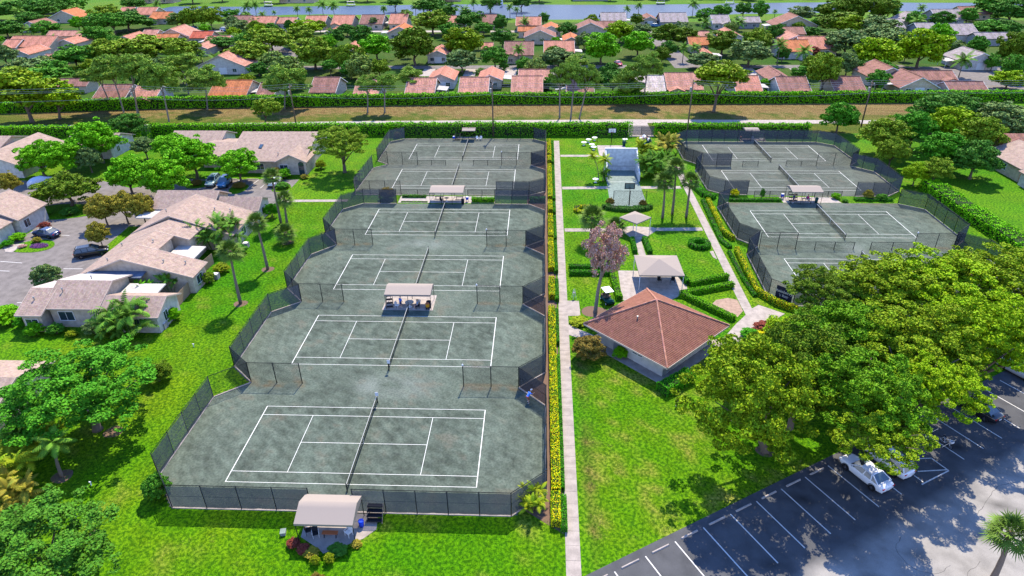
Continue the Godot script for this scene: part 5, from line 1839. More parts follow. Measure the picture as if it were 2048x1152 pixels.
func clubhouse() -> void:
	var o := thing("clubhouse", "clubhouse with red brown shingled hip roof turned towards the lawn", "clubhouse", Vector3(14.4, 0, -67.8), 0.0, "")
	var L := Vector3(-8.75, 2.7, 0)
	var F := Vector3(-0.1, 2.7, 8.85)
	var Rr := Vector3(8.8, 2.7, 0)
	var B := Vector3(0.1, 2.7, -8.8)
	var P := Vector3(-0.25, 6.1, -0.1)
	var names := [[L, F], [F, Rr], [Rr, B], [B, L]]
	for k in names:
		var b := MB.new()
		b.slab([k[0], k[1], P], 0.14)
		var face := part("roof", b.mesh(), M["shingle_red"], o)
		# courses of shingle, each a low step along the slope
		var c := MB.new()
		var rows := 34
		for i in range(1, rows):
			var t := float(i) / rows
			var a: Vector3 = k[0].lerp(P, t) + Vector3(0, 0.012, 0)
			var e: Vector3 = k[1].lerp(P, t) + Vector3(0, 0.012, 0)
			var down: Vector3 = ((k[0] + k[1]) * 0.5 - P).normalized()
			c.quad(a + Vector3(0, 0.004, 0), e + Vector3(0, 0.004, 0), e + down * 0.17 + Vector3(0, 0.022, 0), a + down * 0.17 + Vector3(0, 0.022, 0))
			c.quad(a + down * 0.17 + Vector3(0, 0.022, 0), e + down * 0.17 + Vector3(0, 0.022, 0), e + down * 0.17 - Vector3(0, 0.01, 0), a + down * 0.17 - Vector3(0, 0.01, 0))
		part("shingle_courses", c.mesh(), M["shingle_red"], face)
		var hip := MB.new()
		hip.tube([k[0] + Vector3(0, 0.03, 0), P + Vector3(0, 0.03, 0)], [0.12, 0.12], 6)
		part("hip_cap", hip.mesh(), M["tile_pink"], face)
		var g := MB.new()
		g.bar(k[0] - Vector3(0, 0.1, 0), k[1] - Vector3(0, 0.1, 0), 0.1, 0.2)
		part("gutter", g.mesh(), M["trim_tan"], o)
	var s := 0.78
	var w := MB.new()
	w.prism(PackedVector2Array([Vector2(L.x * s, 0), Vector2(F.x, F.z * s), Vector2(Rr.x * s, 0), Vector2(B.x, B.z * s)]), 0, 2.66)
	part("wall", w.mesh(), M["stucco_white"], o)
	var ap := MB.new()
	ap.prism(PackedVector2Array([Vector2(L.x * 0.98, 0), Vector2(F.x, F.z * 0.98), Vector2(Rr.x * 0.98, 0), Vector2(B.x, B.z * 0.98)]), 0.0, 0.06)
	part("apron", ap.mesh(), M["concrete"], o)
	var dirn := (F - L).normalized()
	var at := L.lerp(F, 0.30) * Vector3(s, 0, s)
	for k in 2:
		var d := MB.new()
		d.box(Vector3(0, 1.05, 0), Vector3(0.95, 2.1, 0.06))
		part("door", d.mesh(), M["stucco_grey"], o, at + dirn * (k * 1.1) + Vector3(-0.03, 0, 0.03), -PI / 4)
	window_part(o, (L.lerp(F, 0.62) * Vector3(s, 0, s)) + Vector3(-0.03, 1.6, 0.03), 1.4, 0.8, -PI / 4)
	vent(o, Vector3(-2.6, 5.0, 1.6) - Vector3(0, 0.55, 0))


# ---------------------------------------------------------------- canopies and furniture
func canopy(x0: float, x1: float, zf: float, zb: float, he: float, hr: float, label: String, valance := 0.25, zr_f := 0.5, posts := 3) -> Node3D:
	# fabric gable stretched over a black tube frame
	var o := thing("canopy", label, "canopy", Vector3((x0 + x1) / 2, 0, (zf + zb) / 2), 0, "court side canopies")
	var w := (x1 - x0) / 2
	var d := absf(zf - zb) / 2
	var zr := lerpf(d, -d, zr_f)
	var b := MB.new()
	var n := 6
	for side in 2:
		var z0 := d if side == 0 else zr
		var z1 := zr if side == 0 else -d
		var h0 := he if side == 0 else hr
		var h1 := hr if side == 0 else he
		for i in n:
			var xa := lerpf(-w, w, float(i) / n)
			var xb := lerpf(-w, w, float(i + 1) / n)
			for j in 4:
				var t0 := j / 4.0
				var t1 := (j + 1) / 4.0
				var q := []
				for k in [[xa, t0], [xb, t0], [xb, t1], [xa, t1]]:
					var sag := 0.012 * sin(PI * float(k[1])) * (0.4 + absf(sin((float(k[0]) + w) / w * PI * 1.5)))
					q.append(Vector3(k[0], lerpf(h0, h1, k[1]) - sag, lerpf(z0, z1, k[1])))
				b.quad(q[0], q[1], q[2], q[3])
	part("roof_fabric", b.mesh(true), M["canvas"], o)
	var v := MB.new()
	for s in [-1.0, 1.0]:
		v.box(Vector3(0, he - valance / 2, s * (d + 0.01)), Vector3(2 * w, valance, 0.015))
		v.quad(Vector3(s * w, he - valance, -d), Vector3(s * w, he - valance, d), Vector3(s * w, he, d), Vector3(s * w, he, -d))
		v.tri(Vector3(s * w, he, -d), Vector3(s * w, he, d), Vector3(s * w, hr, zr))
	part("valance", v.mesh(), M["canvas"], o)
	for i in posts:
		for s in [-1.0, 1.0]:
			var p := MB.new()
			var px := lerpf(-w + 0.06, w - 0.06, i / float(posts - 1))
			p.tube([Vector3(px, -0.03, s * (d - 0.1)), Vector3(px, he, s * (d - 0.1))], [0.035, 0.035], 6)
			part("post", p.mesh(), M["steel_black"], o)
	var f := MB.new()
	f.bar(Vector3(-w, hr - 0.06, zr), Vector3(w, hr - 0.06, zr), 0.05, 0.05)
	for s in [-1.0, 1.0]:
		f.bar(Vector3(-w, he - 0.06, s * (d - 0.1)), Vector3(w, he - 0.06, s * (d - 0.1)), 0.05, 0.05)
	part("frame", f.mesh(), M["steel_black"], o)
	return o


func pavilion(c: Vector2, k: Array, he: float, hp: float, label: String, post := "steel_white") -> void:
	# pointed fabric roof on four posts; k: the four eave corners relative to the centre
	var o := thing("shade_pavilion", label, "canopy", Vector3(c.x, 0, c.y), 0, "")
	var b := MB.new()
	var P := Vector3(0, hp, 0)
	for i in 4:
		var a: Vector2 = k[i]
		var e: Vector2 = k[(i + 1) % 4]
		b.tri(Vector3(a.x, he, a.y), Vector3(e.x, he, e.y), P)
		b.quad(Vector3(a.x, he, a.y), Vector3(e.x, he, e.y), Vector3(e.x, he - 0.18, e.y), Vector3(a.x, he - 0.18, a.y))
	part("roof_fabric", b.mesh(), M["canvas"], o)
	for i in 4:
		var a2: Vector2 = k[i] * 0.96
		var p := MB.new()
		p.tube([Vector3(a2.x, -0.03, a2.y), Vector3(a2.x, he - 0.05, a2.y)], [0.05, 0.05], 7)
		part("post", p.mesh(true), M[post], o)
		var r := MB.new()
		r.bar(Vector3(a2.x, he - 0.08, a2.y), Vector3(0, hp - 0.08, 0), 0.05, 0.05)
		part("rafter", r.mesh(), M[post], o)


func chair(x: float, z: float, turn: float, frame: String, seat: String, label: String, y := 0.03) -> void:
	var o := thing("patio_chair", label, "chair", Vector3(x, y, z), turn, "patio chairs")
	part("seat", boxmesh(Vector3(0.5, 0.05, 0.48)), M[seat], o, Vector3(0, 0.42, 0))
	var b := MB.new()
	b.box(Vector3(0, 0.68, -0.26), Vector3(0.5, 0.5, 0.04), Basis(Vector3.RIGHT, -0.2))
	part("backrest", b.mesh(), M[seat], o)
	for s in [-1.0, 1.0]:
		for q in [-1.0, 1.0]:
			part("leg", boxmesh(Vector3(0.035, 0.44, 0.035)), M[frame], o, Vector3(s * 0.25, 0.215, q * 0.22))
		var a := MB.new()
		a.bar(Vector3(s * 0.27, 0.62, -0.25), Vector3(s * 0.27, 0.62, 0.24), 0.04, 0.03)
		a.bar(Vector3(s * 0.27, 0.42, 0.23), Vector3(s * 0.27, 0.62, 0.23), 0.035, 0.035)
		part("armrest", a.mesh(), M[frame], o)


func bench(x: float, z: float, turn: float, m: String, l: float, label: String, y := 0.03) -> void:
	var o := thing("bench", label, "bench", Vector3(x, y, z), turn, "benches")
	for k in 3:
		part("seat_slat", boxmesh(Vector3(l, 0.04, 0.12)), M[m], o, Vector3(0, 0.45, (k - 1) * 0.14))
	for s in [-1.0, 1.0]:
		var b := MB.new()
		b.bar(Vector3(s * l * 0.38, 0.43, 0), Vector3(s * l * 0.38, 0, 0.2), 0.06, 0.06)
		b.bar(Vector3(s * l * 0.38, 0.43, 0), Vector3(s * l * 0.38, 0, -0.2), 0.06, 0.06)
		part("leg", b.mesh(), M["plastic_dark"], o)


func round_table(x: float, z: float, r: float, top: String, label: String, y := 0.03, h := 0.72) -> void:
	var o := thing("round_table", label, "table", Vector3(x, y, z), 0, "round tables")
	var b := MB.new()
	b.tube([Vector3(0, h - 0.03, 0), Vector3(0, h, 0)], [r, r], 20)
	part("table_top", b.mesh(), M[top], o)
	b = MB.new()
	b.tube([Vector3(0, 0, 0), Vector3(0, 0.05, 0), Vector3(0, 0.08, 0), Vector3(0, h - 0.03, 0)], [r * 0.5, r * 0.45, 0.05, 0.04], 10)
	part("pedestal", b.mesh(), M["steel_white"], o)


func shelf_rack(x: float, z: float, turn: float, w: float, h: float, label: String, y := 0.03) -> void:
	# a stepped stand of bag shelves
	var o := thing("equipment_rack", label, "rack", Vector3(x, y, z), turn, "equipment racks")
	for k in 4:
		part("shelf", boxmesh(Vector3(w, 0.05, 0.42)), M["plastic_dark"], o, Vector3(0, 0.22 + k * (h - 0.25) / 3.0, 0.36 - k * 0.24))
		part("shelf_front", boxmesh(Vector3(w, 0.14, 0.03)), M["plastic_dark"], o, Vector3(0, 0.30 + k * (h - 0.25) / 3.0, 0.58 - k * 0.24))
	for s in [-1.0, 1.0]:
		var b := MB.new()
		b.bar(Vector3(s * w / 2, 0, 0.55), Vector3(s * w / 2, h + 0.1, -0.5), 0.06, 0.06)
		b.bar(Vector3(s * w / 2, 0, -0.5), Vector3(s * w / 2, h + 0.1, -0.5), 0.06, 0.06)
		part("side_frame", b.mesh(), M["wood_fence"], o)


func bin(x: float, z: float, r: float, h: float, m: String, label: String, y := 0.03) -> void:
	var o := thing("waste_bin", label, "bin", Vector3(x, y, z), 0, "bins")
	var b := MB.new()
	b.tube([Vector3(0, 0, 0), Vector3(0, h * 0.9, 0)], [r * 0.82, r], 14)
	part("body", b.mesh(true), M[m], o)
	b = MB.new()
	b.tube([Vector3(0, h * 0.9, 0), Vector3(0, h * 0.97, 0), Vector3(0, h, 0)], [r * 1.05, r * 0.95, r * 0.4], 14)
	part("lid", b.mesh(true), M[m], o)


func cooler(x: float, z: float, m: String, label: String, y := 0.03) -> void:
	var o := thing("cooler", label, "cooler", Vector3(x, y, z), 0, "coolers")
	var b := MB.new()
	b.tube([Vector3(0, 0.42, 0), Vector3(0, 0.46, 0), Vector3(0, 0.85, 0), Vector3(0, 0.9, 0)], [0.22, 0.26, 0.27, 0.24], 14)
	part("barrel", b.mesh(true), M[m], o)
	b = MB.new()
	b.tube([Vector3(0, 0.9, 0), Vector3(0, 0.97, 0)], [0.27, 0.24], 14)
	part("lid", b.mesh(), M["plastic_white" if m != "plastic_yellow" else "wood_red"], o)
	for s in [-1.0, 1.0]:
		part("stand_leg", boxmesh(Vector3(0.05, 0.42, 0.4)), M["steel_black"], o, Vector3(s * 0.18, 0.21, 0))


func hoop(x: float, z: float, turn: float, board: String, label: String) -> void:
	var o := thing("basketball_hoop", label, "basketball hoop", Vector3(x, 0, z), turn, "")
	var b := MB.new()
	b.tube([Vector3(0, -0.03, 0), Vector3(0, 2.4, 0), Vector3(0, 3.0, 0.3), Vector3(0, 3.2, 0.62)], [0.07, 0.07, 0.06, 0.05], 8)
	part("pole", b.mesh(true), M["steel_black"], o)
	var q := part("backboard", boxmesh(Vector3(1.8, 1.05, 0.05)), M[board], o, Vector3(0, 3.35, 0.66))
	var f := MB.new()
	for s in [-1.0, 1.0]:
		f.box(Vector3(s * 0.86, 0, 0), Vector3(0.13, 1.12, 0.08)); f.box(Vector3(0, s * 0.5, 0), Vector3(1.58, 0.13, 0.078))
		f.box(Vector3(s * 0.3, -0.12, 0.032), Vector3(0.05, 0.5, 0.02)); f.box(Vector3(0, -0.12 + s * 0.22, 0.034), Vector3(0.56, 0.05, 0.02))
	part("border", f.mesh(), M["plastic_dark"], q)
	var r := MB.new()
	var pts := []
	var rad := []
	for k in 17:
		var t := TAU * k / 16
		pts.append(Vector3(0.23 * cos(t), 3.05, 0.95 + 0.23 * sin(t))); rad.append(0.02)
	r.tube(pts, rad, 5, false)
	part("rim", r.mesh(), M["wood_red"], o)


func utility_pole(x: float, z: float, h: float, label: String) -> void:
	var o := thing("utility_pole", label, "utility pole", Vector3(x, 0, z), 0, "utility poles")
	var b := MB.new()
	b.tube([Vector3(0, -0.1, 0), Vector3(0, h, 0)], [0.19, 0.11], 9)
	part("pole", b.mesh(true), M["wood_pole"], o)
	part("crossarm", boxmesh(Vector3(0.12, 0.14, 2.0)), M["wood_pole"], o, Vector3(0.14, h - 0.7, 0))
	for s in [-1.0, 1.0]:
		var i := MB.new()
		i.tube([Vector3(0.14, h - 0.63, s * 0.9), Vector3(0.14, h - 0.4, s * 0.9)], [0.06, 0.03], 6)
		part("insulator", i.mesh(), M["plastic_white"], o)
	var t := MB.new()
	t.tube([Vector3(-0.36, h - 2.6, 0), Vector3(-0.36, h - 1.6, 0)], [0.24, 0.24], 10)
	part("transformer", t.mesh(), M["steel_grey"], o)


func wire(pts: Array, sag: float, label: String) -> void:
	var o := thing("power_line", label, "wire", Vector3.ZERO, 0, "power lines")
	var b := MB.new()
	for i in pts.size() - 1:
		var p := []
		var r := []
		for k in 13:
			var t := k / 12.0
			p.append(pts[i].lerp(pts[i + 1], t) - Vector3(0, sag * 4.0 * t * (1.0 - t), 0)); r.append(0.022)
		b.tube(p, r, 4, false)
	part("cable", b.mesh(), M["steel_grey"], o)


# ---------------------------------------------------------------- vehicles
var car_cache := {}


func loft(st: Array, belt: Callable) -> ArrayMesh:
	var b := MB.new()
	var rings := []
	for s in st:
		rings.append(belt.call(s))
	for i in rings.size() - 1:
		var n: int = rings[i].size()
		for k in n:
			b.quad(rings[i][k], rings[i + 1][k], rings[i + 1][(k + 1) % n], rings[i][(k + 1) % n])
	for e in [rings[0], rings[-1]]:
		for k in range(1, e.size() - 1):
			b.tri(e[0], e[k], e[k + 1])
	return b.mesh(true)


func car_ring(s: Array) -> Array:
	var z: float = s[0]
	var w: float = s[1]
	var y0: float = s[2]
	var y1: float = s[3]
	var half := [Vector3(w * 0.55, y0, z), Vector3(w * 0.9, y0 + 0.03, z), Vector3(w, y0 + 0.2, z), Vector3(w * 1.0, lerpf(y0, y1, 0.62), z), Vector3(w * 0.96, y1 - 0.09, z), Vector3(w * 0.86, y1 - 0.01, z), Vector3(w * 0.4, y1 + 0.02, z)]
	var r := half.duplicate()
	for k in range(half.size() - 1, -1, -1):
		r.append(Vector3(-half[k].x, half[k].y, z))
	return r


func car_parts(suv: bool) -> Dictionary:
	if car_cache.has(suv):
		return car_cache[suv]
	var up := 0.12 if suv else 0.0
	var st := [[-2.4, 0.6, 0.45, 0.78], [-2.33, 0.8, 0.33, 0.95], [-1.95, 0.88, 0.26, 1.02], [-1.3, 0.91, 0.22, 1.03], [-0.5, 0.915, 0.2, 1.0], [0.4, 0.915, 0.2, 0.98], [1.0, 0.91, 0.2, 0.97], [1.55, 0.9, 0.22, 0.91], [2.05, 0.86, 0.26, 0.82], [2.32, 0.74, 0.3, 0.73], [2.42, 0.52, 0.4, 0.6]]
	for s in st:
		s[2] += up * 0.8
		s[3] += up * 1.3
	var d := {}
	d["body"] = loft(st, car_ring)
	var yb := 0.97 + up * 1.3
	var yt := 1.42 + (0.27 if suv else 0.0)
	var zb := -1.92 if not suv else -2.25
	var zt := -1.05 if not suv else -1.85
	var lo := [Vector3(-0.84, yb, zb), Vector3(0.84, yb, zb), Vector3(0.84, yb, 1.15), Vector3(-0.84, yb, 1.15)]
	var hi := [Vector3(-0.6, yt, zt), Vector3(0.6, yt, zt), Vector3(0.62, yt, 0.28), Vector3(-0.62, yt, 0.28)]
	var g := MB.new()
	for i in 4:
		var j := (i + 1) % 4
		g.quad(lo[i], lo[j], hi[j], hi[i])
	d["glass"] = g.mesh()
	var r := MB.new()
	var mid := []
	for p in hi:
		mid.append(Vector3(p.x * 0.82, p.y + 0.055, lerpf(p.z, -0.4, 0.12)))
	for i in 4:
		var j := (i + 1) % 4
		r.quad(hi[i] + Vector3(0, 0.005, 0), hi[j] + Vector3(0, 0.005, 0), mid[j], mid[i])
	r.quad(mid[0], mid[1], mid[2], mid[3])
	d["roof"] = r.mesh()
	var p := MB.new()
	for i in 4:
		p.bar(lo[i] * Vector3(1.01, 1, 1), hi[i] * Vector3(1.03, 1, 1), 0.09, 0.07)
	for s in [-1.0, 1.0]:
		p.bar(Vector3(0.85 * s, yb, -0.3), Vector3(0.63 * s, yt, -0.35), 0.09, 0.05)
		p.bar(Vector3(0.85 * s, yb, -1.1), Vector3(0.62 * s, yt, -0.95 if not suv else -1.25), 0.09, 0.05)
		p.bar(hi[0] * Vector3(s * -1.02, 1, 1), hi[3] * Vector3(s * -1.02, 1, 1), 0.06, 0.05)
	d["pillars"] = p.mesh()
	var t := MB.new()
	t.tube([Vector3(-0.11, 0, 0), Vector3(-0.1, 0, 0), Vector3(0.1, 0, 0), Vector3(0.11, 0, 0)], [0.26, 0.335, 0.335, 0.26], 20)
	d["tyre"] = t.mesh()
	t = MB.new()
	t.tube([Vector3(-0.115, 0, 0), Vector3(0.115, 0, 0)], [0.2, 0.2], 12)
	d["rim"] = t.mesh()
	t = MB.new()
	for k in 5:
		var a := TAU * k / 5
		t.bar(Vector3(0.121, 0, 0), Vector3(0.121, cos(a) * 0.22, sin(a) * 0.22), 0.05, 0.012)
		t.bar(Vector3(-0.121, 0, 0), Vector3(-0.121, cos(a) * 0.22, sin(a) * 0.22), 0.05, 0.012)
	d["spokes"] = t.mesh()
	t = MB.new()
	t.tube([Vector3(-0.9, 0, 0), Vector3(-0.6, 0, 0)], [0.39, 0.39], 20)
	d["arch"] = t.mesh()
	d["yb"] = yb
	car_cache[suv] = d
	return d


func car(x: float, z: float, nose: Vector2, paint: String, suv: bool, label: String, group := "parked cars", y := 0.012) -> void:
	var o := thing("parked_car", label, "car", Vector3(x, y, z), atan2(nose.x, nose.y), group)
	var d := car_parts(suv)
	var b := part("body", d["body"], M[paint], o)
	part("window_band", d["glass"], M["window_glass"], o)
	part("roof", d["roof"], M[paint], o)
	part("pillars", d["pillars"], M[paint], o)
	for s in [-1.0, 1.0]:
		for q in [-1.42, 1.45]:
			var w := part("wheel", d["tyre"], M["rubber"], o, Vector3(s * 0.82, 0.335, q))
			part("rim", d["rim"], M["plastic_dark"], w)
			part("spokes", d["spokes"], M["chrome"], w)
			var am := MB.new()
			var cz := Vector3(s * 0.93, 0.36, q)
			for k in 12:
				var a0 := PI * k / 12
				var a1 := PI * (k + 1) / 12
				am.quad(cz + Vector3(0, sin(a0) * 0.345, cos(a0) * 0.345), cz + Vector3(0, sin(a1) * 0.345, cos(a1) * 0.345), cz + Vector3(-s * 0.01, sin(a1) * 0.41, cos(a1) * 0.41), cz + Vector3(-s * 0.01, sin(a0) * 0.41, cos(a0) * 0.41))
			part("wheel_arch", am.mesh(), M["plastic_dark"], b)
		part("tail_lamp", boxmesh(Vector3(0.3, 0.14, 0.1)), M["lamp_red"], o, Vector3(s * 0.62, 0.82 + (0.15 if suv else 0.0), -2.335))
		part("headlight", boxmesh(Vector3(0.34, 0.12, 0.12)), M["lamp_clear"], o, Vector3(s * 0.58, 0.66 + (0.15 if suv else 0.0), 2.33))
		part("mirror", boxmesh(Vector3(0.16, 0.13, 0.1)), M[paint], o, Vector3(s * 0.98, float(d["yb"]) + 0.06, 0.82))
	part("number_plate", boxmesh(Vector3(0.32, 0.16, 0.03)), M["plastic_white"], o, Vector3(0, 0.66, -2.42))
	part("rear_bumper", boxmesh(Vector3(1.3, 0.16, 0.08)), M["plastic_dark"], o, Vector3(0, 0.46, -2.37))


func covered_car(x: float, z: float, nose: Vector2, label: String) -> void:
	var o := thing("covered_car", label, "car", Vector3(x, 0.012, z), atan2(nose.x, nose.y), "")
	var st := [[-2.5, 0.7, 0.12, 0.7], [-2.35, 0.9, 0.1, 1.1], [-1.6, 0.97, 0.08, 1.55], [-0.8, 0.97, 0.1, 1.72], [0.3, 0.97, 0.07, 1.68], [1.1, 0.97, 0.1, 1.25], [2.0, 0.93, 0.08, 0.98], [2.4, 0.78, 0.1, 0.7]]
	var b := MB.new()
	var rings := []
	for s in st:
		var w: float = s[1]
		var h: float = s[3]
		var half := [Vector3(w, s[2], s[0]), Vector3(w * 0.98, h * 0.55, s[0]), Vector3(w * 0.85, h * 0.8, s[0]), Vector3(w * 0.62, h * 0.97, s[0]), Vector3(0, h, s[0])]
		var r := half.duplicate()
		for k in range(3, -1, -1):
			r.append(half[k] * Vector3(-1, 1, 1))
		rings.append(r)
	for i in rings.size() - 1:
		for k in rings[i].size() - 1:
			b.quad(rings[i][k], rings[i + 1][k], rings[i + 1][k + 1], rings[i][k + 1])
	for e in [rings[0], rings[-1]]:
		for k in range(1, e.size() - 1):
			b.tri(e[0], e[k], e[k + 1])
	part("cover", b.mesh(true), M["cover_cloth"], o)
	var t := MB.new()
	for s in [-1.0, 1.0]:
		for q in [-1.4, 1.45]:
			t.tube([Vector3(s * 0.75, 0.3, q), Vector3(s * 0.92, 0.3, q)], [0.3, 0.3], 12)
	part("wheels", t.mesh(), M["rubber"], o)


func golf_cart(x: float, z: float, nose: Vector2) -> void:
	var o := thing("golf_cart", "green golf cart with white roof parked under the pink tree", "golf cart", Vector3(x, 0, z), atan2(nose.x, nose.y), "")
	var st := [[-1.15, 0.5, 0.3, 0.62], [-1.0, 0.58, 0.25, 0.72], [-0.3, 0.6, 0.24, 0.5], [0.4, 0.6, 0.24, 0.42], [0.75, 0.58, 0.25, 0.7], [1.05, 0.52, 0.28, 0.82], [1.22, 0.4, 0.35, 0.6]]
	part("body", loft(st, car_ring), M["plastic_green"], o)
	for q in [-0.2, -0.85]:
		part("seat", boxmesh(Vector3(1.05, 0.16, 0.45)), M["wood_pole"], o, Vector3(0, 0.74, q))
	part("backrest", boxmesh(Vector3(1.05, 0.42, 0.1)), M["wood_pole"], o, Vector3(0, 1.0, -0.52))
	var r := MB.new()
	r.slab([Vector3(-0.6, 1.86, -0.95), Vector3(0.6, 1.86, -0.95), Vector3(0.6, 1.86, 0.65), Vector3(-0.6, 1.86, 0.65)], 0.06)
	part("roof", r.mesh(), M["plastic_white"], o)
	for s in [-1.0, 1.0]:
		var p := MB.new()
		p.bar(Vector3(s * 0.54, 0.7, 0.85), Vector3(s * 0.54, 1.82, 0.6), 0.04, 0.04)
		p.bar(Vector3(s * 0.54, 0.6, -0.85), Vector3(s * 0.54, 1.82, -0.85), 0.04, 0.04)
		part("roof_post", p.mesh(), M["steel_black"], o)
		for q in [-0.8, 0.85]:
			var t := MB.new()
			t.tube([Vector3(s * 0.45, 0.23, q), Vector3(s * 0.62, 0.23, q)], [0.23, 0.23], 14)
			var w := part("wheel", t.mesh(), M["rubber"], o)
			var h := MB.new()
			h.tube([Vector3(s * 0.6, 0.23, q), Vector3(s * 0.63, 0.23, q)], [0.12, 0.12], 10)
			part("rim", h.mesh(), M["plastic_white"], w)
	var wh := MB.new()
	var pts := []
	var rad := []
	for k in 13:
		var a := TAU * k / 12
		pts.append(Vector3(-0.28 + 0.17 * cos(a), 1.05 + 0.1 * sin(a), 0.5 - 0.13 * sin(a))); rad.append(0.015)
	wh.tube(pts, rad, 5, false)
	part("steering_wheel", wh.mesh(), M["plastic_dark"], o)


func bicycle(x: float, z: float, nose: Vector2, frame: String, label: String) -> void:
	var o := thing("bicycle", label, "bicycle", Vector3(x, 0.012, z), atan2(nose.x, nose.y), "bicycles")
	for q in [-0.52, 0.55]:
		var t := MB.new()
		var pts := []
		var rad := []
		for k in 25:
			var a := TAU * k / 24
			pts.append(Vector3(0, 0.34 + 0.32 * cos(a), q + 0.32 * sin(a))); rad.append(0.022)
		t.tube(pts, rad, 6, false)
		var w := part("wheel", t.mesh(), M["rubber"], o)
		var sp := MB.new()
		for k in 8:
			var a2 := PI * k / 8
			sp.bar(Vector3(0, 0.34 - 0.31 * cos(a2), q - 0.31 * sin(a2)), Vector3(0, 0.34 + 0.31 * cos(a2), q + 0.31 * sin(a2)), 0.006, 0.006)
		part("spokes", sp.mesh(), M["chrome"], w)
	var f := MB.new()
	for k in [[Vector3(0, 0.34, -0.52), Vector3(0, 0.82, -0.25)], [Vector3(0, 0.3, 0.0), Vector3(0, 0.86, -0.22)], [Vector3(0, 0.3, 0.0), Vector3(0, 0.82, 0.38)], [Vector3(0, 0.78, -0.2), Vector3(0, 0.84, 0.38)], [Vector3(0, 0.34, -0.52), Vector3(0, 0.3, 0)], [Vector3(0, 0.34, 0.55), Vector3(0, 1.0, 0.34)]]:
		f.tube([k[0], k[1]], [0.02, 0.02], 6)
	part("frame", f.mesh(), M[frame], o)
	part("saddle", boxmesh(Vector3(0.16, 0.06, 0.26)), M["plastic_dark"], o, Vector3(0, 0.92, -0.24))
	var h := MB.new()
	h.tube([Vector3(-0.3, 1.04, 0.25), Vector3(-0.1, 1.02, 0.36), Vector3(0.1, 1.02, 0.36), Vector3(0.3, 1.04, 0.25)], [0.016, 0.016, 0.016, 0.016], 6)
	part("handlebar", h.mesh(), M["chrome"], o)
	var c := MB.new()
	for s in [-1.0, 1.0]:
		c.box(Vector3(s * 0.17, 0.88, 0.58), Vector3(0.012, 0.2, 0.26)); c.box(Vector3(0, 0.88, 0.58 + s * 0.13), Vector3(0.35, 0.2, 0.012))
	c.box(Vector3(0, 0.78, 0.58), Vector3(0.35, 0.012, 0.27))
	part("basket", c.mesh(), M["plastic_white"], o)


# ---------------------------------------------------------------- people
func cap_dist(p: Vector3, a: Vector3, b: Vector3, ra: float, rb: float) -> float:
	var ab := b - a
	var t := clampf((p - a).dot(ab) / maxf(ab.length_squared(), 1e-6), 0, 1)
	return (p - a - ab * t).length() - lerpf(ra, rb, t)


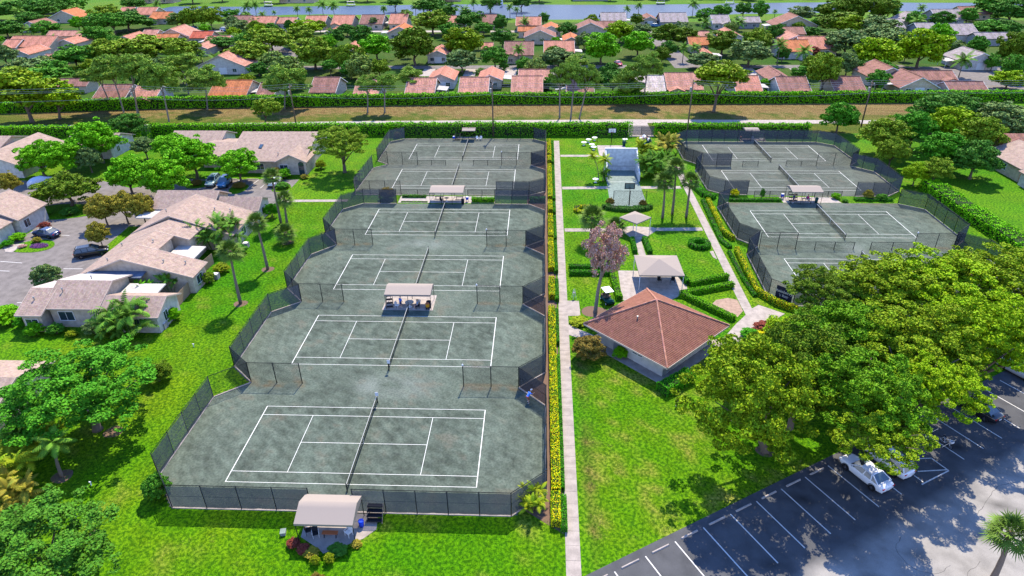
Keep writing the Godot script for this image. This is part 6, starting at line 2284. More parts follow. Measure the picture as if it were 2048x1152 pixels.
func person_mesh(bones: Array, cell: float) -> ArrayMesh:
	# bones: [a, b, radius a, radius b, colour]; one skin round all of them (surface nets)
	var lo := Vector3(1e9, 1e9, 1e9)
	var hi := -lo
	for k in bones:
		for j in 2:
			var r: float = k[2 + j] + 0.06
			lo = lo.min(k[j] - Vector3(r, r, r)); hi = hi.max(k[j] + Vector3(r, r, r))
	var nx := int((hi.x - lo.x) / cell) + 2
	var ny := int((hi.y - lo.y) / cell) + 2
	var nz := int((hi.z - lo.z) / cell) + 2
	var f := PackedFloat32Array()
	f.resize(nx * ny * nz)
	f.fill(9.0)
	for k in bones:
		# only the part of the grid near this bone
		var r: float = maxf(k[2], k[3]) + 0.11
		var a0: Vector3 = ((k[0].min(k[1]) - Vector3(r, r, r)) - lo) / cell
		var a1: Vector3 = ((k[0].max(k[1]) + Vector3(r, r, r)) - lo) / cell
		for z in range(maxi(0, int(a0.z)), mini(nz, int(a1.z) + 2)):
			for y in range(maxi(0, int(a0.y)), mini(ny, int(a1.y) + 2)):
				for x in range(maxi(0, int(a0.x)), mini(nx, int(a1.x) + 2)):
					var i := (z * ny + y) * nx + x
					var d := cap_dist(lo + Vector3(x, y, z) * cell, k[0], k[1], k[2], k[3])
					var g := f[i]
					var s := 0.035
					var h := clampf(0.5 + 0.5 * (d - g) / s, 0, 1)
					f[i] = lerpf(d, g, h) - s * h * (1.0 - h)
	var at := {}
	var b := MB.new()
	b.colored = true
	var pos := []
	var cols := []
	for z in nz - 1:
		for y in ny - 1:
			for x in nx - 1:
				var sum := Vector3.ZERO
				var cnt := 0
				var c8 := []
				for q in 8:
					c8.append(f[((z + (q >> 2)) * ny + y + ((q >> 1) & 1)) * nx + x + (q & 1)])
				for e in [[0, 1], [2, 3], [4, 5], [6, 7], [0, 2], [1, 3], [4, 6], [5, 7], [0, 4], [1, 5], [2, 6], [3, 7]]:
					var u: float = c8[e[0]]
					var w: float = c8[e[1]]
					if (u < 0) != (w < 0):
						var t := u / (u - w)
						var p0 := Vector3(e[0] & 1, (e[0] >> 1) & 1, e[0] >> 2)
						var p1 := Vector3(e[1] & 1, (e[1] >> 1) & 1, e[1] >> 2)
						sum += p0.lerp(p1, t); cnt += 1
				if cnt:
					var p := lo + (Vector3(x, y, z) + sum / cnt) * cell
					at[(z * ny + y) * nx + x] = pos.size()
					pos.append(p)
					var best := 1e9
					var cc := Color.WHITE
					for k in bones:
						var d := cap_dist(p, k[0], k[1], k[2], k[3])
						if d < best:
							best = d; cc = k[4]
					cols.append(cc)
	var st := SurfaceTool.new()
	st.begin(Mesh.PRIMITIVE_TRIANGLES)
	st.set_smooth_group(0)
	for i in pos.size():
		st.set_color(cols[i])
		st.add_vertex(pos[i])
	for z in range(1, nz - 1):
		for y in range(1, ny - 1):
			for x in range(1, nx - 1):
				var i := (z * ny + y) * nx + x
				var s0 := f[i] < 0
				for ax in 3:
					var j: int = i + [1, nx, nx * ny][ax]
					if s0 == (f[j] < 0):
						continue
					var du: int = [nx, nx * ny, 1][ax]
					var dv: int = [nx * ny, 1, nx][ax]
					var q := [i - du - dv, i - dv, i, i - du]
					var ok := true
					for k in q:
						if not at.has(k):
							ok = false
					if not ok:
						continue
					if s0:
						q.reverse()
					for k in [0, 1, 2, 0, 2, 3]:
						st.add_index(at[q[k]])
	st.generate_normals()
	return st.commit()


func person(at: Vector3, turn: float, pose: String, shirt: Color, pants: Color, hat: String, label: String) -> void:
	var o := thing("person", label, "person", at, turn, "people at the courts")
	var skin := Color(0.45, 0.26, 0.18)
	var shoe := Color(0.6, 0.6, 0.6)
	# faces +z
	var hip := Vector3(0, 0.92, 0)
	var neck := Vector3(0, 1.45, 0.02)
	var lean := 0.0
	if pose == "sit":
		hip = Vector3(0, 0.52, 0)
		neck = Vector3(0, 1.06, -0.04)
	if pose == "bend":
		lean = 0.32
		hip = Vector3(0, 0.88, -0.12)
		neck = Vector3(0, 1.30, lean)
	var up := (neck - hip).normalized()
	var head := neck + up * 0.20 + Vector3(0, 0.02, 0.03)
	var sk := []
	sk.append([hip + Vector3(-0.07, 0, 0), hip + Vector3(0.07, 0, 0), 0.125, 0.125, pants])
	sk.append([hip + up * 0.08, neck - up * 0.16, 0.135, 0.15, shirt])
	sk.append([neck - up * 0.1 + Vector3(-0.13, 0, 0), neck - up * 0.1 + Vector3(0.13, 0, 0), 0.085, 0.085, shirt])
	sk.append([neck - up * 0.04, head, 0.055, 0.055, skin])
	sk.append([head + Vector3(0, -0.02, 0.005), head + Vector3(0, 0.05, -0.01), 0.083, 0.095, skin])
	sk.append([head + Vector3(0, -0.01, 0.09), head + Vector3(0, 0.015, 0.085), 0.022, 0.012, skin])
	for s in [-1.0, 1.0]:
		var hj := hip + Vector3(s * 0.09, -0.02, 0)
		var knee := Vector3(s * 0.11, 0.49, 0.03)
		var ankle := Vector3(s * 0.12, 0.09, -0.01)
		if pose == "sit":
			knee = Vector3(s * 0.13, 0.50, 0.42); ankle = Vector3(s * 0.13, 0.09, 0.44)
		if pose == "bend":
			knee = Vector3(s * 0.13, 0.48, 0.08 + 0.06 * s); ankle = Vector3(s * 0.14, 0.09, -0.02 + 0.1 * s)
		sk.append([hj, knee.lerp(hj, 0.25), 0.095, 0.08, pants])
		sk.append([knee.lerp(hj, 0.3), knee, 0.07, 0.056, skin])
		sk.append([knee, ankle, 0.056, 0.04, skin])
		sk.append([ankle + Vector3(0, -0.04, -0.03), ankle + Vector3(0, -0.05, 0.15), 0.042, 0.036, shoe])
		var sh := neck - up * 0.1 + Vector3(s * 0.19, 0, 0)
		var elbow := sh + Vector3(s * 0.06, -0.27, 0.02)
		var wrist := elbow + Vector3(s * 0.02, -0.2, 0.12)
		if pose == "sit":
			elbow = sh + Vector3(s * 0.05, -0.26, 0.08); wrist = elbow + Vector3(-s * 0.04, -0.06, 0.23)
		if pose == "bend":
			elbow = sh + Vector3(s * 0.05, -0.16, 0.2); wrist = elbow + Vector3(-s * 0.02, 0.02, 0.24)
		sk.append([sh, sh.lerp(elbow, 0.6), 0.062, 0.055, shirt])
		sk.append([sh.lerp(elbow, 0.55), elbow, 0.046, 0.04, skin])
		sk.append([elbow, wrist, 0.04, 0.028, skin])
		var hd := (wrist - elbow).normalized()
		var side := Vector3(1, 0, 0)
		sk.append([wrist, wrist + hd * 0.08, 0.03, 0.034, skin])
		for k in 4:
			var base := wrist + hd * 0.09 + side * (k - 1.5) * 0.019
			var l: float = [0.06, 0.075, 0.07, 0.05][k]
			sk.append([base, base + hd * l + Vector3(0, -0.02, 0), 0.0095, 0.008, skin])
		sk.append([wrist + hd * 0.03 - side * s * 0.03, wrist + hd * 0.075 - side * s * 0.055, 0.011, 0.009, skin])
	var body := part("body", person_mesh(sk, 0.03), M["skin"], o)
	body.name = "body"
	var c := MB.new()
	c.tube([head + Vector3(0, 0.05, -0.01), head + Vector3(0, 0.11, -0.01), head + Vector3(0, 0.155, -0.01)], [0.108, 0.1, 0.035], 12)
	if hat != "leaf_dry":
		c.box(head + Vector3(0, 0.065, 0.12), Vector3(0.15, 0.015, 0.11))
	part("cap" if hat != "leaf_dry" else "hair", c.mesh(true), M[hat], o)


# ---------------------------------------------------------------- the place
func _ready() -> void:
	# camera
	var cam := Camera3D.new()
	var yaw := deg_to_rad(-2.574)
	var pit := deg_to_rad(29.591)
	var rol := deg_to_rad(-0.627)
	var X := Vector3(cos(yaw), 0, sin(yaw))
	var Zb := Vector3(-sin(yaw), 0, cos(yaw))
	var F := -Zb * cos(pit) - Vector3.UP * sin(pit)
	var U := Vector3.UP * cos(pit) - Zb * sin(pit)
	cam.transform = Transform3D(Basis(X * cos(rol) + U * sin(rol), U * cos(rol) - X * sin(rol), -F), Vector3(0, 46.1, 0))
	cam.fov = 47.322
	cam.near = 0.5
	cam.far = 6000
	add_child(cam)
	# sky
	var sky := ProceduralSkyMaterial.new()
	sky.sky_top_color = Color(0.30, 0.47, 0.76)
	sky.sky_horizon_color = Color(0.86, 0.885, 0.90)
	sky.sky_curve = 0.17
	sky.ground_horizon_color = Color(0.55, 0.66, 0.7)
	sky.ground_bottom_color = Color(0.2, 0.28, 0.18)
	var s := Sky.new()
	s.sky_material = sky
	var env := Environment.new()
	env.background_mode = Environment.BG_SKY
	env.sky = s
	env.background_energy_multiplier = 1.55
	env.tonemap_mode = Environment.TONE_MAPPER_LINEAR
	env.tonemap_exposure = 2.35
	env.sdfgi_enabled = true
	env.ssao_enabled = true
	env.ssil_enabled = true
	var we := WorldEnvironment.new()
	we.environment = env
	add_child(we)
	# sun: high behind the far houses, a little to the right; shadows fall towards the camera
	var sun := DirectionalLight3D.new()
	sun.light_energy = 1.55
	sun.light_color = Color(1.0, 0.95, 0.86)
	sun.light_angular_distance = 0.5
	sun.shadow_enabled = true
	add_child(sun)
	sun.look_at_from_position(Vector3.ZERO, Vector3(-0.094, -0.814, 0.573))

	noise_a.seed = 3
	noise_a.frequency = 0.035
	noise_a.fractal_octaves = 4
	noise_b.seed = 8
	noise_b.frequency = 0.16
	noise_b.fractal_octaves = 3
	noise_c.seed = 15
	noise_c.frequency = 0.6
	noise_c.fractal_octaves = 2
	make_materials()
	var skin := mat("skin", Color.WHITE, 0.7)
	skin.vertex_color_use_as_albedo = true
	make_tree_kinds()
	setting()
	courts()
	centre()
	left_side()
	parking()
	far_side()
	plant_trees()
	plant_palms()
	grass_tufts()


func poly(a: Array) -> PackedVector2Array:
	var p := PackedVector2Array()
	for i in range(0, a.size(), 2):
		p.append(Vector2(a[i], a[i + 1]))
	return p


func flat(called: String, a: Array, y: float, m: String, thick := 0.0) -> MeshInstance3D:
	var b := MB.new()
	if thick > 0:
		b.prism(poly(a), y - thick, y)
	else:
		b.sheet(poly(a), y)
	if M[m].vertex_color_use_as_albedo:
		b.c.resize(b.v.size())
		b.colored = true
		for i in b.v.size():
			b.c[i] = Color(1, 1, 1) if m != "grass" else ground_color(b.v[i].x, b.v[i].z)
	return struct(called, b.mesh(), M[m])


func ellipse(cx: float, cz: float, rx: float, rz: float, n := 22) -> Array:
	var a := []
	for k in n:
		var t := TAU * k / n
		var w := 1.0 + 0.05 * sin(t * 3 + cx)
		a.append(cx + cos(t) * rx * w); a.append(cz + sin(t) * rz * w)
	return a


func ribbon(called: String, pts: Array, w: float, y: float, m: String) -> void:
	var l := []
	var r := []
	for i in pts.size():
		var d: Vector2 = (pts[mini(i + 1, pts.size() - 1)] - pts[maxi(i - 1, 0)]).normalized()
		var n := Vector2(-d.y, d.x) * w * 0.5
		l.append(pts[i] + n); r.append(pts[i] - n)
	var b := MB.new()
	for i in pts.size() - 1:
		b.quad(Vector3(l[i].x, y, l[i].y), Vector3(l[i + 1].x, y, l[i + 1].y), Vector3(r[i + 1].x, y, r[i + 1].y), Vector3(r[i].x, y, r[i].y))
	if M[m].vertex_color_use_as_albedo:
		b.c.resize(b.v.size())
		b.c.fill(Color(1, 1, 1))
		b.colored = true
	struct(called, b.mesh(), M[m])


func setting() -> void:
	ground()
	ribbon("road", [Vector2(-400, -156), Vector2(-137, -161.3), Vector2(-93, -163), Vector2(-48, -166.0), Vector2(23, -168.0), Vector2(92, -167.4), Vector2(400, -166)], 3.2, 0.012, "concrete_pale")
	flat("gate_drive", [21.2, -154.5, 27.2, -154.5, 27.2, -166.6, 21.2, -166.6], 0.008, "concrete_pale")
	flat("planting_strip", [-2.2, -42, 2.45, -38.6, 2.6, -76, 3.2, -150.5, -1.6, -150.5, -2.2, -112], 0.004, "mulch")
	# club walks
	slab_path("path", Vector2(3.08, -24), Vector2(4.0, -151), 1.22, 1.5)
	slab_path("path", Vector2(4.66, -140.0), Vector2(13.4, -140.1), 1.3, 1.5)
	slab_path("path", Vector2(4.5, -120.4), Vector2(13.3, -120.8), 1.35, 1.5)
	slab_path("path", Vector2(19.7, -120.9), Vector2(27.4, -121.1), 1.35, 1.5)
	slab_path("path", Vector2(4.4, -100.95), Vector2(14.1, -101.2), 1.25, 1.5)
	slab_path("path", Vector2(19.5, -101.5), Vector2(27.45, -101.75), 1.25, 1.5)
	slab_path("path", Vector2(28.7, -133), Vector2(28.0, -76.2), 1.3, 1.5)
	slab_path("path", Vector2(16.1, -97.4), Vector2(16.2, -86.9), 1.1, 1.5)
	slab_path("path", Vector2(-48, -113.0), Vector2(-35.6, -113.4), 1.1, 1.5)
	flat("pavilion_pad", [14.1, -101.9, 15.6, -102.8, 17.4, -102.5, 19.5, -102.3, 19.5, -100.8, 17.9, -98.7, 16.6, -97.4, 15.4, -97.6, 14.0, -100.5], 0.034, "concrete_pale", 0.03)
	flat("terrace", [11.9, -86.7, 21.2, -86.5, 21.1, -81.5, 19.3, -79.1, 15.0, -75.6, 14.3, -76.3, 11.6, -78.2], 0.026, "concrete_pale", 0.03)
	flat("path_pad", [26.8, -93.3, 27.4, -93.6, 27.35, -90.6, 26.9, -91.3], 0.03, "concrete", 0.03)
	flat("forecourt", [28.6, -76.2, 29.8, -77.2, 32.6, -75.0, 29.5, -72.4, 24.0, -67.4, 22.6, -68.2, 25.6, -72.4, 27.4, -74.6, 27.4, -76.2], 0.036, "concrete_pale", 0.03)
	flat("entry_walk", [4.0, -71.7, 5.7, -70.3, 8.3, -68.4, 7.4, -66.8, 5.2, -68.6, 4.0, -69.3], 0.036, "concrete_pale", 0.03)
	flat("walk_pad", [4.05, -77.7, 5.65, -77.7, 5.68, -73.85, 4.05, -73.8], 0.038, "concrete", 0.03)
	flat("mulch_bed", ellipse(7.55, -75.0, 1.75, 1.35), 0.012, "mulch")
	flat("bare_soil", [23.6, -77.3, 24.4, -78.4, 26.1, -79.0, 27.3, -78.5, 27.3, -75.6, 26.2, -74.1, 25.2, -74.6], 0.008, "sand_soil")
	# left community
	flat("asphalt_drive", [-120, -74, -67.4, -74, -67.4, -109.8, -48.4, -109.8, -48.4, -124.4, -74, -124.4, -80, -119, -88, -123, -112, -123, -112, -104.5, -90, -104.5, -86.2, -99, -86.6, -90.4, -120, -84], 0.008, "old_asphalt")
	flat("lawn_island", ellipse(-81.9, -93.0, 3.4, 2.4), 0.05, "grass", 0.06)
	flat("lawn_island", ellipse(-86.0, -107.3, 6.5, 3.6), 0.05, "grass", 0.06)
	flat("lawn_island", ellipse(-58.6, -119.0, 1.7, 2.6), 0.05, "grass", 0.06)
	flat("lawn_island", ellipse(-67.8, -121.2, 2.2, 2.2), 0.05, "grass", 0.06)
	flat("lawn_island", ellipse(-50.2, -119.5, 1.8, 2.2), 0.05, "grass", 0.06)
	flat("lawn_island", [-67.4, -79, -64.2, -79, -64.2, -101, -70.5, -101, -70.0, -93, -68.5, -90], 0.03, "grass", 0.04)
	flat("entry_walk", [-87.2, -93.3, -84.0, -93.9, -83.8, -90.7, -85.0, -90.8], 0.056, "concrete_pale", 0.05)
	var lines := MB.new()
	for k in [[-83.5, -87.65, -79.7, -87.2], [-84, -84.8, -79.75, -84.5], [-72, -85.46, -69, -85.5], [-80.1, -97.32, -78.6, -97.24], [-72.1, -75.45, -69, -75.5], [-56.6, -124.2, -57.0, -119.2], [-54.2, -124.2, -54.5, -119.5], [-60.4, -124.2, -60.7, -119.5], [-64, -124.2, -64.2, -119.5]]:
		lines.bar(Vector3(k[0], 0.012, k[1]), Vector3(k[2], 0.012, k[3]), 0.12, 0.004)
	struct("parking_lines", lines.mesh(), M["paint_white"])
	# far streets
	flat("street", [-100, -233.5, 40, -234.5, 40, -240, -100, -239], 0.012, "old_asphalt")
	flat("street", [-97, -240, -86, -240, -92, -262, -140, -322, -147, -318, -104, -262], 0.008, "old_asphalt")
	flat("street", [126, -198, 160, -198, 172, -236, 124, -236], 0.008, "old_asphalt")
	flat("street", [46, -234.5, 124, -234, 124, -239, 54, -239.4, 52, -300, 46, -300], 0.014, "old_asphalt")
	flat("street", [-160, -319, 60, -312, 60, -317, -160, -324], 0.016, "concrete_pale")
	for k in [-38.0, -23.5, -9.9, 5.0, 17.0, 70.0, 86.0]:
		flat("driveway", [k - 2, -222, k + 2, -222, k + 2, -233.6, k - 2, -233.6], 0.01, "concrete_pale")


func courts() -> void:
	# left near block
	var Lx := -17.3
	var P := [-32.6, -40.4, -2.1, -40.4, 1.0, -43.2, 1.0, -55.4, -2.0, -58.5, 1.0, -61.4, 1.0, -73.6, -2.0, -76.6, 1.0, -79.6, 1.0, -91.5, -2.0, -94.5, 1.0, -97.0, 1.2, -109.2, -1.8, -112.1, -32.2, -112.1, -35.4, -109.2, -35.6, -98.8, -32.5, -94.6, -35.6, -91.0, -35.7, -80.2, -32.5, -76.6, -35.7, -73.8, -35.7, -61.6, -32.5, -58.6, -35.7, -55.9, -35.8, -44.2]
	clay_surface("court_surface", poly(P), [-49.1, -67.72, -85.62, -104.0], Lx, 0.01)
	var Q := [-35.3, -118.5, -32.6, -116.3, -1.8, -116.4, 1.3, -118.6, 1.3, -130.8, -1.7, -133.6, 1.3, -135.8, 1.5, -149.8, -1.4, -152.2, -31.9, -152.2, -34.9, -150.0, -34.9, -136.0, -32.2, -133.8, -34.9, -131.4]
	clay_surface("court_surface", poly(Q), [-125.44, -142.85], Lx, 0.01)
	var Rx := 49.2
	var R := [31.7, -79.4, 34.2, -77.0, 64.7, -77.0, 68.0, -79.4, 68.2, -92.4, 64.9, -95.2, 68.2, -98.2, 68.3, -110.9, 64.8, -113.4, 34.6, -113.6, 32.1, -111.4, 32.2, -98.0, 34.7, -95.2, 32.3, -92.5]
	clay_surface("court_surface", poly(R), [-85.62, -104.36], Rx, 0.01)
	var R2 := [32.2, -119.8, 34.7, -117.6, 64.6, -117.0, 68.0, -119.8, 68.0, -130.6, 64.6, -134.0, 67.0, -136.6, 66.6, -148.0, 63.4, -150.4, 33.8, -150.6, 31.0, -147.6, 31.0, -137.6, 33.9, -133.9, 32.1, -131.0]
	clay_surface("court_surface", poly(R2), [-125.4, -142.54], Rx, 0.01)
	var names := ["nearest court on the left", "second court on the left", "third court on the left", "fourth court on the left", "fifth court on the left", "farthest court on the left"]
	var zc := [-49.1, -67.72, -85.62, -104.0, -125.44, -142.85]
	var xc := [-17.3, -17.24, -17.2, -16.98, -16.75, -16.52]
	for i in 6:
		court_lines(xc[i], zc[i], 0.017)
		tennis_net(xc[i], zc[i], "tennis net of the " + names[i])
	var nr := ["tree covered court on the right", "second court on the right", "third court on the right", "farthest court on the right"]
	var rz := [-85.64, -104.36, -125.4, -142.54]
	var rx := [49.4, 49.35, 49.24, 48.98]
	for i in 4:
		court_lines(rx[i], rz[i], 0.017)
		tennis_net(rx[i], rz[i], "tennis net of the " + nr[i])
	# score boards on two net posts
	for k in [[-17.3, -55.3, "white score board at the net of the nearest court"], [-17.24, -61.2, "white score board at the net of the second court"]]:
		var o := thing("score_board", k[2], "sign", Vector3(k[0], 0.01, k[1]), 0, "score boards")
		part("pole", boxmesh(Vector3(0.04, 1.5, 0.04)), M["steel_black"], o, Vector3(0.1, 0.75, 0))
		part("board", boxmesh(Vector3(0.34, 0.5, 0.03)), M["plastic_white"], o, Vector3(0.1, 1.35, 0.04))
	var h := 2.85
	var v2 := func(a: Array) -> Array:
		var r := []
		for i in range(0, a.size(), 2):
			r.append(Vector2(a[i], a[i + 1]))
		return r
	# perimeter of the near left block, in stretches
	fence(v2.call([-32.6, -40.4, -19.9, -40.4]), h, [1], "screened court fence along the front, left of the near canopy")
	fence(v2.call([-16.0, -40.4, -2.1, -40.4, 1.0, -43.2]), h, [1, 1], "screened court fence along the front, right of the near canopy")
	fence(v2.call([1.0, -43.2, 1.0, -55.4, -2.0, -58.5, 1.0, -61.4, 1.0, -73.6, -2.0, -76.6, 1.0, -79.6, 1.0, -91.5, -2.0, -94.5, 1.0, -97.0, 1.2, -109.2, -1.8, -112.1]), h, [1, 1, 1, 1, 1, 1, 1, 1, 1, 1, 1], "zigzag court fence beside the yellow hedge")
	fence(v2.call([-32.6, -40.4, -35.8, -44.2, -35.7, -55.9, -32.5, -58.6, -35.7, -61.6, -35.7, -73.8, -32.5, -76.6, -35.7, -80.2, -35.6, -91.0, -32.5, -94.6, -35.6, -98.8, -35.4, -109.2, -32.2, -112.1]), h, [1, 1, 0, 1, 1, 1, 1, 1, 1, 1, 1, 1], "zigzag court fence along the left lawn")
	fence(v2.call([-32.2, -112.1, -26.1, -112.1]), h, [1], "screened fence left of the shrub strip behind the fourth court")
	fence(v2.call([-8.0, -112.1, -1.8, -112.1]), h, [1], "screened fence right of the shrub strip behind the fourth court")
	for k in [[-58.6, "first"], [-76.7, "second"], [-94.6, "third"]]:
		divider(-32.5, -26.6, k[0], 2.8, "left half of the %s divider fence of the near left courts" % k[1])
		divider(-8.2, -2.0, k[0], 2.8, "right half of the %s divider fence of the near left courts" % k[1], -8.2)
	# far left block
	fence(v2.call([-34.9, -116.3, -26.1, -116.3]), h, [0], "chain link fence left of the far left canopy")
	fence(v2.call([-26.1, -116.35, -19.8, -116.35]), 1.1, [0], "low fence left behind the far left canopy")
	fence(v2.call([-13.4, -116.4, -8.0, -116.4]), 1.1, [0], "low fence right behind the far left canopy")
	fence(v2.call([-8.0, -116.4, -1.8, -116.4, 1.3, -118.6]), h, [1, 1], "screened fence right of the far left canopy")
	fence(v2.call([1.3, -118.6, 1.3, -130.8, -1.7, -133.6, 1.3, -135.8, 1.5, -149.8, -1.4, -152.2]), h, [1, 1, 1, 1, 1], "zigzag fence of the far left courts on the path side")
	fence(v2.call([-34.9, -116.3, -35.3, -118.5, -34.9, -131.4, -32.2, -133.8, -34.9, -136.0, -34.9, -150.0, -31.9, -152.2]), h, [1, 1, 0, 0, 1, 1], "zigzag fence of the far left courts on the lawn side")
	fence(v2.call([-31.9, -152.2, -1.4, -152.2]), h, [0], "chain link fence behind the farthest left court")
	divider(-32.2, -25.8, -133.7, 2.8, "left tall divider of the far left courts")
	fence(v2.call([-25.8, -133.6, -19.8, -133.6]), 1.1, [0], "left low divider of the far left courts", "low dividers", 3.0, false)
	fence(v2.call([-13.9, -133.7, -7.9, -133.7]), 1.1, [0], "right low divider of the far left courts", "low dividers", 3.0, false)
	divider(-7.9, -1.7, -133.7, 2.8, "right tall divider of the far left courts", -7.9)
	# right blocks
	fence(v2.call([31.7, -79.4, 32.3, -92.5, 34.7, -95.2, 32.2, -98.0, 32.1, -111.4, 34.6, -113.6]), h, [1, 1, 1, 1, 1], "zigzag fence of the near right courts on the path side")
	fence(v2.call([31.7, -79.4, 34.2, -77.0]), h, [0], "short angled fence stretch that carries the banner")
	fence(v2.call([34.2, -77.0, 64.7, -77.0]), h, [1], "screened fence under the grove at the near right court")
	fence(v2.call([64.7, -77.0, 68.0, -79.4, 68.2, -92.4, 64.9, -95.2, 68.2, -98.2, 68.3, -110.9, 64.8, -113.4]), h, [1, 1, 1, 1, 1, 1], "zigzag fence of the near right courts on the outer side")
	fence(v2.call([34.7, -94.4, 40.3, -94.4]), h, [0], "tall left part of the near right divider", "divider fences between courts", 2.8, false)
	fence(v2.call([40.3, -94.35, 49.2, -94.35]), 1.35, [0], "low middle part of the near right divider", "low dividers", 3.0, false)
	fence(v2.call([51.8, -94.4, 58.4, -94.4]), 1.35, [0], "low right part of the near right divider", "low dividers", 3.3, false)
	divider(58.4, 64.9, -94.5, h, "tall right part of the near right divider", 58.4)
	fence(v2.call([32.2, -119.8, 34.7, -117.6, 39.0, -117.4]), h, [1, 1], "screened fence left of the right canopy")
	fence(v2.call([40.1, -116.7, 45.8, -116.7]), 1.1, [0], "low fence left behind the right canopy")
	fence(v2.call([51.2, -116.8, 56.1, -116.8]), 1.1, [0], "low fence right behind the right canopy")
	fence(v2.call([58.6, -116.9, 64.6, -117.0, 68.0, -119.8]), h, [1, 1], "screened fence right of the right canopy")
	fence(v2.call([32.2, -119.8, 32.1, -131.0, 33.9, -133.9, 31.0, -137.6, 31.0, -147.6, 33.8, -150.6]), h, [1, 1, 1, 1, 1], "zigzag fence of the far right courts on the path side")
	fence(v2.call([33.8, -150.6, 63.4, -150.4]), h, [1], "screened fence behind the farthest right court", "court fences", 3.05, true)
	fence(v2.call([63.4, -150.4, 66.6, -148.0, 67.0, -136.6, 64.6, -134.0, 68.0, -130.6, 68.0, -119.8]), h, [1, 1, 1, 1, 1], "zigzag fence of the far right courts on the outer side")
	fence(v2.call([34.0, -133.6, 39.9, -133.5]), h, [1], "screened left part of the far right divider", "divider fences between courts", 3.05, false)
	fence(v2.call([42.4, -133.7, 45.6, -133.7]), 1.1, [0], "low left part of the far right divider", "low dividers", 3.0, false)
	fence(v2.call([51.4, -133.9, 57.6, -133.9]), 1.1, [0], "low right part of the far right divider", "low dividers", 3.0, false)
	fence(v2.call([57.6, -133.9, 64.6, -134.0]), h, [0], "tall right part of the far right divider", "divider fences between courts", 3.1, false)
	# banner
	var bo := thing("banner", "dark banner with white script lettering on the angled court fence", "banner", Vector3(32.35, 0, -78.72), 0, "")
	var d := Vector2(2.5, 2.4).normalized()
	bo.rotation.y = atan2(-d.y, d.x)
	var cl := MB.new()
	cl.box(Vector3(1.15, 1.32, 0.06), Vector3(2.3, 2.05, 0.012))
	part("cloth", cl.mesh(), M["banner_cloth"], bo)
	var font := SystemFont.new()
	font.font_names = PackedStringArray(["Droid Serif"])
	font.font_italic = true
	for k in [["Rainberry", 1.12, 1.62, 0.36], ["Bay", 1.35, 1.05, 0.36]]:
		var tm := TextMesh.new()
		tm.text = k[0]
		tm.font = font
		tm.font_size = 48
		tm.pixel_size = k[3] / 36.0
		tm.depth = 0.01
		part("lettering", tm, M["tape_white"], bo, Vector3(k[1], k[2], 0.075))
	var fl := MB.new()
	fl.tube([Vector3(0.45, 1.2, 0.075), Vector3(0.62, 1.1, 0.075), Vector3(0.72, 0.9, 0.075), Vector3(0.66, 0.8, 0.075), Vector3(0.6, 0.95, 0.075), Vector3(0.8, 1.12, 0.075)], [0.012, 0.02, 0.022, 0.02, 0.018, 0.01], 5)
	part("flourish", fl.mesh(), M["tape_white"], bo)
	court_side()


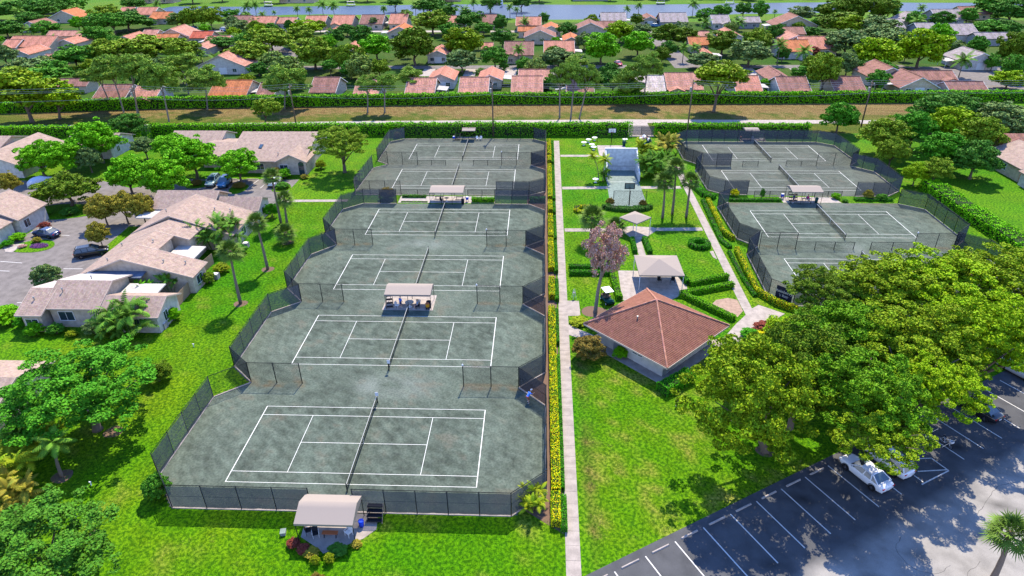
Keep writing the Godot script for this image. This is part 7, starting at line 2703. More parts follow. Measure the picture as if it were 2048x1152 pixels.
func court_side() -> void:
	# nearest canopy with its seating corner
	flat("canopy_floor", [-20.2, -40.25, -13.9, -40.25, -13.7, -38.6, -14.6, -37.6, -16.6, -36.5, -17.6, -36.0, -18.2, -36.5, -20.0, -37.6], 0.02, "concrete", 0.03)
	canopy(-20.0, -15.05, -36.95, -40.15, 2.4, 3.05, "beige canopy in front of the nearest court", 0.22, 0.55, 2)
	chair(-19.4, -38.0, 2.0, "steel_black", "plastic_dark", "dark chair at the left post of the near canopy")
	chair(-18.7, -37.7, 0.4, "steel_white", "plastic_dark", "white framed chair left of the red bench")
	chair(-15.9, -37.9, -0.6, "steel_white", "plastic_white", "white slatted chair right of the red bench")
	bench(-17.45, -37.75, 0.0, "wood_red", 1.35, "red brown bench under the near canopy")
	shelf_rack(-14.0, -39.75, 0.0, 1.35, 1.25, "black stepped rack beside the near canopy", 0.02)
	bin(-15.05, -38.9, 0.24, 0.7, "plastic_blue", "blue bin at the right edge of the near canopy")
	for k in [[-20.3, -36.7, 0.6, 0.7, "leaf_red", "reddish flower shrub at the left of the canopy corner"], [-19.3, -36.2, 0.6, 0.65, "leaf_red", "second reddish flower shrub at the canopy corner"], [-18.5, -35.8, 0.7, 0.6, "leaf_orange", "golden flower shrub below the canopy corner"], [-17.9, -35.0, 0.45, 0.9, "leaf_areca", "yellow green shrub left of the pair below the canopy"], [-16.8, -35.2, 0.5, 0.95, "leaf_areca", "yellow green shrub right of the pair below the canopy"], [-16.4, -36.2, 0.9, 0.55, "leaf_dark", "dark low shrub right of the canopy corner"], [-15.0, -36.9, 0.5, 0.4, "leaf_orange", "small orange shrub right of the canopy floor"], [-17.5, -33.6, 0.4, 0.6, "leaf_croton", "brownish shrub at the bottom edge below the canopy"], [-16.9, -33.4, 0.4, 0.6, "leaf_croton", "second brownish shrub at the bottom edge below the canopy"]]:
		bush(k[0], k[1], k[2], k[3], k[4], k[5])
	var u := thing("utility_box", "small pale green utility box on the front lawn", "utility box", Vector3(-21.6, 0, -37.9), 0.2, "")
	part("cabinet", boxmesh(Vector3(0.42, 0.3, 0.5)), M["stucco_grey"], u, Vector3(0, 0.15, 0))
	part("lid", boxmesh(Vector3(0.48, 0.05, 0.56)), M["court_teal"], u, Vector3(0, 0.32, 0))
	# middle canopy
	flat("canopy_slab", [-20.9, -74.7, -14.05, -74.7, -14.05, -78.75, -20.9, -78.75], 0.04, "concrete_pale", 0.04)
	canopy(-20.4, -14.2, -74.75, -77.8, 2.4, 2.75, "long beige canopy between the second and third court", 0.24, 0.7, 3)
	round_table(-17.3, -75.6, 0.6, "steel_grey", "round grey table under the middle canopy", 0.04)
	chair(-18.9, -75.3, 1.2, "steel_white", "plastic_white", "white chair left under the middle canopy", 0.04)
	chair(-16.2, -76.3, PI, "steel_white", "plastic_white", "white chair behind the round table of the middle canopy", 0.04)
	shelf_rack(-20.0, -75.6, 0.2, 0.85, 1.5, "black equipment rack at the left end of the middle canopy", 0.04)
	bin(-14.65, -75.5, 0.33, 1.0, "plastic_dark", "dark barrel at the right end of the middle canopy", 0.04)
	cooler(-14.75, -74.95, "plastic_yellow", "yellow drinks cooler at the right end of the middle canopy", 0.04)
	person(Vector3(-18.45, 0.04, -75.35), 2.6, "stand", Color(0.06, 0.16, 0.55), Color(0.05, 0.05, 0.12), "plastic_white", "person in a blue shirt standing left of the round table")
	chair(-16.15, -75.2, -1.2, "steel_black", "plastic_dark", "dark chair right of the round table of the middle canopy", 0.04)
	person(Vector3(-16.15, 0.04, -75.2), -1.2, "sit", Color(0.2, 0.27, 0.35), Color(0.04, 0.06, 0.12), "leaf_dry", "person in grey sitting right of the round table")
	# man at the fence corner
	person(Vector3(-0.9, 0.01, -55.9), 2.4, "bend", Color(0.09, 0.24, 0.75), Color(0.35, 0.1, 0.06), "plastic_white", "person in a blue shirt and white cap leaning at the court fence")
	# far left canopy and its planted strip
	flat("canopy_slab", [-26.0, -112.5, -8.1, -112.5, -8.1, -115.9, -26.0, -115.9], 0.018, "concrete_pale", 0.02)
	flat("lawn_strip", [-34.9, -112.4, -26.2, -112.4, -26.2, -116.0, -34.9, -116.0], 0.006, "grass")
	canopy(-19.9, -13.7, -111.6, -115.3, 2.4, 2.75, "beige canopy between the fourth and fifth court", 0.12, 0.6, 4)
	bench(-18.6, -114.6, 0, "plastic_dark", 1.6, "dark bench at the left under the far left canopy")
	bench(-14.8, -114.4, 0, "plastic_dark", 1.4, "dark bench at the right under the far left canopy")
	round_table(-17.0, -113.2, 0.4, "cardboard", "small tan table under the far left canopy")
	chair(-17.9, -112.9, 1.0, "steel_black", "plastic_dark", "dark chair left of the tan table")
	bin(-13.9, -112.2, 0.3, 0.95, "plastic_dark", "dark bin at the right post of the far left canopy")
	cooler(-13.2, -113.2, "plastic_blue", "blue drinks cooler right of the far left canopy")
	hedge([Vector2(-12.3, -113.1), Vector2(-8.2, -113.1)], 1.0, 0.9, 0.14, "leaf_hedge_light", "clipped hedge right of the far left canopy")
	hedge([Vector2(-1.6, -113.4), Vector2(1.2, -113.6)], 1.2, 0.9, 0.14, "leaf_hedge", "short hedge at the path side of the planted strip")
	hedge([Vector2(-25.6, -115.2), Vector2(-21.2, -115.2)], 0.7, 0.5, 0.14, "leaf_mid", "low planting left of the far left canopy")
	hedge([Vector2(-25.4, -112.9), Vector2(-20.6, -112.9)], 0.5, 0.15, 0.12, "leaf_hedge_light", "grassy strip left of the far left canopy")
	bush(-28.3, -114.2, 1.6, 2.3, "leaf_croton", "reddish shrub behind the screened fence of the fourth court")
	# back left
	flat("canopy_slab", [-20.5, -152.7, -13.5, -152.7, -13.5, -154.0, -20.5, -154.0], 0.02, "concrete_pale", 0.02)
	canopy(-18.1, -15.0, -150.9, -153.4, 2.4, 2.7, "small beige canopy behind the farthest left court", 0.15, 0.6, 2)
	shelf_rack(-19.2, -151.4, 0, 1.1, 1.4, "dark rack beside the small back canopy")
	cooler(-20.1, -151.2, "plastic_blue", "blue drinks cooler beside the small back canopy")
	chair(-14.6, -151.3, 0.3, "steel_white", "plastic_white", "white chair left of the pair by the back canopy")
	chair(-13.8, -151.4, -0.3, "steel_white", "plastic_white", "white chair right of the pair by the back canopy")
	bush(-33.9, -153.0, 0.9, 1.6, "leaf_orange", "yellow shrub at the back corner of the farthest left court")
	# right canopy
	flat("canopy_slab", [44.6, -113.7, 55.0, -113.7, 54.4, -116.5, 44.6, -116.5], 0.018, "concrete_pale", 0.02)
	flat("lawn_strip", [34.8, -113.8, 44.5, -113.8, 44.5, -117.2, 34.8, -117.2], 0.006, "grass")
	canopy(45.5, 51.0, -112.9, -116.2, 2.4, 2.8, "beige canopy between the near and far right courts", 0.12, 0.6, 4)
	shelf_rack(46.4, -114.6, 0, 1.5, 1.6, "black rack at the left under the right canopy")
	person(Vector3(46.2, 0.02, -113.6), 0.5, "stand", Color(0.02, 0.04, 0.12), Color(0.03, 0.03, 0.06), "leaf_dry", "person in dark clothes standing under the right canopy")
	bench(48.9, -114.6, 0, "cardboard", 1.6, "tan bench under the right canopy")
	chair(49.0, -114.2, 0.2, "steel_white", "plastic_white", "white chair under the right canopy")
	person(Vector3(49.0, 0.02, -114.2), 0.2, "sit", Color(0.42, 0.02, 0.16), Color(0.5, 0.5, 0.5), "leaf_dry", "person in a magenta shirt sitting under the right canopy")
	bin(50.4, -113.7, 0.3, 1.0, "plastic_green", "green bin at the right post of the right canopy")
	cooler(44.9, -115.6, "plastic_blue", "blue drinks cooler left of the right canopy")
	hedge([Vector2(35.0, -114.4), Vector2(44.2, -114.4)], 0.8, 0.5, 0.14, "leaf_hedge", "low hedge strip left of the right canopy")
	bush(36.4, -116.6, 0.95, 1.5, "leaf_yellow", "yellow round shrub left of the right canopy")
	bush(41.2, -115.6, 0.5, 2.0, "leaf_mid", "slender shrub in the strip left of the right canopy")
	bush(54.7, -115.9, 1.0, 1.1, "leaf_hedge_light", "round shrub right of the right canopy")
	bush(55.8, -114.3, 0.7, 0.6, "leaf_mid", "low shrub right of the right canopy")
	bush(60.3, -115.6, 1.0, 1.9, "leaf_orange", "orange shrub behind the screened right fence")
	bush(62.7, -115.2, 1.1, 1.2, "leaf_mid", "green shrub behind the screened right fence")
	hedge([Vector2(57.8, -115.0), Vector2(64.4, -114.8)], 0.9, 0.5, 0.15, "leaf_hedge", "low hedge strip at the near right court corner")
	flat("canopy_slab", [46.6, -151.0, 52.5, -151.0, 52.5, -153.4, 46.6, -153.4], 0.02, "concrete_pale", 0.02)
	canopy(47.4, 50.6, -151.0, -154.0, 2.4, 2.7, "small beige canopy behind the farthest right court", 0.15, 0.6, 2)
	bench(51.6, -151.8, 0, "steel_grey", 1.3, "grey bench beside the right back canopy")
	cooler(46.6, -151.5, "plastic_yellow", "yellow drinks cooler beside the right back canopy")
	chair(49.4, -151.6, 0, "steel_white", "plastic_white", "white chair under the right back canopy")


func centre() -> void:
	clubhouse()
	pavilion(Vector2(15.9, -100.2), [Vector2(-2.6, 0), Vector2(0.2, -2.6), Vector2(2.6, 0), Vector2(-0.1, 2.6)], 2.75, 3.35, "small pointed beige pavilion turned on its corner")
	pavilion(Vector2(17.1, -83.4), [Vector2(-3.1, -3.1), Vector2(3.1, -3.1), Vector2(3.1, 3.1), Vector2(-3.1, 3.1)], 2.7, 3.7, "large beige pavilion behind the clubhouse")
	chair(17.4, -83.2, 0.2, "steel_black", "plastic_dark", "left dark chair under the large pavilion", 0.03)
	chair(19.3, -83.2, -0.3, "steel_black", "plastic_dark", "right dark chair under the large pavilion", 0.03)
	golf_cart(9.5, -77.6, Vector2(0.35, 0.94))
	var st := thing("bike_stand", "slim white metal stand beside the path", "stand", Vector3(5.0, 0, -78.4), 0.4, "")
	var b := MB.new()
	for s2 in [-1.0, 1.0]:
		b.tube([Vector3(s2 * 0.22, 0, 0.3), Vector3(s2 * 0.1, 1.3, 0), Vector3(s2 * 0.1, 1.5, 0)], [0.025, 0.025, 0.025], 6)
		b.tube([Vector3(s2 * 0.22, 0, -0.3), Vector3(s2 * 0.1, 1.3, 0)], [0.025, 0.025], 6)
	part("frame", b.mesh(), M["steel_white"], st)
	part("tray", boxmesh(Vector3(0.36, 0.06, 0.3)), M["stucco_grey"], st, Vector3(0, 0.9, 0))
	# hitting wall with wings
	flat("wall_court", [13.7, -130.5, 19.7, -130.5, 19.7, -120.0, 19.7, -111.6, 13.0, -111.6, 13.3, -120.5], 0.012, "court_teal", 0.02)
	var wl := thing("practice_wall", "tall blue grey practice wall with two wing walls", "wall", Vector3(16.65, 0, -130.7), 0, "")
	part("wall", boxmesh(Vector3(6.4, 4.6, 0.25)), M["wall_blue_grey"], wl, Vector3(0, 2.3, -0.1))
	part("cap", boxmesh(Vector3(6.5, 0.1, 0.34)), M["trim_white"], wl, Vector3(0, 4.66, -0.1))
	part("net_line", boxmesh(Vector3(6.0, 0.06, 0.01)), M["plastic_dark"], wl, Vector3(0, 0.95, 0.035))
	for s3 in [-1.0, 1.0]:
		var wing := MB.new()
		var x3: float = s3 * 3.15
		wing.slab([Vector3(x3 - 0.12, 4.5, 0.03), Vector3(x3 + 0.12, 4.5, 0.03), Vector3(x3 + 0.12, 1.4, 6.4), Vector3(x3 - 0.12, 1.4, 6.4)], 0.02)
		for xx in [x3 - 0.12, x3 + 0.12]:
			wing.quad(Vector3(xx, 0, 0.03), Vector3(xx, 4.5, 0.03), Vector3(xx, 1.4, 6.4), Vector3(xx, 0, 6.4))
		wing.quad(Vector3(x3 - 0.12, 0, 6.4), Vector3(x3 + 0.12, 0, 6.4), Vector3(x3 + 0.12, 1.4, 6.4), Vector3(x3 - 0.12, 1.4, 6.4))
		part("wing_wall", wing.mesh(), M["wall_blue_grey"], wl)
	var ln := MB.new()
	ln.box(Vector3(16.6, 0.018, -124.0), Vector3(5.9, 0.004, 0.08))
	struct("court_marking", ln.mesh(), M["tape_white"])
	hoop(16.4, -112.2, PI, "court_teal", "basketball hoop with dark framed backboard seen from behind")
	hoop(16.5, -148.6, 0.0, "plastic_white", "white basketball hoop behind the practice wall")
	flat("hoop_pad", [13.2, -140.0, 19.5, -140.0, 19.5, -147.6, 13.2, -147.6], 0.01, "concrete_pale")
	fence([Vector2(13.5, -111.9), Vector2(19.4, -111.9)], 2.8, [0], "chain link fence behind the dark basketball board", "ball stop fences", 3.0, false)
	fence([Vector2(13.4, -149.6), Vector2(19.9, -149.6)], 2.8, [0], "chain link fence behind the white basketball board", "ball stop fences", 3.2, false)
	fence([Vector2(21.2, -155.2), Vector2(27.2, -155.2)], 2.4, [1], "screened gate at the access drive behind the practice wall", "ball stop fences", 3.0, false)
	var dm := thing("dumpster", "green dumpster heaped with rubbish behind the practice wall", "dumpster", Vector3(23.7, 0, -146.9), 0, "")
	var db := MB.new()
	db.slab([Vector3(-1.5, 0.2, -1.0), Vector3(1.5, 0.2, -1.0), Vector3(1.5, 0.2, 1.0), Vector3(-1.5, 0.2, 1.0)], 0.1)
	for s4 in [-1.0, 1.0]:
		db.box(Vector3(s4 * 1.5, 0.85, 0), Vector3(0.08, 1.5, 2.1)); db.box(Vector3(0, 0.85, s4 * 1.02), Vector3(2.9, 1.5, 0.08))
		db.box(Vector3(s4 * 0.75, 0.85, 1.09), Vector3(0.1, 1.4, 0.06))
	part("container", db.mesh(), M["plastic_green"], dm)
	part("emblem", boxmesh(Vector3(0.3, 0.3, 0.02)), M["plastic_white"], dm, Vector3(0, 1.0, 1.13))
	rng.seed = 77
	for i in 34:
		var rm: String = ["cardboard", "plastic_white", "plastic_white", "plastic_dark", "tile_pink", "trim_tan"][i % 6]
		var rb := MB.new()
		var t := rng.randf()
		rb.box(Vector3.ZERO, Vector3(rng.randf_range(0.3, 0.8), rng.randf_range(0.2, 0.5), rng.randf_range(0.3, 0.7)), Basis.from_euler(Vector3(rng.randf(), rng.randf() * 6, rng.randf())))
		var item := thing("rubbish_item", "piece of rubbish heaped in the green dumpster", "rubbish", Vector3(23.7 + rng.randf_range(-1.2, 1.2) * (1.0 - t * 0.5), 1.35 + t * 0.9, -146.9 + rng.randf_range(-0.7, 0.7)), 0, "rubbish in the dumpster")
		part("lump", rb.mesh(), M[rm], item)
	for k in [[10.2, -147.7, "nearest to the path"], [11.4, -149.9, "in the back row left"], [12.9, -151.4, "in the back row right"], [11.9, -146.2, "in the middle row"], [12.2, -144.4, "in front of the middle one"], [19.8, -150.2, "beside the dark bin"], [11.2, -123.7, "beside the left wing of the practice wall"]]:
		round_table(k[0], k[1], 0.62, "plastic_white", "white round picnic table " + k[2], 0.0)
	bin(19.3, -147.4, 0.4, 1.2, "plastic_green", "dark green bin behind the practice wall", 0.01)
	# hedges by the main path
	var yh := [[-74.5, -43.5, "longest yellow hedge, beside the nearest two courts"], [-42.6, -39.3, "short yellow hedge at the front end of the path"], [-83.0, -77.8, "yellow hedge beside the third court, south part"], [-95.8, -86.0, "yellow hedge beside the third court, north part"], [-105.7, -97.2, "yellow hedge beside the fourth court"], [-112.3, -107.8, "yellow hedge opposite the round yellow ring"], [-132.0, -114.3, "yellow hedge beside the fifth court"], [-137.8, -134.6, "short yellow hedge at the crossing behind the fifth court"], [-149.3, -139.0, "yellow hedge at the far end of the path"]]
	for k in yh:
		var zz: float = (k[0] + k[1]) * 0.5
		var sh := (-zz - 40.0) * 0.004
		hedge([Vector2(1.8 + sh, k[0]), Vector2(1.8 + sh, k[1])], 0.85, 1.0, 0.115, "leaf_yellow", k[2], false, "yellow hedges along the path")
		if k[0] == -74.5:
			hedge([Vector2(2.52, -74.6), Vector2(2.52, -67.0)], 0.45, 0.72, 0.11, "leaf_hedge", "upper green hedge beside the longest yellow hedge", false, "green hedges along the path")
			hedge([Vector2(2.47, -63.8), Vector2(2.43, -43.7)], 0.5, 0.72, 0.11, "leaf_hedge", "lower green hedge beside the longest yellow hedge", false, "green hedges along the path")
		else:
			hedge([Vector2(2.5 + sh, k[0] + 0.3), Vector2(2.5 + sh, k[1] + 0.5)], 0.55, 0.75, 0.12, "leaf_hedge", "green hedge beside the " + k[2].split(",")[0].replace("hedge", "one") + (", " + k[2].split(", ")[1] if k[2].contains(", ") else ""), false, "green hedges along the path")
	hedge([Vector2(30.9, -113.6), Vector2(30.6, -104.0), Vector2(30.3, -100.5), Vector2(31.4, -97.4)], 0.7, 0.95, 0.13, "leaf_yellow", "yellow hedge along the right court fence, far stretch", false, "right path hedges")
	hedge([Vector2(30.9, -93.3), Vector2(30.5, -84.0), Vector2(30.5, -80.2), Vector2(32.0, -77.4), Vector2(34.2, -75.6)], 0.7, 0.95, 0.13, "leaf_yellow", "yellow hedge along the right court fence, near stretch", false, "right path hedges")
	hedge([Vector2(30.1, -114.0), Vector2(29.7, -104.0), Vector2(29.5, -97.0), Vector2(30.2, -94.5)], 0.8, 0.5, 0.14, "leaf_hedge", "green ground hedge beside the right path, far stretch", false, "right path hedges")
	hedge([Vector2(29.7, -93.0), Vector2(29.6, -84.0), Vector2(29.9, -79.4)], 0.6, 0.45, 0.14, "leaf_hedge", "green ground hedge beside the right path, near stretch", false, "right path hedges")
	hedge([Vector2(30.0, -121.6), Vector2(31.0, -116.4), Vector2(32.6, -115.4)], 1.5, 0.8, 0.15, "leaf_hedge", "broad green hedge at the corner of the far right courts", false, "right path hedges")
	hedge([Vector2(4.7, -87.1), Vector2(11.3, -87.1)], 0.8, 0.75, 0.13, "leaf_hedge", "far one of the two parallel hedges by the pink tree")
	hedge([Vector2(4.7, -85.3), Vector2(11.0, -85.3)], 0.8, 0.75, 0.13, "leaf_hedge", "near one of the two parallel hedges by the pink tree")
	hedge([Vector2(10.9, -84.6), Vector2(11.2, -78.0)], 0.85, 0.75, 0.13, "leaf_hedge_light", "hedge between golf cart and terrace")
	hedge([Vector2(15.2, -97.2), Vector2(15.1, -92.4)], 0.7, 0.7, 0.13, "leaf_hedge", "left hedge of the walk to the small pavilion")
	hedge([Vector2(17.2, -97.4), Vector2(17.4, -92.3)], 0.8, 0.7, 0.13, "leaf_hedge", "right hedge of the walk to the small pavilion")
	hedge([Vector2(21.6, -82.4), Vector2(27.4, -84.7)], 0.9, 0.8, 0.13, "leaf_hedge_light", "upper slanting hedge right of the large pavilion")
	hedge([Vector2(27.5, -82.2), Vector2(19.9, -79.4), Vector2(25.4, -73.2)], 0.9, 0.8, 0.13, "leaf_hedge_light", "V shaped hedge right of the clubhouse")
	hedge([Vector2(20.7, -86.2), Vector2(21.3, -82.6)], 0.7, 0.8, 0.13, "leaf_hedge", "hedge at the right edge of the terrace")
	var ring := []
	var ring2 := []
	var oval := []
	for k in 16:
		var t := TAU * k / 16
		ring.append(Vector2(25.6 + cos(t) * 1.35, -95.4 + sin(t) * 1.35))
		ring2.append(Vector2(8.1 + cos(t) * 1.45, -109.3 + sin(t) * 1.45))
		if k < 9:
			oval.append(Vector2(15.9 + cos(t) * 3.9, -111.0 + sin(t) * 1.6))
	hedge(ring, 0.9, 0.75, 0.13, "leaf_hedge", "round green hedge ring on the right lawn", true)
	hedge(ring2, 0.9, 0.6, 0.13, "leaf_yellow", "round yellow hedge ring beside the main path", true)
	hedge(oval, 1.6, 0.7, 0.15, "leaf_dark", "dark curved hedge in front of the basketball court")
	bush(12.9, -111.8, 0.9, 1.5, "leaf_croton", "croton shrub left of the basketball fence")
	bush(18.7, -111.0, 0.8, 1.5, "leaf_croton", "croton shrub right of the basketball fence")
	bush(6.1, -64.3, 2.1, 3.0, "leaf_croton", "large bronze shrub at the clubhouse corner")
	bush(9.9, -64.6, 1.0, 1.5, "leaf_hedge_light", "cube clipped green shrub at the clubhouse wall")
	hedge([Vector2(13.8, -57.9), Vector2(17.3, -60.6)], 1.7, 1.3, 0.15, "leaf_hedge", "thick green hedge at the clubhouse front corner")
	bush(5.4, -72.0, 1.3, 0.7, "leaf_areca", "low yellow green ground cover by the walk pad")
	bush(28.6, -70.9, 1.5, 1.1, "leaf_red", "dark red shrub beside the forecourt")
	bush(26.4, -69.6, 1.3, 0.9, "leaf_hedge", "round green shrub beside the forecourt")
	bush(28.3, -69.4, 1.2, 0.8, "leaf_yellow", "yellow shrub beside the red one at the forecourt")
	areca(21.9, -126.5, 4.2, "large dark palm thicket right of the practice wall", "leaf_areca_dark", 0)
	areca(24.0, -128.5, 3.6, "second palm thicket right of the practice wall", "leaf_areca_dark", 1)
	areca(22.0, -134.5, 4.2, "palm thicket behind the right wing wall", "leaf_areca", 2)
	areca(27.0, -138.6, 4.3, "brownish palm thicket beside the dumpster", "leaf_orange", 0)
	areca(27.0, -132.2, 3.0, "low palm thicket at the end of the right path", "leaf_areca_dark", 1)
	areca(13.0, -124.6, 2.0, "small palm tuft at the left wing wall", "leaf_areca_dark", 2)
	areca(-0.3, -41.3, 2.0, "yellow palm at the front corner of the court fence", "leaf_areca", 1)
	var lt := thing("garden_light", "small post light on the lawn below the clubhouse", "light", Vector3(15.0, 0, -55.8), 0, "")
	part("post", boxmesh(Vector3(0.12, 0.7, 0.12)), M["stucco_beige"], lt, Vector3(0, 0.35, 0))
	part("cap", boxmesh(Vector3(0.3, 0.1, 0.3)), M["steel_black"], lt, Vector3(0, 0.75, 0))


func left_side() -> void:
	townhouses()
	picket_fence(Vector2(-48.9, -73.7), Vector2(-49.0, -79.6), "wooden board fence between the front townhouse and its neighbour")
	picket_fence(Vector2(-50.0, -83.2), Vector2(-49.6, -87.6), "wooden board fence at the patio of the long townhouse")
	for k in [[-69.8, -70.4, 2.3, 2.2, "leaf_hedge_light", "big light green shrub left of the front townhouse"], [-66.4, -69.4, 1.4, 1.9, "leaf_hedge", "green shrub at the left corner of the front townhouse"], [-63.9, -67.7, 1.3, 1.7, "leaf_bright", "leafy shrub left of the dark window"], [-61.4, -67.9, 1.1, 1.5, "leaf_mid", "shrub below the dark window"], [-59.0, -67.4, 0.8, 0.9, "leaf_areca", "small yellow shrub at the townhouse wall"], [-56.4, -68.0, 1.4, 2.2, "leaf_grey", "grey green shrub at the townhouse wall"], [-54.2, -67.4, 0.9, 1.1, "leaf_olive", "round olive shrub left of the palm clump"], [-47.9, -71.5, 1.2, 1.9, "leaf_hedge_light", "round green shrub at the right gable of the front townhouse"], [-47.6, -81.6, 1.1, 1.8, "leaf_olive", "round olive shrub by the long townhouse corner"], [-49.0, -80.4, 1.2, 2.6, "leaf_hedge_light", "tall clipped shrub by the wooden fence"], [-47.2, -85.0, 1.3, 1.4, "leaf_areca", "yellow green shrub beside the patio"], [-47.0, -91.0, 1.5, 1.6, "leaf_mid", "green shrub at the long townhouse wall"], [-47.0, -105.4, 1.3, 2.8, "leaf_hedge", "tall rounded shrub at the far corner of the long townhouse"], [-43.2, -58.6, 1.8, 2.4, "leaf_dolive", "round dark shrub behind the big left tree"], [-34.4, -41.6, 1.3, 2.6, "leaf_mid", "upright shrub outside the front left fence corner"], [-85.9, -95.2, 1.4, 1.3, "leaf_hedge_light", "green shrub at the wall beside the navy car"], [-86.2, -93.0, 1.0, 1.0, "leaf_hedge", "smaller green shrub by the white entry walk"], [-84.6, -100.0, 1.1, 1.2, "leaf_red", "red shrub under the blue window"], [-82.3, -94.6, 0.8, 0.9, "leaf_orange", "golden shrub on the lawn island"], [-83.4, -92.6, 0.7, 0.5, "leaf_pink", "pale pink shrub on the lawn island"], [-84.0, -106.0, 1.6, 1.4, "leaf_dark", "dark shrub under the island tree"], [-88.5, -105.6, 1.6, 1.3, "leaf_mid", "green shrub on the tree island"], [-58.6, -119.6, 1.4, 1.2, "leaf_croton", "dark shrub between the blue and white cars"], [-67.9, -121.0, 1.3, 1.1, "leaf_croton", "dark shrub left of the teal vehicle"], [-49.9, -119.6, 1.4, 1.2, "leaf_mid", "shrub in the bed right of the white car"], [-53.4, -125.4, 1.6, 2.2, "leaf_croton", "dark red shrub left of the arched entry"], [-51.4, -125.0, 1.5, 2.2, "leaf_bright", "bright shrub in front of the entry gable"], [-47.4, -125.0, 0.9, 0.9, "leaf_orange", "orange flower shrub at the entry walk"], [-45.8, -131.0, 1.2, 1.8, "leaf_areca", "yellow green shrub at the house side"], [-57.5, -144.5, 2.2, 3.6, "leaf_magenta", "magenta bougainvillea behind the entry house"]]:
		bush(k[0], k[1], k[2], k[3], k[4], k[5])
	var fl := MB.new()
	fl.prism(poly(ellipse(-80.9, -93.0, 1.5, 0.9)), 0.04, 0.1)
	var pf := thing("flower_bed", "purple flower bed on the lawn island", "flower bed", Vector3.ZERO, 0, "")
	part("soil", fl.mesh(), M["mulch"], pf)
	var lb := LB.new()
	rng.seed = 9
	for i in 1500:
		var a := rng.randf() * TAU
		var r := sqrt(rng.randf())
		lb.leaf(Vector3(-80.9 + cos(a) * r * 1.45, 0.12 + rng.randf() * 0.14, -93.0 + sin(a) * r * 0.88), (Vector3.UP + rand_dir()).normalized(), rand_dir(), 0.1, 0.05, leaf_tint(0.5))
	part("blossoms", lb.mesh(), M["leaf_purple"], pf)
	hedge([Vector2(-55.6, -112.0), Vector2(-52.0, -112.0)], 1.3, 0.9, 0.15, "leaf_hedge_light", "low hedge behind the long townhouse")
	areca(-51.4, -67.2, 4.3, "large arching palm clump in front of the front townhouse", "leaf_palm", 0)
	areca(-53.2, -67.6, 3.2, "smaller palm clump left of the large arching one", "leaf_palm", 1)
	areca(-51.8, -78.8, 2.6, "palm clump in the garden behind the wooden fence", "leaf_palm", 2)
	areca(-54.4, -76.4, 2.4, "small palm clump in the patio between the townhouses", "leaf_bright", 0)
	areca(-51.6, -92.6, 4.6, "tall palm clump at the long townhouse patio", "leaf_palm", 1)
	areca(-49.4, -94.0, 3.8, "palm clump right of the patio wall", "leaf_palm", 2)
	areca(-48.6, -42.6, 3.4, "orange tinged palm clump at the lower left edge", "leaf_areca", 0)
	areca(-46.6, -40.2, 2.9, "orange tinged palm clump nearest the bottom left tree", "leaf_orange", 1)
	areca(-50.6, -45.4, 3.2, "green palm clump at the left edge below the big tree", "leaf_areca_dark", 2)
	areca(-48.6, -47.6, 2.6, "palm clump under the big left tree", "leaf_areca", 1)
	for k in [[-40.81, -95.27], [-45.04, -43.81], [-40.74, -75.89], [-40.65, -85.93], [-43.67, -50.07]]:
		flat("mulch_ring", ellipse(k[0], k[1], 0.95, 0.9), 0.008, "mulch")
	flat("paved_terrace", [-62, -57.4, -58.2, -56.4, -54.2, -53.4, -54.2, -49.6, -62, -49.6], 0.01, "concrete")
	for k in [[-48.3, -69.6, "air conditioner at the right corner of the front townhouse"], [-47.2, -82.9, "air conditioner at the long townhouse corner"], [-46.9, -93.4, "air conditioner at the middle of the long townhouse"]]:
		var o := thing("air_conditioner", k[2], "air conditioner", Vector3(k[0], 0, k[1]), 0, "air conditioners")
		part("casing", boxmesh(Vector3(0.85, 0.8, 0.85)), M["stucco_grey"], o, Vector3(0, 0.42, 0))
		var g := MB.new()
		g.tube([Vector3(0, 0.82, 0), Vector3(0, 0.87, 0)], [0.36, 0.34], 14)
		part("fan_grille", g.mesh(), M["plastic_white"], o)
	for k in [[-41.56, -42.81, "white irrigation riser in the shade of the big left tree"], [-40.69, -39.12, "white irrigation riser beside the bottom left tree"], [-42.4, -65.48, "white irrigation riser on the sunny left lawn"]]:
		var o2 := thing("sprinkler", k[2], "sprinkler", Vector3(k[0], 0, k[1]), 0, "irrigation risers")
		var sb := MB.new()
		sb.tube([Vector3(0, -0.02, 0), Vector3(0, 0.4, 0)], [0.05, 0.04], 7)
		part("riser", sb.mesh(), M["plastic_white"], o2)
		part("head", boxmesh(Vector3(0.22, 0.08, 0.08)), M["plastic_white"], o2, Vector3(0, 0.42, 0))
	car(-82.2, -96.9, Vector2(-0.97, -0.25), "paint_car_navy", false, "navy sedan parked by the beige townhouse with blue window")
	car(-70.2, -90.0, Vector2(0.88, -0.47), "paint_car_black", true, "black car parked beside the long townhouse", "parked cars")
	car(-62.1, -121.0, Vector2(0.08, 1.0), "paint_car_blue", true, "blue car parked nose out under the bright trees")
	car(-64.7, -121.6, Vector2(0.08, 1.0), "paint_car_teal", true, "teal car parked left of the blue one")
	car(-52.3, -121.7, Vector2(-0.05, -1.0), "paint_car_white", false, "white sedan parked in front of the arched entry")
	covered_car(-99.4, -121.0, Vector2(0.45, -0.9), "car under a pale grey cover at the left edge")
	for k in [[-57.9, -124.3], [-54.9, -124.3], [-62.3, -124.3]]:
		flat("wheel_stop_kerb", [k[0] - 1.2, k[1] - 0.15, k[0] + 1.2, k[1] - 0.15, k[0] + 1.2, k[1] + 0.1, k[0] - 1.2, k[1] + 0.1], 0.12, "concrete_pale", 0.12)


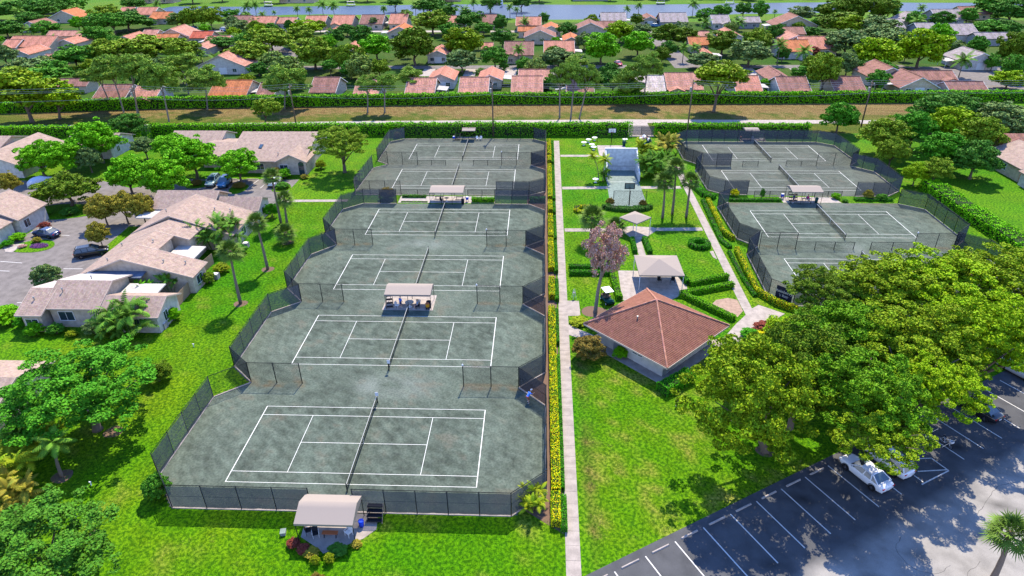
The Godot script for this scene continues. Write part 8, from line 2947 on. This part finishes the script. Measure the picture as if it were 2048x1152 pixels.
func parking() -> void:
	# the lot runs along a slant: u along the kerb, v into the lot
	var u := Vector2(0.8669, -0.4985)
	var v := Vector2(0.466, 0.885)
	var b := MB.new()
	b.colored = true
	var org := Vector2(-2.0, -31.1)
	for i in 74:
		for j in 40:
			var q := []
			for k in [[0, 0], [1, 0], [1, 1], [0, 1]]:
				var p: Vector2 = org + u * (i + k[0]) * 1.25 + v * (j + k[1]) * 1.25
				q.append(p)
			var cc := []
			for p in q:
				# older pale asphalt in the driving lane, fresher black in the bays, oil stains
				var dv: float = (p - org).dot(v)
				var n: float = noise_a.get_noise_2d(p.x * 2, p.y * 2) + 0.5 * noise_b.get_noise_2d(p.x, p.y)
				var k2 := clampf((dv - 6.2 + 1.6 * n) * 0.6, 0, 1)
				var c := Color(0.29, 0.30, 0.33).lerp(Color(1, 0.96, 0.92), k2)
				var oil := clampf((noise_b.get_noise_2d(p.x * 1.7 + 40, p.y * 1.7) - 0.42) * 4.0, 0, 0.6)
				cc.append(c.darkened(oil))
			for k in [0, 1, 2, 0, 2, 3]:
				b.v.append(Vector3(q[k].x, 0.01, q[k].y)); b.c.append(cc[k])
	struct("parking_lot", b.mesh(), M["asphalt"])
	rng.seed = 23
	var ck := Node3D.new()
	ck.name = numbered("asphalt_cracks")
	add_child(ck)
	ck.set_meta("kind", "structure")
	for i in 6:
		var p := Vector2(rng.randf_range(12, 42), rng.randf_range(-42, -32))
		var a := rng.randf() * TAU
		var cm := MB.new()
		for k in 14:
			a += rng.randf_range(-0.5, 0.5)
			var q := p + Vector2(cos(a), sin(a)) * 0.5
			cm.bar(Vector3(p.x, 0.0135, p.y), Vector3(q.x, 0.0135, q.y), rng.randf_range(0.012, 0.026), 0.003)
			p = q
		part("crack", cm.mesh(), M["rubber"], ck)
	var t0 := Vector2(6.44, -35.04)
	var st := Vector2(2.686, -1.545)
	var lines := Node3D.new()
	lines.name = numbered("parking_lines")
	add_child(lines)
	lines.set_meta("kind", "structure")
	for k in range(-2, 22):
		if k == 11:
			continue
		var a := t0 + st * k
		var e := a + v * (5.6 if k < 17 else 4.6)
		var m := MB.new()
		m.bar(Vector3(a.x, 0.016, a.y), Vector3(e.x, 0.016, e.y), 0.11, 0.004)
		part("line", m.mesh(), M["paint_white"], lines)
	for k in [[38.19, -48.75, 39.02, -47.08], [39.02, -47.08, 35.63, -45.25], [36.06, -46.89, 39.0, -47.2], [36.9, -48.6, 38.3, -48.7]]:
		var m2 := MB.new()
		m2.bar(Vector3(k[0], 0.02, k[1]), Vector3(k[2], 0.02, k[3]), 0.12, 0.004)
		part("hatch_line", m2.mesh(), M["paint_white"], lines)
	var wm := MB.new()
	wm.slab([Vector3(-0.86, 0.12, -0.05), Vector3(0.86, 0.12, -0.05), Vector3(0.86, 0.12, 0.05), Vector3(-0.86, 0.12, 0.05)], 0.02)
	for s in [-1.0, 1.0]:
		wm.quad(Vector3(-0.9, 0, s * 0.09), Vector3(0.9, 0, s * 0.09), Vector3(0.86, 0.12, s * 0.05), Vector3(-0.86, 0.12, s * 0.05))
		wm.quad(Vector3(s * 0.9, 0, -0.09), Vector3(s * 0.9, 0, 0.09), Vector3(s * 0.86, 0.12, 0.05), Vector3(s * 0.86, 0.12, -0.05))
	var wmesh := wm.mesh()
	var ords := ["first", "second", "third", "fourth", "fifth", "sixth", "seventh", "eighth", "ninth"]
	for k in 9:
		var c := Vector2(5.1, -34.25) + st * k
		var o := thing("wheel_stop", "white concrete wheel stop, %s from the lower end of the row" % ords[k], "wheel stop", Vector3(c.x, 0.012, c.y), atan2(-u.y, u.x), "wheel stops")
		part("block", wmesh, M["concrete_pale"], o)
	var nose := -v
	car(30.75, -46.05, nose, "paint_car_white", false, "white sedan parked under the yellow olive tree")
	car(33.45, -47.75, nose, "paint_car_white", true, "second white car half hidden under the tree")
	car(46.35, -55.9, nose, "paint_car_black", false, "black sedan parked near the right edge")
	car(54.9, -62.6, nose, "paint_car_silver", false, "silver car at the right picture edge")
	bicycle(40.4, -50.6, Vector2(0.35, 0.93), "plastic_white", "white bicycle with basket parked beside the bays")
	bicycle(38.4, -51.4, Vector2(0.5, 0.86), "steel_grey", "grey bicycle under the tree by the kerb")
	var rk := thing("bike_rack", "metal tube rack around the white bicycle", "bike rack", Vector3(39.9, 0.01, -50.8), atan2(-u.y, u.x), "")
	var rb := MB.new()
	for z in [-0.9, 0.9]:
		rb.tube([Vector3(-1.1, 0, z), Vector3(-1.1, 0.75, z), Vector3(1.1, 0.75, z), Vector3(1.1, 0, z)], [0.025, 0.025, 0.025, 0.025], 6)
	part("rail", rb.mesh(), M["chrome"], rk)
	flat("mulch_ring", ellipse(22.5, -49.2, 0.9, 0.8), 0.008, "mulch")


func far_side() -> void:
	# tall hedge before the houses and the lower one along the club's back
	var lab := ["left", "middle left", "middle right", "right"]
	var hx := [[-190.0, -170.5, -104.0, -181.5], [-104.0, -181.5, -20.0, -186.0], [-20.0, -186.0, 70.0, -187.3], [70.0, -187.3, 215.0, -190.5]]
	for i in 4:
		var k: Array = hx[i]
		hedge([Vector2(k[0], k[1]), Vector2((k[0] + k[2]) / 2, (k[1] + k[3]) / 2), Vector2(k[2], k[3])], 2.4, 3.0, 0.34, "leaf_hedge_light", "tall long hedge between road and houses, %s stretch" % lab[i], false, "tall hedge before the houses", 2.2)
	hedge([Vector2(-170, -152.0), Vector2(-98, -154.6)], 2.2, 2.6, 0.3, "leaf_hedge_light", "club back hedge, stretch at the left edge", false, "club back hedge", 2.2)
	hedge([Vector2(-94, -154.6), Vector2(-36, -155.6)], 2.2, 2.9, 0.3, "leaf_hedge_light", "club back hedge behind the left houses", false, "club back hedge", 2.2)
	hedge([Vector2(-36, -155.6), Vector2(21.0, -156.0)], 2.4, 3.0, 0.3, "leaf_hedge_light", "club back hedge behind the left courts", false, "club back hedge", 2.2)
	hedge([Vector2(27.6, -156.0), Vector2(63.0, -155.6)], 2.2, 2.9, 0.3, "leaf_hedge_light", "club back hedge behind the right courts", false, "club back hedge", 2.2)
	hedge([Vector2(74.0, -121.0), Vector2(74.2, -108.0), Vector2(75.0, -92.0)], 3.6, 1.9, 0.25, "leaf_hedge_light", "broad green hedge right of the right courts", false, "", 2.2)
	utility_pole(-97.9, -157.1, 11.4, "utility pole behind the left houses next to the pines")
	utility_pole(-61.4, -162.3, 10.6, "utility pole at the road left of the courts")
	utility_pole(-11.0, -154.2, 12.9, "utility pole behind the farthest left court")
	utility_pole(34.5, -153.2, 13.4, "utility pole at the corner of the far right courts")
	utility_pole(79.0, -163.4, 11.1, "utility pole at the road right of the courts")
	for k in [[0.0, 0.0, "topmost"], [-0.75, 0.9, "far"], [-0.75, -0.9, "near"], [-2.9, 0.0, "lowest"]]:
		var pts := []
		for p in [[-190, -150, 12.0], [-97.9, -157.1, 11.4], [-61.4, -162.3, 10.6], [-11.0, -154.2, 12.9], [34.5, -153.2, 13.4], [79.0, -163.4, 11.1], [190, -168, 12.0]]:
			pts.append(Vector3(p[0], p[2] + k[0], p[1] + k[1]))
		wire(pts, 0.8, "%s power line running from pole to pole" % k[2])
	for i in HOUSES.size():
		var h: Array = HOUSES[i]
		var label := "house with %s tiled roof %s" % [TILE_WORDS[h[7]], ROWS[int(h[9])]]
		if h[8] >= 0:
			label = "%s %s roofed house from the left %s" % [nth(int(h[8])), TILE_WORDS[h[7]], ROWS[int(h[9])]]
		far_house(h[0], h[1], h[2], h[3], h[4], h[5], h[6], h[7], label, i)
	# far shore
	for k in [[-150, -432, "left"], [-60, -436, "middle left"], [30, -434, "middle"], [120, -436, "right"], [-240, -436, "far left"]]:
		far_house(k[0], k[1] - 6, 22, 11, 5.2, 0, 2.7, "white" if k[0] < 0 else "grey", "pale house across the lake, %s" % k[2], int(k[0]) % 3 + 3)
	for k in [[-113, -419.5, "left"], [-163, -419.8, "far left"], [-27, -420.5, "middle"], [70, -420, "right"], [110, -420, "far right"]]:
		var o := thing("boat_dock", "small pale dock on the far lake shore, %s" % k[2], "dock", Vector3(k[0], -0.4, k[1]), 0, "docks on the far shore")
		part("deck", boxmesh(Vector3(5.0, 0.2, 2.2)), M["plastic_white"], o, Vector3(0, 0.9, 0))
		for s in [-1.0, 1.0]:
			part("pile", boxmesh(Vector3(0.25, 2.2, 0.25)), M["wood_pole"], o, Vector3(s * 2.2, 0.0, 0.9))
		part("roof", boxmesh(Vector3(4.4, 0.15, 2.4)), M["roof_white"], o, Vector3(0, 2.6, 0))
		for s in [-1.0, 1.0]:
			part("roof_post", boxmesh(Vector3(0.15, 1.7, 0.15)), M["plastic_white"], o, Vector3(s * 2.0, 1.75, 0))
	var fo := thing("fountain", "white water jet rising from the lake", "fountain", Vector3(-22.5, -0.35, -410), 0, "")
	var fb := MB.new()
	fb.tube([Vector3(0, 0, 0), Vector3(0, 2, 0), Vector3(0, 6, 0), Vector3(0, 9, 0)], [0.9, 0.7, 0.45, 0.1], 10)
	part("jet", fb.mesh(true), M["plastic_white"], fo)
	rng.seed = 41
	for i in 26:
		var x := -250.0 + i * 18.0 + rng.randf_range(-6, 6)
		tree(x, -432 - rng.randf_range(0, 14), 4.5, rng.randf_range(4, 8), rng.randf_range(3, 4), "far", ["leaf_dark", "leaf_mid", "leaf_dolive"][i % 3], "%s %s tree from the left on the far lake shore" % [["first", "second", "third", "fourth", "fifth", "sixth", "seventh", "eighth", "ninth"][i / 3], ["dark green", "green", "deep olive"][i % 3]], "bark", 0, 0, "trees across the lake")
	# parked cars of the neighbourhood
	car(-163.9, -325.5, Vector2(1, 0.1), "paint_car_navy", true, "dark vehicle under the tree by the lake street", "far parked cars")
	car(-147.4, -321.5, Vector2(1, 0.1), "paint_car_white", true, "white car on the lake street at the left", "far parked cars")
	car(-144.6, -318.6, Vector2(1, 0.1), "paint_car_blue", false, "blue car in front of the white one on the lake street", "far parked cars")
	car(-6.9, -236.8, Vector2(0.1, 1), "paint_car_navy", false, "dark car by the palm between two mauve roofs", "far parked cars")
	car(53.6, -328.0, Vector2(1, 0.2), "paint_car_blue", true, "blue car in front of the grey lake house", "far parked cars")
	car(27.2, -239.6, Vector2(0.3, 1), "paint_car_red", false, "red car under the bright round tree", "far parked cars")
	car(144.5, -243.0, Vector2(1, 0.2), "paint_car_white", true, "white car in front of the white walled house", "far parked cars")
